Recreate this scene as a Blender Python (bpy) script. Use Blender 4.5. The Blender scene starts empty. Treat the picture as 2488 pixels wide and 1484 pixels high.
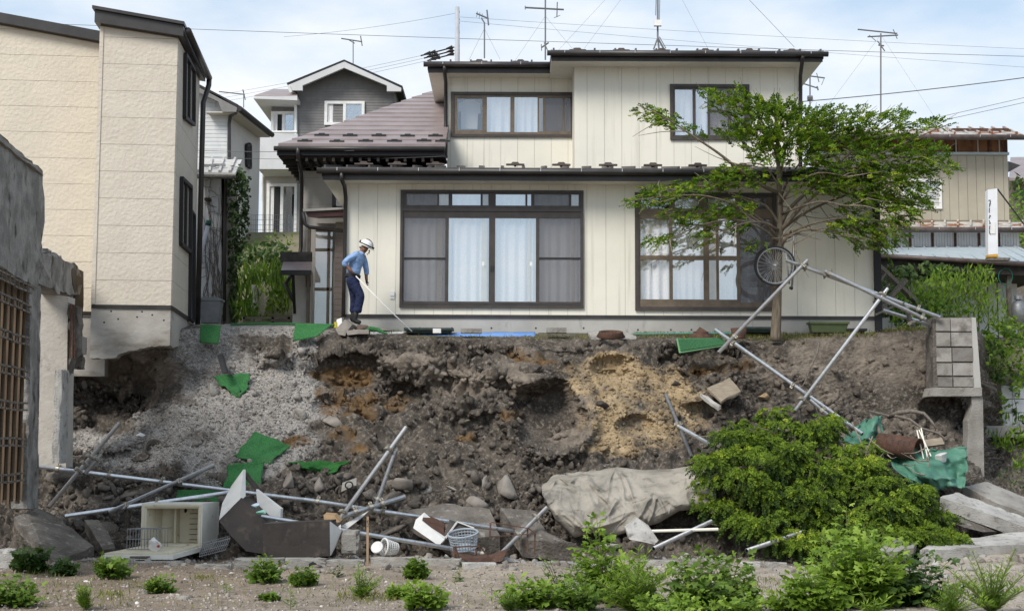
import bpy, math, random
import numpy as np
from mathutils import Vector, Matrix, Euler
sc = bpy.context.scene
C = bpy.context.collection
R = math.radians
# ---------------------------------------------------------------- camera
FP, PW, PH = 3540.0, 2488.0, 1484.0        # focal length and frame in working units of the photograph
CAMZ = 1.8
PITCH = math.atan((1090 - 742) / FP); ROLL = 0.0042
cam_d = bpy.data.cameras.new('camera'); cam = bpy.data.objects.new('camera', cam_d); C.objects.link(cam)
cam_d.sensor_width = 36; cam_d.lens = 36 * FP / PW; cam_d.clip_end = 5000; cam_d.clip_start = 0.1
RM = Matrix.Rotation(math.pi / 2 + PITCH, 3, 'X') @ Matrix.Rotation(ROLL, 3, 'Z')
cam.matrix_world = Matrix.Translation((0, 0, CAMZ)) @ RM.to_4x4()
sc.camera = cam
# ---------------------------------------------------------------- world, sun, exposure
SUN_EL, SUN_AZ = R(43), R(-38)             # azimuth measured from -Y (towards the camera), negative = left
sun_dir = Vector((math.sin(SUN_AZ) * math.cos(SUN_EL), -math.cos(SUN_AZ) * math.cos(SUN_EL), math.sin(SUN_EL)))
w = bpy.data.worlds.new('World'); sc.world = w; w.use_nodes = True
nt = w.node_tree; nt.nodes.clear()
def wn(t, **k):
    n = nt.nodes.new(t)
    for a, b in k.items(): setattr(n, a, b)
    return n
sky = wn('ShaderNodeTexSky', sky_type='NISHITA', sun_disc=False, sun_elevation=SUN_EL)
sky.sun_rotation = math.atan2(sun_dir.x, sun_dir.y); sky.air_density = 1.0; sky.dust_density = 1.0
tc = wn('ShaderNodeTexCoord'); mp = wn('ShaderNodeMapping'); mp.inputs['Scale'].default_value = (3.0, 3.0, 7.5)
mp.inputs['Location'].default_value = (0.35, 0.1, 0.2)
nz = wn('ShaderNodeTexNoise'); nz.inputs['Scale'].default_value = 1.5; nz.inputs['Detail'].default_value = 7; nz.inputs['Roughness'].default_value = 0.52
rp = wn('ShaderNodeValToRGB'); rp.color_ramp.elements[0].position = 0.42; rp.color_ramp.elements[1].position = 0.68
mxs = wn('ShaderNodeMixRGB'); mxs.inputs['Color2'].default_value = (8.1, 8.3, 8.6, 1)
mr = wn('ShaderNodeMapRange'); mr.inputs['To Min'].default_value = 0.15; mr.inputs['To Max'].default_value = 0.96
pale = wn('ShaderNodeMixRGB'); pale.inputs['Fac'].default_value = 0.6; pale.inputs['Color2'].default_value = (4.9, 6.8, 8.8, 1)
bg = wn('ShaderNodeBackground'); bg.inputs['Strength'].default_value = 0.1
ow = wn('ShaderNodeOutputWorld')
L = nt.links.new
L(tc.outputs['Generated'], mp.inputs['Vector']); L(mp.outputs['Vector'], nz.inputs['Vector']); L(nz.outputs['Fac'], rp.inputs['Fac'])
L(rp.outputs['Color'], mr.inputs['Value']); L(sky.outputs['Color'], pale.inputs['Color1']); L(pale.outputs['Color'], mxs.inputs['Color1']); L(mr.outputs['Result'], mxs.inputs['Fac'])
L(mxs.outputs['Color'], bg.inputs['Color']); L(bg.outputs['Background'], ow.inputs['Surface'])
sd = bpy.data.lights.new('sun', 'SUN'); sd.energy = 2.9; sd.angle = R(24); sd.color = (1, 0.95, 0.87)
so = bpy.data.objects.new('sun', sd); C.objects.link(so); so.rotation_euler = sun_dir.to_track_quat('Z', 'Y').to_euler()
sc.view_settings.view_transform = 'Standard'; sc.view_settings.look = 'None'
sc.view_settings.exposure = 0.34; sc.view_settings.gamma = 1.0; sc.view_settings.use_curve_mapping = False
sc.cycles.use_denoising = True; sc.cycles.max_bounces = 8; sc.cycles.transparent_max_bounces = 12
# ---------------------------------------------------------------- helpers
RN = np.array(RM)
def at(px, py, Y):
    d = RN @ np.array([(px - PW / 2) / FP, -(py - PH / 2) / FP, -1.0])
    t = Y / d[1]
    return Vector((d[0] * t, Y, CAMZ + d[2] * t))
def on_z(px, py, z):
    d = RN @ np.array([(px - PW / 2) / FP, -(py - PH / 2) / FP, -1.0])
    t = (z - CAMZ) / d[2]
    return Vector((d[0] * t, d[1] * t, z))
def proj(V):
    V = np.asarray(V, float) - np.array([0, 0, CAMZ])
    c = V @ RN
    return PW / 2 + FP * c[:, 0] / -c[:, 2], PH / 2 - FP * c[:, 1] / -c[:, 2]
def XZ(px, py, Y):
    p = at(px, py, Y); return p.x, p.z
rng = np.random.default_rng(7); random.seed(7)
_pm = rng.permutation(512); _pm = np.concatenate([_pm, _pm]); _gr = rng.normal(size=(512, 3)); _gr /= np.linalg.norm(_gr, axis=1)[:, None]
def pnoise(p):
    p = np.asarray(p, float); i = np.floor(p).astype(int); f = p - i; u = f * f * f * (f * (f * 6 - 15) + 10); i = i & 255
    r = 0
    for dx in (0, 1):
        wx = u[:, 0] if dx else 1 - u[:, 0]
        for dy in (0, 1):
            wy = u[:, 1] if dy else 1 - u[:, 1]
            for dz in (0, 1):
                wz = u[:, 2] if dz else 1 - u[:, 2]
                h = _pm[_pm[_pm[(i[:, 0] + dx) & 255] + ((i[:, 1] + dy) & 255)] + ((i[:, 2] + dz) & 255)]
                r = r + wx * wy * wz * np.einsum('ij,ij->i', _gr[h], f - np.array([dx, dy, dz]))
    return r
def fbm(p, s, o=4, ridge=False, gain=0.5):
    p = np.asarray(p, float) * s; r = 0; a = 1
    for k in range(o):
        n = pnoise(p + 17.3 * k)
        r = r + a * ((0.35 - np.abs(n)) if ridge else n); a *= gain; p = p * 2.03
    return r
WL = {}
def setp(o, label=None, cat=None, group=None, kind=None):
    if label: o['label'] = label
    if cat: o['category'] = cat
    if group: o['group'] = group
    if kind: o['kind'] = kind
    return o
def thing(name, label, cat, loc=(0, 0, 0), group=None):
    o = bpy.data.objects.new(name, None); C.objects.link(o); o.location = loc; o.empty_display_size = 0.2
    WL[o.name] = Vector(loc)
    return setp(o, label, cat, group)
def mesh_of(name, V, F, mat=None, smooth=False):
    me = bpy.data.meshes.new(name)
    V = np.asarray(V, np.float32).reshape(-1, 3)
    if isinstance(F, np.ndarray):
        n, k = F.shape
        me.vertices.add(len(V)); me.vertices.foreach_set('co', V.ravel())
        me.loops.add(n * k); me.loops.foreach_set('vertex_index', F.astype(np.int32).ravel())
        me.polygons.add(n); me.polygons.foreach_set('loop_start', np.arange(0, n * k, k, dtype=np.int32))
        me.polygons.foreach_set('loop_total', np.full(n, k, np.int32))
        me.update(calc_edges=True)
    else:
        me.from_pydata(V.tolist(), [], F); me.update()
    if mat: me.materials.append(mat)
    if smooth: me.polygons.foreach_set('use_smooth', np.ones(len(me.polygons), bool))
    return me
def link(name, V, F, mat, parent=None, smooth=False, loc=None, label=None, cat=None, group=None, kind=None, attrs=None):
    V = np.asarray(V, float).reshape(-1, 3)
    if parent is not None: base = WL[parent.name]
    elif loc is not None: base = Vector(loc)
    else: base = Vector(((V[:, 0].min() + V[:, 0].max()) / 2, (V[:, 1].min() + V[:, 1].max()) / 2, V[:, 2].min()))
    me = mesh_of(name, V - np.array(base), F, mat, smooth)
    for k, a in (attrs or {}).items():
        at_ = me.attributes.new(k, 'FLOAT', 'POINT'); at_.data.foreach_set('value', np.asarray(a, np.float32))
    o = bpy.data.objects.new(name, me); C.objects.link(o)
    if parent is not None: o.parent = parent
    else: o.location = base
    WL[o.name] = base
    return setp(o, label, cat, group, kind)
class MB:
    def __init__(s): s.V = []; s.F = []
    def add(s, V, F):
        n = len(s.V); s.V += [tuple(v) for v in V]; s.F += [tuple(i + n for i in f) for f in F]; return s
    def box(s, x0, x1, y0, y1, z0, z1):
        v = [(x, y, z) for z in (z0, z1) for y in (y0, y1) for x in (x0, x1)]
        return s.add(v, [(0, 2, 3, 1), (4, 5, 7, 6), (0, 1, 5, 4), (2, 6, 7, 3), (0, 4, 6, 2), (1, 3, 7, 5)])
    def obox(s, c, dx, dy, dz):          # oriented box from centre and three half vectors
        c, dx, dy, dz = map(Vector, (c, dx, dy, dz))
        v = [c + a * dx + b * dy + e * dz for e in (-1, 1) for b in (-1, 1) for a in (-1, 1)]
        f = [(0, 2, 3, 1), (4, 5, 7, 6), (0, 1, 5, 4), (2, 6, 7, 3), (0, 4, 6, 2), (1, 3, 7, 5)]
        if dx.cross(dy).dot(dz) < 0: f = [q[::-1] for q in f]
        return s.add(v, f)
    def bar(s, a, b, w, h=None, up=(0, 0, 1)):
        a, b = Vector(a), Vector(b); h = h or w; d = b - a; u = Vector(up)
        if abs(d.normalized().dot(u)) > 0.98: u = Vector((0, 1, 0))
        x = d.cross(u).normalized(); z = x.cross(d).normalized()
        return s.obox((a + b) / 2, d / 2, x * (w / 2), z * (h / 2))
    def tube(s, pts, r, n=8, cap=True):
        pts = [Vector(p) for p in pts]; k = len(pts); rs = r if isinstance(r, (list, tuple)) else [r] * k
        base = len(s.V); ref = Vector((0.13, 0.21, 1)).normalized(); prev = None
        for i, p in enumerate(pts):
            d = (pts[min(i + 1, k - 1)] - pts[max(i - 1, 0)])
            d = d.normalized() if d.length > 1e-9 else Vector((0, 0, 1))
            if prev is None:
                x = d.cross(ref if abs(d.dot(ref)) < 0.9 else Vector((1, 0, 0))).normalized()
            else:
                x = (prev - d * prev.dot(d)); x = x.normalized() if x.length > 1e-6 else d.orthogonal().normalized()
            prev = x; y = d.cross(x)
            for j in range(n):
                t = 2 * math.pi * j / n; s.V.append(tuple(p + (x * math.cos(t) + y * math.sin(t)) * rs[i]))
        for i in range(k - 1):
            for j in range(n):
                a, b = base + i * n + j, base + i * n + (j + 1) % n
                s.F.append((a, b, b + n, a + n))
        if cap:
            s.F.append(tuple(base + j for j in range(n))[::-1]); s.F.append(tuple(base + (k - 1) * n + j for j in range(n)))
        return s
    def prism(s, pts, d):                # closed polygon extruded along vector d
        pts = [Vector(p) for p in pts]; d = Vector(d); n = len(pts)
        v = pts + [p + d for p in pts]
        nrm = Vector((0, 0, 0))
        for i in range(n): nrm += (pts[i] - pts[0]).cross(pts[(i + 1) % n] - pts[0])
        f = [tuple(range(n)), tuple(range(2 * n - 1, n - 1, -1))] + [(i, i + n, (i + 1) % n + n, (i + 1) % n) for i in range(n)]
        if nrm.dot(d) > 0: f = [q[::-1] for q in f]
        return s.add(v, f)
    def quad(s, *p): return s.add(p, [tuple(range(len(p)))])
    def lathe(s, c, prof, n=20, axis=(0, 0, 1), closed=False):
        c = Vector(c); z = Vector(axis).normalized(); x = z.orthogonal().normalized(); y = z.cross(x); b = len(s.V)
        for r, h in prof:
            for j in range(n):
                t = 2 * math.pi * j / n; s.V.append(tuple(c + z * h + (x * math.cos(t) + y * math.sin(t)) * r))
        m = len(prof)
        for i in range(m - (0 if closed else 1)):
            i2 = (i + 1) % m
            for j in range(n):
                s.F.append((b + i * n + j, b + i * n + (j + 1) % n, b + i2 * n + (j + 1) % n, b + i2 * n + j))
        return s
    def go(s, name, mat, parent=None, smooth=False, **k): return link(name, s.V, s.F, mat, parent, smooth, **k)
def copy_tree(o, delta, parent=None):
    c = o.copy(); C.objects.link(c)
    if parent is None: c.location = o.location + Vector(delta)
    else: c.parent = parent
    WL[c.name] = WL[o.name] + Vector(delta)
    for ch in o.children: copy_tree(ch, delta, c)
    return c
# ---------------------------------------------------------------- materials
MATS = {}
def mat(name, c1, c2=None, scale=4.0, lo=0.4, hi=0.6, c3=None, scale3=20.0, lo3=0.55, hi3=0.7, rough=0.7, metal=0.0, bump=0.0, bscale=30.0, bdist=0.02,
        stretch=(1, 1, 1), stretch3=None, detail=6.0, spec=0.3, bdetail=5.0, coords='Object', brough=0.6):
    if name in MATS: return MATS[name]
    m = bpy.data.materials.new(name); m.use_nodes = True; t = m.node_tree; bs = t.nodes['Principled BSDF']; lk = t.links.new
    bs.inputs['Roughness'].default_value = rough; bs.inputs['Metallic'].default_value = metal
    bs.inputs['Specular IOR Level'].default_value = spec
    bs.inputs['Base Color'].default_value = (*c1, 1)
    co = t.nodes.new('ShaderNodeTexCoord')
    def noise(sc_, st, det=detail, rg=0.6):
        mp = t.nodes.new('ShaderNodeMapping'); mp.inputs['Scale'].default_value = st; lk(co.outputs[coords], mp.inputs['Vector'])
        n = t.nodes.new('ShaderNodeTexNoise'); n.inputs['Scale'].default_value = sc_; n.inputs['Detail'].default_value = det; n.inputs['Roughness'].default_value = rg
        lk(mp.outputs['Vector'], n.inputs['Vector']); return n.outputs['Fac']
    def ramp(src, a, b):
        r = t.nodes.new('ShaderNodeMapRange'); r.inputs['From Min'].default_value = a; r.inputs['From Max'].default_value = b
        lk(src, r.inputs['Value']); return r.outputs['Result']
    out = None
    if c2 is not None:
        mx = t.nodes.new('ShaderNodeMixRGB'); mx.inputs['Color1'].default_value = (*c1, 1); mx.inputs['Color2'].default_value = (*c2, 1)
        lk(ramp(noise(scale, stretch), lo, hi), mx.inputs['Fac']); out = mx.outputs['Color']
    if c3 is not None:
        mx = t.nodes.new('ShaderNodeMixRGB'); mx.inputs['Color2'].default_value = (*c3, 1)
        if out: lk(out, mx.inputs['Color1'])
        else: mx.inputs['Color1'].default_value = (*c1, 1)
        lk(ramp(noise(scale3, stretch3 or stretch), lo3, hi3), mx.inputs['Fac']); out = mx.outputs['Color']
    if out: lk(out, bs.inputs['Base Color'])
    if bump:
        b = t.nodes.new('ShaderNodeBump'); b.inputs['Strength'].default_value = bump; b.inputs['Distance'].default_value = bdist
        lk(noise(bscale, stretch, bdetail, brough), b.inputs['Height']); lk(b.outputs['Normal'], bs.inputs['Normal'])
    MATS[name] = m
    return m
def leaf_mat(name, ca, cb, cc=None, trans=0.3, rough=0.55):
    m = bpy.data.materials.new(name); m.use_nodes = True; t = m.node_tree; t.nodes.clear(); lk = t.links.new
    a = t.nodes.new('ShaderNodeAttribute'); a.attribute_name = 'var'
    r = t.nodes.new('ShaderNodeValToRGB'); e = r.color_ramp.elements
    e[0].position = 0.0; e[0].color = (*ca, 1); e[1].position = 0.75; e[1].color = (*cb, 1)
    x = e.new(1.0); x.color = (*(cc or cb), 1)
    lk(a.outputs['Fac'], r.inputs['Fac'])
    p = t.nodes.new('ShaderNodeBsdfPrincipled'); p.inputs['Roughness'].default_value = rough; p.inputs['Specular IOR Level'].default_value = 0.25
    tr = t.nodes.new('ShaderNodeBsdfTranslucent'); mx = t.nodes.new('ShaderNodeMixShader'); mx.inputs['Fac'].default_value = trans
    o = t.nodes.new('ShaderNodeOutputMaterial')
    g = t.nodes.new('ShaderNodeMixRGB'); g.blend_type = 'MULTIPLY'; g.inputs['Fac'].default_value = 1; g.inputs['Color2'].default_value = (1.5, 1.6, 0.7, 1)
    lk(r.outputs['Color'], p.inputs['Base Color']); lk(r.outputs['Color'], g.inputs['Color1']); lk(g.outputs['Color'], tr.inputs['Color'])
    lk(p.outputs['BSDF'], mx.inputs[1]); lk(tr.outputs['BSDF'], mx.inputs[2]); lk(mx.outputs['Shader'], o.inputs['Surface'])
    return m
def glass_mat(name, refl, tint=(1, 1, 1), rough=0.02, rcol=(1, 1, 1)):
    m = bpy.data.materials.new(name); m.use_nodes = True; t = m.node_tree; t.nodes.clear(); lk = t.links.new
    tr = t.nodes.new('ShaderNodeBsdfTransparent'); tr.inputs['Color'].default_value = (*tint, 1)
    gl = t.nodes.new('ShaderNodeBsdfGlossy'); gl.inputs['Roughness'].default_value = rough; gl.inputs['Color'].default_value = (*rcol, 1)
    mx = t.nodes.new('ShaderNodeMixShader'); mx.inputs['Fac'].default_value = refl; o = t.nodes.new('ShaderNodeOutputMaterial')
    lk(tr.outputs['BSDF'], mx.inputs[1]); lk(gl.outputs['BSDF'], mx.inputs[2]); lk(mx.outputs['Shader'], o.inputs['Surface'])
    return m
def screen_mat(name, col, fac):
    m = bpy.data.materials.new(name); m.use_nodes = True; t = m.node_tree; t.nodes.clear(); lk = t.links.new
    tr = t.nodes.new('ShaderNodeBsdfTransparent'); df = t.nodes.new('ShaderNodeBsdfDiffuse'); df.inputs['Color'].default_value = (*col, 1)
    mx = t.nodes.new('ShaderNodeMixShader'); mx.inputs['Fac'].default_value = fac; o = t.nodes.new('ShaderNodeOutputMaterial')
    lk(tr.outputs['BSDF'], mx.inputs[1]); lk(df.outputs['BSDF'], mx.inputs[2]); lk(mx.outputs['Shader'], o.inputs['Surface'])
    return m
M_cream = mat('cream_siding', (0.735, 0.708, 0.62), (0.69, 0.667, 0.588), 1.3, 0.4, 0.65, (0.53, 0.505, 0.43), 2.2, 0.56, 0.82, rough=0.6, bump=0.25, bscale=60, bdist=0.006, stretch3=(3.5, 3.5, 0.16))
M_joint = mat('siding_joint', (0.36, 0.35, 0.27), rough=0.9)
M_dark = mat('dark_brown_metal', (0.022, 0.019, 0.018), (0.035, 0.031, 0.03), 3, rough=0.42, spec=0.5)
M_frame = mat('dark_window_frame', (0.045, 0.037, 0.033), (0.06, 0.05, 0.045), 5, rough=0.45, metal=0.0, spec=0.4)
M_bronze = mat('bronze_window_frame', (0.15, 0.115, 0.08), (0.11, 0.085, 0.06), 6, rough=0.45, spec=0.4)
M_conc = mat('foundation_concrete', (0.42, 0.41, 0.385), (0.34, 0.33, 0.31), 1.6, 0.35, 0.7, (0.2, 0.19, 0.17), 3.0, 0.62, 0.8, rough=0.9, bump=0.3, bscale=40, bdist=0.01, stretch3=(1.5, 1, 0.5))
M_conc_b = mat('broken_concrete', (0.33, 0.315, 0.29), (0.21, 0.195, 0.175), 2.2, 0.35, 0.65, (0.13, 0.115, 0.1), 5.0, 0.58, 0.75, rough=0.95, bump=0.8, bscale=35, bdist=0.03)
M_conc_d = mat('soiled_concrete', (0.17, 0.152, 0.133), (0.1, 0.087, 0.075), 2.2, 0.4, 0.6, (0.27, 0.25, 0.23), 7.0, 0.56, 0.7, rough=0.95, bump=1.0, bscale=16, bdist=0.06, bdetail=9)
M_conc_w = mat('pale_broken_concrete', (0.5, 0.485, 0.46), (0.33, 0.315, 0.295), 2.2, 0.38, 0.62, (0.17, 0.155, 0.14), 7.0, 0.55, 0.68, rough=0.95, bump=1.0, bscale=45, bdist=0.03)
M_white = mat('white_paint', (0.78, 0.78, 0.77), (0.7, 0.69, 0.67), 5, rough=0.45)
M_glass = glass_mat('window_glass', 0.14)
M_glass_sky = glass_mat('sky_reflecting_glass', 0.33)
M_screen = screen_mat('insect_screen', (0.2, 0.2, 0.22), 0.36)
M_room = mat('room_interior', (0.12, 0.11, 0.1), rough=0.9)
M_lace = mat('lace_curtain', (0.8, 0.79, 0.78), (0.69, 0.68, 0.69), 40, 0.4, 0.65, rough=0.9, stretch=(1, 1, 0.6))
M_drape = mat('beige_drape', (0.58, 0.5, 0.32), (0.52, 0.44, 0.28), 8, rough=0.9)
M_galv = mat('galvanised_steel', (0.74, 0.75, 0.77), (0.58, 0.6, 0.63), 14, 0.4, 0.65, (0.25, 0.23, 0.21), 9, 0.66, 0.76, rough=0.33, metal=0.8, bump=0.1, bscale=60)
M_galv_d = mat('weathered_pipe', (0.3, 0.31, 0.33), (0.22, 0.22, 0.22), 14, 0.4, 0.65, (0.12, 0.1, 0.08), 9, 0.6, 0.75, rough=0.5, metal=0.6)
M_clamp = mat('clamp_zinc', (0.42, 0.39, 0.33), (0.22, 0.2, 0.17), 30, rough=0.5, metal=0.5)
M_rust = mat('rusty_steel', (0.1, 0.052, 0.036), (0.055, 0.031, 0.023), 9, 0.35, 0.65, (0.17, 0.09, 0.056), 25, 0.57, 0.72, rough=0.85, bump=0.3, bscale=50)
M_wood = mat('weathered_wood', (0.3, 0.25, 0.19), (0.2, 0.165, 0.125), 6, 0.35, 0.65, (0.1, 0.08, 0.06), 20, 0.6, 0.7, rough=0.9, bump=0.4, bscale=20, stretch=(1, 1, 8))
M_wood_g = mat('grey_wood', (0.2, 0.175, 0.15), (0.11, 0.095, 0.08), 8, 0.35, 0.65, rough=0.95, bump=0.5, bscale=30, stretch=(4, 4, 1))
M_black = mat('black_plastic', (0.02, 0.02, 0.022), rough=0.6)
M_blackw = mat('antenna_metal', (0.16, 0.165, 0.17), rough=0.5, metal=0.3)
M_mat = mat('artificial_turf', (0.055, 0.21, 0.07), (0.03, 0.135, 0.04), 45, 0.38, 0.62, (0.13, 0.17, 0.09), 3, 0.56, 0.8, rough=0.9, bump=1.0, bscale=160, bdist=0.02)
# ---------------------------------------------------------------- terrain
import bmesh
from mathutils.bvhtree import BVHTree
def soil_material():
    m = bpy.data.materials.new('bank_soil'); m.use_nodes = True; t = m.node_tree; bs = t.nodes['Principled BSDF']; lk = t.links.new
    bs.inputs['Roughness'].default_value = 0.95; bs.inputs['Specular IOR Level'].default_value = 0.15
    co = t.nodes.new('ShaderNodeTexCoord')
    def noise(s, d=8, r=0.65):
        n = t.nodes.new('ShaderNodeTexNoise'); n.inputs['Scale'].default_value = s; n.inputs['Detail'].default_value = d; n.inputs['Roughness'].default_value = r
        lk(co.outputs['Object'], n.inputs['Vector']); return n.outputs['Fac']
    def mr(src, a, b, c=0, d=1):
        r = t.nodes.new('ShaderNodeMapRange'); 
        for i, v in zip(('From Min', 'From Max', 'To Min', 'To Max'), (a, b, c, d)): r.inputs[i].default_value = v
        lk(src, r.inputs['Value']); return r.outputs['Result']
    def mix(fac, a, b, bt='MIX'):
        x = t.nodes.new('ShaderNodeMixRGB'); x.blend_type = bt
        if isinstance(fac, float): x.inputs['Fac'].default_value = fac
        else: lk(fac, x.inputs['Fac'])
        for nm, v in (('Color1', a), ('Color2', b)):
            if isinstance(v, tuple): x.inputs[nm].default_value = (*v, 1)
            else: lk(v, x.inputs[nm])
        return x.outputs['Color']
    def att(nm):
        a = t.nodes.new('ShaderNodeAttribute'); a.attribute_name = nm; return a.outputs['Fac']
    c = mix(mr(noise(1.7), 0.38, 0.62), (0.062, 0.052, 0.044), (0.15, 0.129, 0.109))
    c = mix(mr(noise(13), 0.5, 0.66), c, (0.29, 0.255, 0.215))
    g = mix(mr(noise(16, 4), 0.35, 0.65), (0.2, 0.183, 0.165), (0.42, 0.39, 0.36))
    g = mix(mr(noise(60, 2), 0.5, 0.64), g, (0.62, 0.59, 0.56))
    c = mix(att('gravel'), c, g)
    p = mix(mr(noise(3), 0.35, 0.65), (0.25, 0.208, 0.168), (0.4, 0.34, 0.28))
    c = mix(att('pale'), c, p)
    s = mix(mr(noise(4), 0.35, 0.65), (0.42, 0.305, 0.17), (0.57, 0.44, 0.28))
    s = mix(mr(noise(14), 0.55, 0.75), s, (0.25, 0.165, 0.08))
    c = mix(att('sand'), c, s)
    o = mix(mr(noise(5), 0.35, 0.65), (0.12, 0.075, 0.036), (0.25, 0.155, 0.075))
    c = mix(att('orange'), c, o)
    c = mix(mr(noise(45, 3), 0.6, 0.75, 0, 0.6), c, (0.3, 0.27, 0.24))
    lk(c, bs.inputs['Base Color'])
    b = t.nodes.new('ShaderNodeBump'); b.inputs['Strength'].default_value = 1.0; b.inputs['Distance'].default_value = 0.06
    lk(noise(22, 9, 0.75), b.inputs['Height']); lk(b.outputs['Normal'], bs.inputs['Normal'])
    return m
M_soil = soil_material()
def blobs(px, py, lst, nz=None):
    r = np.zeros_like(px)
    for (cx, cy, rx, ry) in lst:
        d = ((px - cx) / rx) ** 2 + ((py - cy) / ry) ** 2
        r = np.maximum(r, np.clip(1.6 - d * 1.1, 0, 1))
    if nz is not None: r = np.clip((r + nz - 0.38) * 1.25, 0, 1) * (r > 0.01)
    return r
SAND = [(1490, 890, 120, 38), (1560, 960, 130, 75), (1480, 1010, 80, 75), (1545, 1060, 130, 50), (1440, 930, 70, 40), (1620, 930, 60, 60), (1700, 1000, 50, 60)]
ORANGE = [(830, 905, 75, 22), (905, 972, 90, 26), (800, 960, 40, 60), (870, 1010, 60, 18), (720, 1075, 45, 14), (830, 1068, 40, 12), (870, 1095, 30, 12), (1290, 860, 60, 14), (1235, 1005, 30, 14), (1130, 1060, 24, 10), (1750, 890, 80, 20)]
GRAVEL = [(500, 850, 90, 60), (600, 960, 150, 110), (480, 1040, 160, 70), (640, 1060, 150, 70), (740, 860, 34, 90), (760, 980, 60, 60), (330, 1090, 170, 50), (560, 1130, 140, 50), (640, 800, 190, 16)]
PALE = [(2100, 870, 170, 66), (1990, 890, 90, 110), (2200, 890, 100, 50), (1880, 900, 60, 60), (2150, 1060, 130, 35), (1260, 900, 60, 60), (1120, 930, 90, 40), (1000, 880, 60, 26), (330, 900, 120, 60), (1420, 990, 30, 60), (1400, 1060, 60, 24)]
SMOOTH = [(1335, 1005, 100, 95), (1420, 1040, 60, 70), (2100, 880, 170, 80), (2150, 970, 120, 60), (1500, 980, 150, 110), (560, 1000, 200, 150), (600, 800, 240, 30), (1310, 1010, 80, 60)]
COLS = {
 -420: [(800, 30), (850, 28.6), (880, 28.2), (960, 27.6), (1060, 26.8), (1180, 25.8), (1300, 24.8), (1362, 24.0)],
 60:  [(800, 30), (850, 28.6), (880, 28.3), (960, 27.8), (1060, 27.0), (1180, 26.0), (1300, 25.0), (1362, 24.0)],
 200: [(790, 30), (842, 28.5), (890, 28.5), (980, 28.5), (1045, 28.2), (1110, 26.8), (1250, 25.3), (1362, 24.0)],
 330: [(790, 30), (842, 28.3), (890, 28.6), (950, 28.6), (1000, 28.2), (1080, 27.0), (1250, 25.4), (1362, 24.1)],
 430: [(788, 30), (800, 28.3), (870, 28.1), (930, 27.9), (1010, 27.2), (1110, 26.3), (1250, 25.2), (1362, 24.1)],
 560: [(787, 30), (793, 28.9), (850, 28.4), (930, 27.8), (1030, 26.9), (1140, 26.0), (1260, 25.0), (1362, 24.1)],
 720: [(788, 30), (797, 28.9), (850, 28.3), (930, 27.7), (1030, 26.9), (1140, 26.0), (1260, 25.0), (1362, 24.1)],
 820: [(800, 30), (815, 28.8), (850, 28.3), (930, 27.9), (1010, 27.3), (1140, 26.1), (1260, 25.1), (1362, 24.1)],
 1000: [(809, 30), (823, 28.6), (880, 28.3), (950, 28.0), (1010, 27.4), (1140, 26.2), (1260, 25.2), (1362, 24.2)],
 1250: [(810, 30), (822, 28.6), (870, 28.2), (940, 27.7), (1030, 27.0), (1140, 26.2), (1250, 25.3), (1362, 24.2)],
 1500: [(811, 30), (824, 28.7), (870, 28.3), (940, 27.8), (1030, 27.1), (1120, 26.5), (1240, 25.5), (1362, 24.2)],
 1750: [(812, 30), (828, 28.8), (870, 28.5), (950, 28.2), (1040, 27.5), (1110, 26.8), (1240, 25.6), (1362, 24.3)],
 1900: [(812, 30), (826, 28.9), (870, 28.6), (950, 28.3), (1040, 27.8), (1110, 26.9), (1240, 25.7), (1362, 24.4)],
 2080: [(808, 30.3), (813, 29.2), (880, 28.9), (960, 28.7), (1015, 28.5), (1070, 27.6), (1200, 26.2), (1362, 24.4)],
 2250: [(800, 30.4), (803, 29.2), (880, 28.8), (970, 28.6), (1025, 28.4), (1080, 27.6), (1200, 26.2), (1362, 24.4)],
 2330: [(800, 30.4), (803, 29.2), (880, 28.9), (970, 28.9), (1040, 28.9), (1090, 27.8), (1200, 26.4), (1362, 24.4)],
 2384: [(805, 31), (850, 30.2), (900, 29.6), (990, 29.3), (1060, 29.1), (1130, 28.0), (1200, 26.6), (1362, 24.4)],
 2420: [(900, 32.6), (960, 32.4), (1040, 32.2), (1060, 31.6), (1100, 30.8), (1150, 29.0), (1210, 27), (1362, 24.4)],
 2950: [(900, 32.6), (960, 32.4), (1040, 32.2), (1060, 31.6), (1100, 30.8), (1150, 29.0), (1210, 27), (1362, 24.4)],
}
NX, NS = 900, 320
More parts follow.
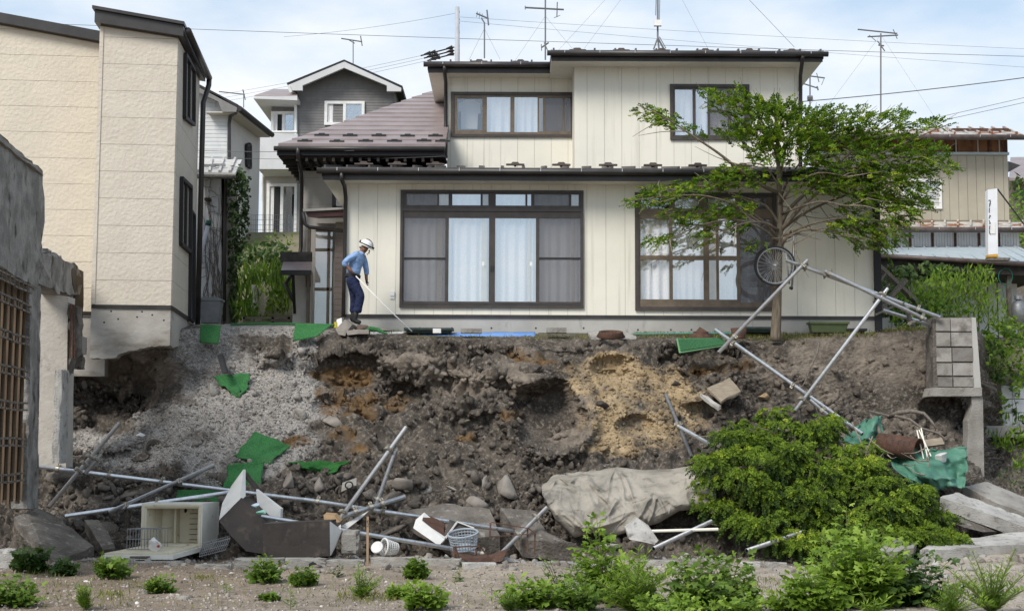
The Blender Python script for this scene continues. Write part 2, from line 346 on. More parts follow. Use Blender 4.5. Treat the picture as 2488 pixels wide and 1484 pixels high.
def build_bank():
    keys = sorted(COLS); K = 8
    ctrl = np.array([[at(k, py + (7 if i == 1 and 950 < k < 2000 else 0), Y) for i, (py, Y) in enumerate(COLS[k])] for k in keys])      # cols, rows, 3
    u = np.linspace(keys[0], keys[-1], NX)
    warp = np.zeros(NX)
    cc = np.stack([[np.interp(u, keys, ctrl[:, r, a]) for a in range(3)] for r in range(K)])   # K,3,NX
    sv = np.array([0, 0.13, 0.25, 0.39, 0.53, 0.68, 0.84, 1.0]); s = np.linspace(0, 1, NS)
    V = np.stack([[np.interp(s, sv, cc[:, a, i]) for i in range(NX)] for a in range(3)], -1)     # NX,NS,3
    for _ in range(6):                                                         # soften the kinks down the profile
        V[:, 1:-1] = 0.25 * V[:, :-2] + 0.5 * V[:, 1:-1] + 0.25 * V[:, 2:]
    def normals(V):
        du = np.gradient(V, axis=0); dv = np.gradient(V, axis=1); n = np.cross(dv, du); n /= np.linalg.norm(n, axis=-1)[..., None] + 1e-9
        return n
    flat = V.reshape(-1, 3); px, py = proj(flat)
    S = np.tile(s, NX)
    edge = np.clip((S - 0.07) / 0.1, 0, 1) * np.clip((1.0 - S) / 0.04, 0, 1)
    n1 = fbm(flat, 1.4, 6, gain=0.7)
    sand = blobs(px, py, SAND, n1 * 1.25) * 0.9; gravel = blobs(px, py, GRAVEL, n1 * 0.7); orange = blobs(px, py, ORANGE, fbm(flat + 9, 2.2, 4) * 1.2)
    pale = blobs(px, py, PALE, n1 * 0.8) * 0.8; smooth = blobs(px, py, SMOOTH)
    gravel = np.clip(gravel * 1.45, 0, 1) * (1 - sand)
    # hollows left by the slide, pushed back into the bank
    for (cx, cy, rx, ry, dep) in [(1335, 1005, 88, 84, 0.85), (1545, 1032, 48, 26, 0.3), (1490, 888, 60, 28, 0.35), (860, 905, 110, 55, 0.4), (975, 960, 55, 36, 0.4), (800, 985, 40, 30, 0.3),
                                  (1240, 960, 50, 40, 0.3), (300, 930, 110, 60, 0.45), (240, 1000, 90, 55, 0.7), (1500, 915, 50, 20, 0.2), (1700, 860, 90, 26, 0.3), (1200, 865, 60, 20, 0.25), (2290, 1000, 60, 45, 0.5)]:
        wob = 1 + (0.55 if dep > .8 else 0.35) * fbm(flat + cx, 1.6, 3)
        d = (((px - cx) / rx) ** 2 + ((py - cy) / ry) ** 2) * wob
        flat[:, 1] += dep * np.sqrt(np.clip(1 - d, 0, 1)) ** 1.2
    # lumps standing proud
    for (cx, cy, rx, ry, dep) in [(1290, 920, 60, 40, 0.35), (1000, 900, 90, 40, 0.25), (1150, 900, 70, 40, 0.3), (670, 865, 50, 26, 0.35), (1410, 960, 40, 60, 0.2), (1690, 965, 60, 26, 0.4), (1130, 990, 80, 30, 0.25), (930, 1000, 60, 20, 0.25), (270, 1075, 60, 30, 0.3)]:
        wob = 1 + 0.4 * fbm(flat + cx, 2.0, 3)
        d = (((px - cx) / rx) ** 2 + ((py - cy) / ry) ** 2) * wob
        flat[:, 1] -= dep * np.sqrt(np.clip(1 - d, 0, 1))
    dq = ((px - 1335) / 90) ** 2 + ((py - 1000) / 86) ** 2                       # slumped rim round the big hollow
    flat[:, 1] -= 0.32 * np.exp(-((np.sqrt(dq) - 1.22) / .2) ** 2) * np.clip((py - 960) / 60, 0, 1)
    V = flat.reshape(NX, NS, 3); N = normals(V).reshape(-1, 3); flat = V.reshape(-1, 3)
    amp = edge * (1 - 0.72 * np.maximum(smooth, np.maximum(gravel, sand * 0.6)))
    big = 0.30 * fbm(flat * np.array([1, 1, 1.3]), 0.9, 2) + 0.17 * (np.abs(pnoise(flat * 2.3)) * 2 - 0.4)
    mid = 0.15 * (np.abs(pnoise(flat * 5.1 + 3)) * 2 - 0.4) + 0.095 * (np.abs(pnoise(flat * 10.3 + 7)) * 2 - 0.4)
    fine = 0.05 * (np.abs(pnoise(flat * 21 + 3)) * 2 - 0.4) + 0.018 * pnoise(flat * 41)
    patch = np.clip(0.75 + 1.7 * fbm(flat + 31, 0.75, 3), 0.12, 1.35)               # rough slumps next to smooth, dusty runs
    flat = flat + N * ((big * 1.25 + mid * patch) * amp + fine * np.clip(edge + 0.25, 0, 1))[:, None]
    # fade to nothing under the ground sheet at the toe
    flat[:, 2] -= 0.22 * np.clip((S - 0.96) / 0.04, 0, 1)
    i = np.arange(NX - 1)[:, None] * NS + np.arange(NS - 1)[None, :]
    F = np.stack([i, i + 1, i + NS + 1, i + NS], -1).reshape(-1, 4)
    return flat, F, dict(sand=sand, gravel=gravel, orange=orange, pale=pale)
bankV, bankF, bankA = build_bank()
bank = link('collapsed_bank', bankV, bankF, M_soil, smooth=True, loc=(0, 0, 0), kind='structure', attrs=bankA)
# lower lot, one sheet to the horizon
def axis(lo, hi, step, far):
    a = np.arange(lo, hi, step); g = np.geomspace(1, far, 18); return np.concatenate([(lo - g)[::-1], a, hi + g])
gx = axis(-13, 15, 0.09, 900); gy = axis(9, 27, 0.09, 900)
GX, GY = np.meshgrid(gx, gy, indexing='ij'); gp = np.stack([GX.ravel(), GY.ravel(), 0 * GX.ravel()], -1)
near = np.clip((40 - np.hypot(gp[:, 0], gp[:, 1] - 18)) / 20, 0, 1)
def ground_z(p):
    z = 0.09 * fbm(p, 0.45, 3) + 0.05 * fbm(p, 2.1, 4) * np.clip((p[:, 1] - 15) / 8, .3, 1)
    z = z + 0.22 * np.clip((p[:, 0] - 5.5) / 2.5, 0, 1) * np.clip((p[:, 1] - 21.5) / 2, 0, 1)
    return z
gp[:, 2] = np.where(near > 0, near * ground_z(gp), 0) - 0.15 * np.clip((gp[:, 1] - 24.6) / 0.6, 0, 1) - 3.0 * np.clip((np.abs(gp[:, 1]) - 60) / 200, 0, 1)
ni, nj = len(gx), len(gy); i = np.arange(ni - 1)[:, None] * nj + np.arange(nj - 1)[None, :]
GF = np.stack([i, i + nj, i + nj + 1, i + 1], -1).reshape(-1, 4)
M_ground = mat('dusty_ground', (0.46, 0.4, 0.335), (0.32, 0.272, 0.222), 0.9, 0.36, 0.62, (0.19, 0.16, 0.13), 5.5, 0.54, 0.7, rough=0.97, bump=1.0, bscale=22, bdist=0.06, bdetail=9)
_t = M_ground.node_tree; _bs = _t.nodes['Principled BSDF']; _src = _bs.inputs['Base Color'].links[0].from_socket      # ground colour multiplied darker and browner towards the left of the lot
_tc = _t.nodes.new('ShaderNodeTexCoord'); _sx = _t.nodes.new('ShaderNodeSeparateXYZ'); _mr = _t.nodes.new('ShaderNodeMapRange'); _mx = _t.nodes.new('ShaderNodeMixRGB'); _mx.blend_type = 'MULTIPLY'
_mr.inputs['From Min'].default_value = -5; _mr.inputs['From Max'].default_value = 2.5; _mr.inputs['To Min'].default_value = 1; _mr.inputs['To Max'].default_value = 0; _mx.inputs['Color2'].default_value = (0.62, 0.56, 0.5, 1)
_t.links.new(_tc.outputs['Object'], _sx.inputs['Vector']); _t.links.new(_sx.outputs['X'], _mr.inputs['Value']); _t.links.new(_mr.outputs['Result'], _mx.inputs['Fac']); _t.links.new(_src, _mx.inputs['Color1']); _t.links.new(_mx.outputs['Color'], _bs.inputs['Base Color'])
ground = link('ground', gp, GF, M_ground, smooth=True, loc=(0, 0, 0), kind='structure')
# terrace and the hillside behind it
ty = np.concatenate([np.arange(29.9, 34, 0.5), np.arange(34, 60, 1.0), np.geomspace(60, 900, 12)]); tx = np.concatenate([-np.geomspace(14, 900, 12)[::-1], np.arange(-13.5, 16, 0.5), np.geomspace(16.5, 900, 12)])
TX, TY = np.meshgrid(tx, ty, indexing='ij')
left = np.clip((-0.5 - TX) / 3, 0, 1)
TZ = 4.14 + np.clip((TY - 33) / 9, 0, 1) * (0.9 + 3.0 * left) + 0.05 * np.clip(TY - 60, 0, 200) + 0.04 * np.sin(TX * 1.3) * np.cos(TY)
TZ = TZ - 3.2 * np.clip((TX - 8.9) / 0.4, 0, 1) * np.clip((32.7 - TY) / 0.3, 0, 1)
nj = len(ty); i = np.arange(len(tx) - 1)[:, None] * nj + np.arange(nj - 1)[None, :]
M_yard = mat('yard_earth', (0.2, 0.17, 0.12), (0.13, 0.14, 0.06), 1.2, 0.4, 0.6, rough=0.95, bump=0.6, bscale=20)
terrace = link('terrace', np.stack([TX.ravel(), TY.ravel(), TZ.ravel()], -1), np.stack([i, i + nj, i + nj + 1, i + 1], -1).reshape(-1, 4), M_yard, smooth=True, loc=(0, 0, 0), kind='structure')
_T = BVHTree.FromPolygons(bankV.tolist() + (gp).tolist(), bankF.tolist() + (GF + len(bankV)).tolist())
def hit(px, py):
    """where the sight line through this spot of the photograph meets the bank or the lot"""
    d = Vector(RN @ np.array([(px - PW / 2) / FP, -(py - PH / 2) / FP, -1.0])).normalized()
    p, n, f, _ = _T.ray_cast(Vector((0, 0, CAMZ)), d)
    if p is None: return hit(px, py + 1.5) if py < 900 else (at(px, py, 27), Vector((0, -1, 0)), -1)
    if n.dot(d) > 0: n = -n
    return p, n, f
def drop(x, y):
    p, n, f, _ = _T.ray_cast(Vector((x, y, 20)), Vector((0, 0, -1)))
    return p.z if p is not None else 0.0
# ---------------------------------------------------------------- stones and clods
def ico(sub):
    bm = bmesh.new(); bmesh.ops.create_icosphere(bm, subdivisions=sub, radius=1)
    V = np.array([v.co for v in bm.verts]); F = np.array([[v.index for v in f.verts] for f in bm.faces]); bm.free(); return V, F
I1, I2, I3 = ico(1), ico(2), ico(3)
def rock_shape(base, seed, rough=0.35, flat=0.0):
    V = base[0].copy(); g = np.random.default_rng(seed)
    V = V * (1 + rough * (fbm(V * 0.9 + seed * 3.7, 1.0, 3) * 1.6))[:, None]
    for _ in range(9):                                   # chip flat facets
        n = g.normal(size=3); n /= np.linalg.norm(n); d = g.uniform(0.25, 0.7); e = np.clip(V @ n - d, 0, None); V = V - e[:, None] * n * 0.97
    return V * np.array([1, g.uniform(0.7, 1), g.uniform(0.55, 0.9) * (1 - flat)])
ROCKS1 = [rock_shape(I1, k) for k in range(14)]; ROCKS2 = [rock_shape(I2, 50 + k, 0.4) for k in range(12)]
def rand_rot(n, g):
    q = g.normal(size=(n, 4)); q /= np.linalg.norm(q, axis=1)[:, None]; a, b, c, d = q.T
    return np.stack([1 - 2 * (c * c + d * d), 2 * (b * c - a * d), 2 * (b * d + a * c), 2 * (b * c + a * d), 1 - 2 * (b * b + d * d), 2 * (c * d - a * b), 2 * (b * d - a * c), 2 * (c * d + a * b), 1 - 2 * (b * b + c * c)], -1).reshape(n, 3, 3)
def scatter(name, pts, sizes, base, shapes, m, attrs=None, label=None, seed=1, cat=None):
    g = np.random.default_rng(seed); n = len(pts); Rm = rand_rot(n, g); k = g.integers(0, len(shapes), n); nb = len(base[0])
    SH = np.array(shapes)[k]                            # n,nb,3
    V = np.einsum('nij,nbj->nbi', Rm, SH) * np.asarray(sizes)[:, None, None] + np.asarray(pts)[:, None, :]
    F = (base[1][None] + (np.arange(n) * nb)[:, None, None]).reshape(-1, 3)
    A = {a: np.repeat(v, nb) for a, v in (attrs or {}).items()}
    return link(name, V.reshape(-1, 3), F, m, smooth=False, loc=(0, 0, 0), label=label, cat=cat, kind='stuff', attrs=A)
def bank_scatter(n, box, smin, smax, power, seed, keep=None):
    g = np.random.default_rng(seed); P = []; Sz = []; A = {k: [] for k in bankA}
    for _ in range(n):
        px, py = g.uniform(box[0], box[1]), g.uniform(box[2], box[3])
        p, nn, f = hit(px, py)
        if f < 0 or f >= len(bankF): continue
        v = bankF[f][0]; a = {k: bankA[k][v] for k in bankA}
        if keep and (not keep(px, py, a, g) or (seed == 11 and g.random() > 0.25 + 2.2 * max(0, fbm(np.array([p]) + 31, 0.75, 3)[0] + .18))): continue
        s = smin + (smax - smin) * g.random() ** power
        P.append(np.array(p) + np.array(nn) * s * 0.25); Sz.append(s)
        for k in A: A[k].append(a[k])
    return P, Sz, {k: np.array(v) for k, v in A.items()}
P_, S_, A_ = bank_scatter(17000, (120, 2300, 830, 1350), 0.012, 0.15, 6.5, 11, lambda x, y, a, g: g.random() < 1 - 0.75 * max(a['gravel'], a['sand'], blobs(np.array([x]), np.array([y]), SMOOTH)[0]) and (y > 900 or g.random() < 0.5))
scatter('soil_clods', P_, S_, I1, ROCKS1, M_soil, A_, 'crumbled clods of dark soil strewn over the collapsed bank', 3, 'soil')
P_, S_, A_ = bank_scatter(12000, (180, 900, 800, 1260), 0.012, 0.045, 2.2, 12, lambda x, y, a, g: a['gravel'] > 0.25)
scatter('gravel', P_, S_, I1, ROCKS1, M_soil, A_, 'pale grey gravel spilled down the left of the bank', 4, 'gravel')
P_, S_, A_ = bank_scatter(2600, (1380, 1720, 860, 1120), 0.012, 0.06, 3.0, 13, lambda x, y, a, g: a['sand'] > 0.2)
scatter('sand_crumbs', P_, S_, I1, ROCKS1, M_soil, A_, 'crumbs of tan sand below the sandy hollow', 5, 'sand')
P_, S_, A_ = bank_scatter(420, (130, 1700, 1150, 1352), 0.03, 0.2, 2.6, 14)
M_rubble = mat('rubble_stone', (0.15, 0.132, 0.115), (0.085, 0.073, 0.062), 2.5, 0.4, 0.6, (0.27, 0.25, 0.23), 8, 0.6, 0.75, rough=0.95, bump=0.7, bscale=30)
scatter('foot_rubble', P_, S_, I1, ROCKS1, M_rubble, None, 'soil-covered rubble lying along the foot of the bank', 6, 'rubble')
g_ = np.random.default_rng(5); P_ = []; S_ = []
for _ in range(15000):
    px, py = g_.uniform(-100, 2590), 1350 + 142 * g_.random() ** 0.9
    p, nn, f = hit(px, py)
    if f >= len(bankF): s = 0.008 + 0.04 * g_.random() ** 5; P_.append(np.array(p)); S_.append(s)
M_peb = mat('pebbles', (0.38, 0.34, 0.3), (0.13, 0.112, 0.095), 6, 0.42, 0.58, (0.62, 0.6, 0.57), 9, 0.62, 0.66, rough=0.9)
scatter('pebbles', P_, S_, I1, ROCKS1, M_peb, None, 'small pale pebbles scattered over the dusty lot', 7, 'pebbles')

P_ = []; S_ = []
for _ in range(1300):
    px, py = g_.uniform(-100, 2590), 1352 + abs(g_.normal(0, 18)); p, nn, f = hit(px, py)
    P_.append(np.array(p)); S_.append(0.02 + 0.1 * g_.random() ** 4)
scatter('footing_rubble', P_, S_, I2, ROCKS2, mat('rubble_mix', (0.34, 0.32, 0.295), (0.16, 0.14, 0.12), 0.9, 0.42, 0.58, (0.5, 0.49, 0.47), 1.7, 0.6, 0.64, rough=0.95, bump=0.6, bscale=40), None, 'broken concrete crumbs along the row of footings', 9, 'rubble')
# ---------------------------------------------------------------- building helpers
def wx(px, Y, py=600): return at(px, py, Y).x
def wz(py, Y, px=1400): return at(px, py, Y).z
def holes_boxes(mb, x0, x1, z0, z1, y0, y1, holes):
    xs = sorted({x0, x1, *[min(max(h[k], x0), x1) for h in holes for k in (0, 1)]}); 
    for a, b in zip(xs[:-1], xs[1:]):
        if b - a < 1e-4: continue
        mid = (a + b) / 2; cur = z0
        for h in sorted([h for h in holes if h[0] < mid < h[1]], key=lambda h: h[2]):
            if h[2] > cur + 1e-4: mb.box(a, b, y0, y1, cur, min(h[2], z1))
            cur = max(cur, h[3])
        if cur < z1 - 1e-4: mb.box(a, b, y0, y1, cur, z1)
    return mb
def siding_v(wall, x0, x1, z0, z1, yf, pitch, holes, m, start=None, gap=0.006, t=0.014):
    x = x0 if start is None else start
    edges = [x0]
    while x < x1 - 0.02:
        if x > x0 + 0.02: edges.append(x)
        x += pitch
    edges.append(x1)
    for a, b in zip(edges[:-1], edges[1:]):
        segs = [(z0, z1)]
        cover = [h for h in holes if h[0] < b - 0.03 and h[1] > a + 0.03]
        full = [h for h in cover if h[0] <= a + 0.03 and h[1] >= b - 0.03]
        part_ = [h for h in cover if h not in full]
        for h in full:
            ns = []
            for s in segs:
                if h[2] > s[0] + 0.01: ns.append((s[0], min(s[1], h[2])))
                if h[3] < s[1] - 0.01: ns.append((max(s[0], h[3]), s[1]))
            segs = ns
        for s in segs:
            mb = MB(); holes_boxes(mb, a + gap / 2, b - gap / 2, s[0], s[1], yf - t, yf - 0.001, [h for h in part_ if h[2] < s[1] and h[3] > s[0]])
            mb.go('siding_panel', m, wall)
def siding_h(wall, A, B, z0, z1, pitch, m, nrm, t=0.014, gap=0.006, start=None):
    A, B = Vector(A), Vector(B); z = z0 if start is None else start; d = (B - A); n = Vector(nrm).normalized()
    ed = [z0]
    while z < z1:
        if z > z0 + 0.03: ed.append(z)
        z += pitch
    ed.append(z1)
    for a, b in zip(ed[:-1], ed[1:]):
        c = (A + B) / 2; c.z = (a + b) / 2
        MB().obox(c + n * (t / 2 + 0.001), Vector((d.x, d.y, 0)) / 2 * 0.9995, n * t / 2, (0, 0, (b - a - gap) / 2)).go('siding_panel', m, wall)
def curtain(mb, x0, x1, z0, z1, y, amp=0.03, wl=0.17, seed=0):
    g = np.random.default_rng(seed); n = max(8, int((x1 - x0) / 0.02)); xs = np.linspace(x0, x1, n)
    ph = 2 * np.pi * xs / wl + 1.5 * np.sin(xs * 5 + seed) + g.uniform(0, 6)
    b = len(mb.V)
    for zz, k in ((z0, 1.1), ((z0 + z1) / 2, 1.0), (z1, 0.6)):
        for i in range(n): mb.V.append((xs[i], y + amp * k * math.sin(ph[i]), zz))
    for r in range(2):
        for i in range(n - 1):
            a = b + r * n + i; mb.F.append((a, a + 1, a + n + 1, a + n))
    return mb
def window(parent, r, Y, panes, fm, ref=(1400, 600), depth=0.07, proud=0.035, room=M_room, name='window', rim=0.035, rimm=None):
    """r = outer rectangle, panes = [(x0,x1,y0,y1,kind,curtain,screen)], all as seen in the photograph"""
    X = lambda p: at(p, (r[2] + r[3]) / 2, Y).x
    Z = lambda p: at((r[0] + r[1]) / 2, p, Y).z
    x0, x1, z0, z1 = X(r[0]), X(r[1]), Z(r[3]), Z(r[2])
    hs = [(X(p[0]), X(p[1]), Z(p[3]), Z(p[2])) for p in panes]
    mb = MB(); holes_boxes(mb, x0, x1, z0, z1, Y - proud, Y + depth - proud, hs)
    if rim:
        e = 0.006
        for q in ((x0 - e, x1 + e, z0 - e, z0 + rim), (x0 - e, x1 + e, z1 - rim, z1 + e), (x0 - e, x0 + rim, z0 + rim, z1 - rim), (x1 - rim, x1 + e, z0 + rim, z1 - rim)):
            if not rimm: mb.box(q[0], q[1], Y - proud - 0.03, Y - proud - 0.001, q[2], q[3])
    o = mb.go(name, fm, parent)
    if rimm:
        mb = MB()
        for q in ((x0 - .006, x1 + .006, z0 - .006, z0 + rim), (x0 - .006, x1 + .006, z1 - rim, z1 + .006), (x0 - .006, x0 + rim, z0 + rim, z1 - rim), (x1 - rim, x1 + .006, z0 + rim, z1 - rim)):
            mb.box(q[0], q[1], Y - proud - 0.03, Y - proud - 0.001, q[2], q[3])
        mb.go('casing', rimm, o)
    for k, (p, h) in enumerate(zip(panes, hs)):
        gm = {'g': M_glass, 's': M_glass_sky}.get(p[4], p[4])
        MB().box(h[0], h[1], Y - proud + 0.03, Y - proud + 0.034, h[2], h[3]).go('pane', gm, o)
        if p[5]: curtain(MB(), h[0] - 0.03, h[1] + 0.03, h[2] - 0.03, h[3] + 0.03, Y + 0.11, seed=k + int(r[0])).go('curtain', p[5], o, True)
        if p[6]: MB().box(h[0], h[1], Y - proud + 0.008, Y - proud + 0.010, h[2], h[3]).go('insect_screen', M_screen, o)
    d = 1.2
    MB().quad((x0, Y + d, z0), (x1, Y + d, z0), (x1, Y + d, z1), (x0, Y + d, z1)).quad((x0, Y + .04, z0), (x1, Y + .04, z0), (x1, Y + d, z0), (x0, Y + d, z0)).quad((x0, Y + d, z1), (x1, Y + d, z1), (x1, Y + .04, z1), (x0, Y + .04, z1)).quad(
        (x0, Y + .04, z0), (x0, Y + d, z0), (x0, Y + d, z1), (x0, Y + .04, z1)).quad((x1, Y + d, z0), (x1, Y + .04, z0), (x1, Y + .04, z1), (x1, Y + d, z1)).go('interior', room, o)
    return o, (x0, x1, z0, z1)
def gutter(parent, a, b, r=0.055, m=None, brackets=0.78, bm_=True):
    a, b = Vector(a), Vector(b); o = MB().tube([a, b], r, 12).go('gutter', m or M_dark, parent, True)
    if bm_:
        n = max(2, int((b - a).length / brackets)); 
        for i in range(n):
            p = a.lerp(b, (i + 0.5) / n)
            MB().box(p.x - .008, p.x + .008, p.y - r - .008, p.y - r + .004, p.z - 0.005, p.z + r).go('gutter_bracket', M_bracket, o)
    return o
M_bracket = mat('zinc_bracket', (0.45, 0.45, 0.45), rough=0.4, metal=0.5)
M_snow = mat('brown_snow_guard', (0.10, 0.078, 0.068), (0.07, 0.056, 0.05), 9, rough=0.6)
def snow_guard(parent, x, y, z, s=.5):
    mb = MB(); w_ = 0.38 * s; h = 0.13 * s
    prof = [(-w_, 0), (-w_, h * .45), (-w_ * .45, h * .5), (-w_ * .3, h), (w_ * .3, h), (w_ * .45, h * .5), (w_, h * .45), (w_, 0)]
    mb.prism([(x + a, y, z + b) for a, b in prof], (0, 0.08, 0)); mb.box(x - .05 * s, x + .05 * s, y + .08, y + .2, z, z + h * .6)
    return mb.go('snow_guard', M_snow, parent)
# ---------------------------------------------------------------- the cream two-storey house
YH, YR, YL = 30.0, 32.7, 33.8
house = thing('two_storey_house', 'cream two-storey house with brown window frames standing above the collapsed bank', 'house', (wx(1480, YH), YH, 4.0))
hx0, hx1 = wx(842, YH, 600), wx(2124, YH, 650)
zb, zt = wz(768, YH), wz(428, YH, 1400); zg = zb - 0.75
W1 = (973, 1417, 464, 748); W2 = (1543, 1886, 470, 755)
def rect(W, Y): 
    return (at(W[0], (W[2] + W[3]) / 2, Y).x, at(W[1], (W[2] + W[3]) / 2, Y).x, at((W[0] + W[1]) / 2, W[3], Y).z, at((W[0] + W[1]) / 2, W[2], Y).z)
H1, H2 = rect(W1, YH), rect(W2, YH)
wall = holes_boxes(MB(), hx0, hx1, zb, zt, YH, YH + 0.15, [H1, H2]).go('wall', M_joint, house)
siding_v(wall, hx0, hx1, zb + 0.02, zt - 0.02, YH, 0.396, [H1, H2], M_cream, start=wx(870, YH) - 0.396)
for q in (hx0, hx1 - .15): MB().box(q, q + .15, YH + .15, YH + 9, zb, zt).go('side_wall', M_cream, house)
fd = MB().box(hx0 + 0.01, hx1 - 0.01, YH - 0.015, YH + 9, zg, zb - 0.045).go('foundation', M_conc, house)
for px in (1098, 1194, 1302, 1418, 1550, 1680, 1744, 1820, 1890, 2005, 1630, 1975, 2066, 905, 1020):
    p = at(px, 797 if px < 1500 else 801, YH - 0.017); MB().lathe(p, [(0.02, 0), (0.0, 0.001)], 10, (0, -1, 0)).go('tie_hole', M_black, fd)
MB().box(hx0 - 0.02, hx1 + 0.02, YH - 0.05, YH - 0.002, zb - 0.045, zb + 0.018).go('flashing', M_dark, house)
for e in (hx0 + 0.012, hx1 - 0.03): MB().box(e - 0.02, e + 0.03, YH - 0.022, YH - 0.0155, zb + .02, zt - .02).go('corner_trim', M_cream, house)
# ground floor windows
L_, D_ = M_lace, M_drape
T1 = (472, 500); P1 = (530, 733)
o1, _ = window(house, W1, YH, [(987, 1062, *T1, 'g', L_, True), (1066, 1089, *T1, 'g', D_, False), (1098, 1167, *T1, 's', L_, False), (1172, 1186, *T1, 'g', D_, False), (1204, 1276, *T1, 's', L_, False),
    (1281, 1290, *T1, 's', D_, False), (1298, 1382, *T1, 'g', L_, True), (1388, 1406, *T1, 'g', D_, False),
    (982, 1082, *P1, 'g', L_, True), (1090, 1188, *P1, 's', L_, False), (1203, 1302, *P1, 's', L_, False), (1310, 1410, *P1, 'g', L_, True)], M_frame, rim=0.045)
def wbox(parent, name, px0, px1, py0, py1, Y, t, m):
    p, q = at(px0, py1, Y), at(px1, py0, Y); return MB().box(min(p.x, q.x), max(p.x, q.x), Y - t, Y, p.z, q.z).go(name, m, parent)
for a, b in ((982, 1082), (1310, 1410)): wbox(o1, 'screen_rail', a, b, 626, 630, YH - 0.026, 0.02, M_black)
for a, b in ((1061, 1076), (1169, 1184), (1281, 1289), (1388, 1395)): wbox(o1, 'inner_sash', a, b, 532, 733, YH + 0.07, 0.02, M_drape)
for a in (1192, 1197): wbox(o1, 'pull_handle', a, a + 3, 646, 660, YH - 0.036, 0.01, M_black)
for a in (1174, 1290): wbox(o1, 'latch', a - 3, a + 3, 636, 646, YH - 0.0, 0.01, M_white)
wbox(o1, 'sill_rail', 976, 1414, 738, 741, YH - 0.036, 0.015, M_dark); wbox(o1, 'head_rail', 978, 1414, 508, 513, YH - 0.036, 0.02, M_frame)
M_interior2 = mat('dim_room', (0.16, 0.15, 0.14), rough=0.9)
o2, _ = window(house, W2, YH, [(1558, 1626, 482, 508, 'g', None, False), (1640, 1700, 482, 508, 'g', None, False), (1720, 1788, 482, 508, 'g', None, False), (1798, 1862, 482, 508, 'g', None, True),
    (1556, 1626, 532, 622, 'g', L_, False), (1634, 1709, 532, 622, 's', L_, False), (1722, 1740, 532, 622, 'g', D_, False), (1746, 1790, 532, 622, 's', L_, False), (1798, 1872, 532, 735, 'g', None, True),
    (1556, 1626, 632, 728, 'g', L_, False), (1634, 1709, 632, 728, 's', L_, False), (1722, 1740, 632, 728, 'g', D_, False), (1746, 1790, 632, 728, 's', L_, False)], M_bronze, rim=0.075, rimm=M_frame)
for a, b in ((1816, 1820), (1843, 1846)): wbox(o2, 'inner_sash', a, b, 532, 735, YH + 0.08, 0.03, M_wood)
p = at(1838, 735, YH + 0.3); MB().lathe((p.x, YH + 0.35, p.z - 0.03), [(0.0, 0), (.13, 0), (.17, .2), (.15, .34), (.13, .34), (.12, .05), (0, .05)], 16).go('indoor_pot', M_white, o2, True)
for a, b in ((1640, 1700), (1720, 1788)): wbox(o2, 'paper_screen', a, b, 484, 507, YH + 0.12, 0.02, M_white)
p = at(953, 716, YH - 0.016)
sk = MB().box(p.x - .045, p.x + .045, YH - .05, YH - .0155, p.z - .03, p.z + .07).go('outdoor_socket', M_white, house); MB().box(p.x - .045, p.x + .045, YH - .035, YH - .0155, p.z - .085, p.z - .034).go('socket_cover', M_white, sk)
# upper floors
def upper(pxl, pxr, pyt, pyb, Y, W, pitch, start, name='upper_wall'):
    x0, x1 = at(pxl, 300, Y).x, at(pxr, 300, Y).x; z0, z1 = wz(pyb, Y, (pxl + pxr) / 2), wz(pyt, Y, (pxl + pxr) / 2); h = rect(W, Y)
    wl = holes_boxes(MB(), x0, x1, z0, z1, Y, Y + .15, [h]).go(name, M_joint, house)
    siding_v(wl, x0, x1, z0, z1, Y, pitch, [h], M_cream, start=at(start, 300, Y).x)
    for q in (x0, x1 - .14): MB().box(q, q + .14, Y + .15, Y + 5.4, z0, z1).go('side_wall', M_cream, house)
    return x0, x1, z0, z1
W3 = (1097, 1393, 226, 334); W4 = (1628, 1820, 207, 341)
ul = upper(1087, 1398, 170, 412, YL, W3, 0.396, 1054)
ur = upper(1395, 1941, 140, 412, YR, W4, 0.396, 1427 - 42.8)
M_shirt = mat('grey_shirt', (0.5, 0.5, 0.52), rough=0.9)
o3, _ = window(house, W3, YL, [(1111, 1172, 240, 318, 'g', None, False), (1183, 1240, 236, 322, 's', L_, False), (1250, 1306, 236, 322, 's', L_, False), (1310, 1319, 238, 320, 'g', L_, False), (1324, 1367, 238, 320, 'g', None, True), (1371, 1389, 238, 320, 'g', None, True)],
    M_bronze, rim=0.06, rimm=M_frame, room=M_interior2)
q = lambda a, b: (at(a, b, YL + 0.3).x, YL + 0.3, at(a, b, YL + 0.3).z)
MB().prism([q(1130, 243), q(1152, 243), q(1166, 252), q(1168, 276), q(1161, 276), q(1160, 314), q(1120, 314), q(1120, 270), q(1113, 272), q(1114, 252)], (0, 0.06, 0)).go('hanging_shirt', M_shirt, o3)
o4, _ = window(house, W4, YR, [(1640, 1683, 218, 330, 's', L_, False), (1690, 1719, 218, 330, 's', L_, False), (1725, 1768, 218, 268, 'g', L_, True), (1725, 1768, 273, 330, 'g', L_, True), (1776, 1808, 218, 330, 'g', L_, True)], M_frame, rim=0.06)
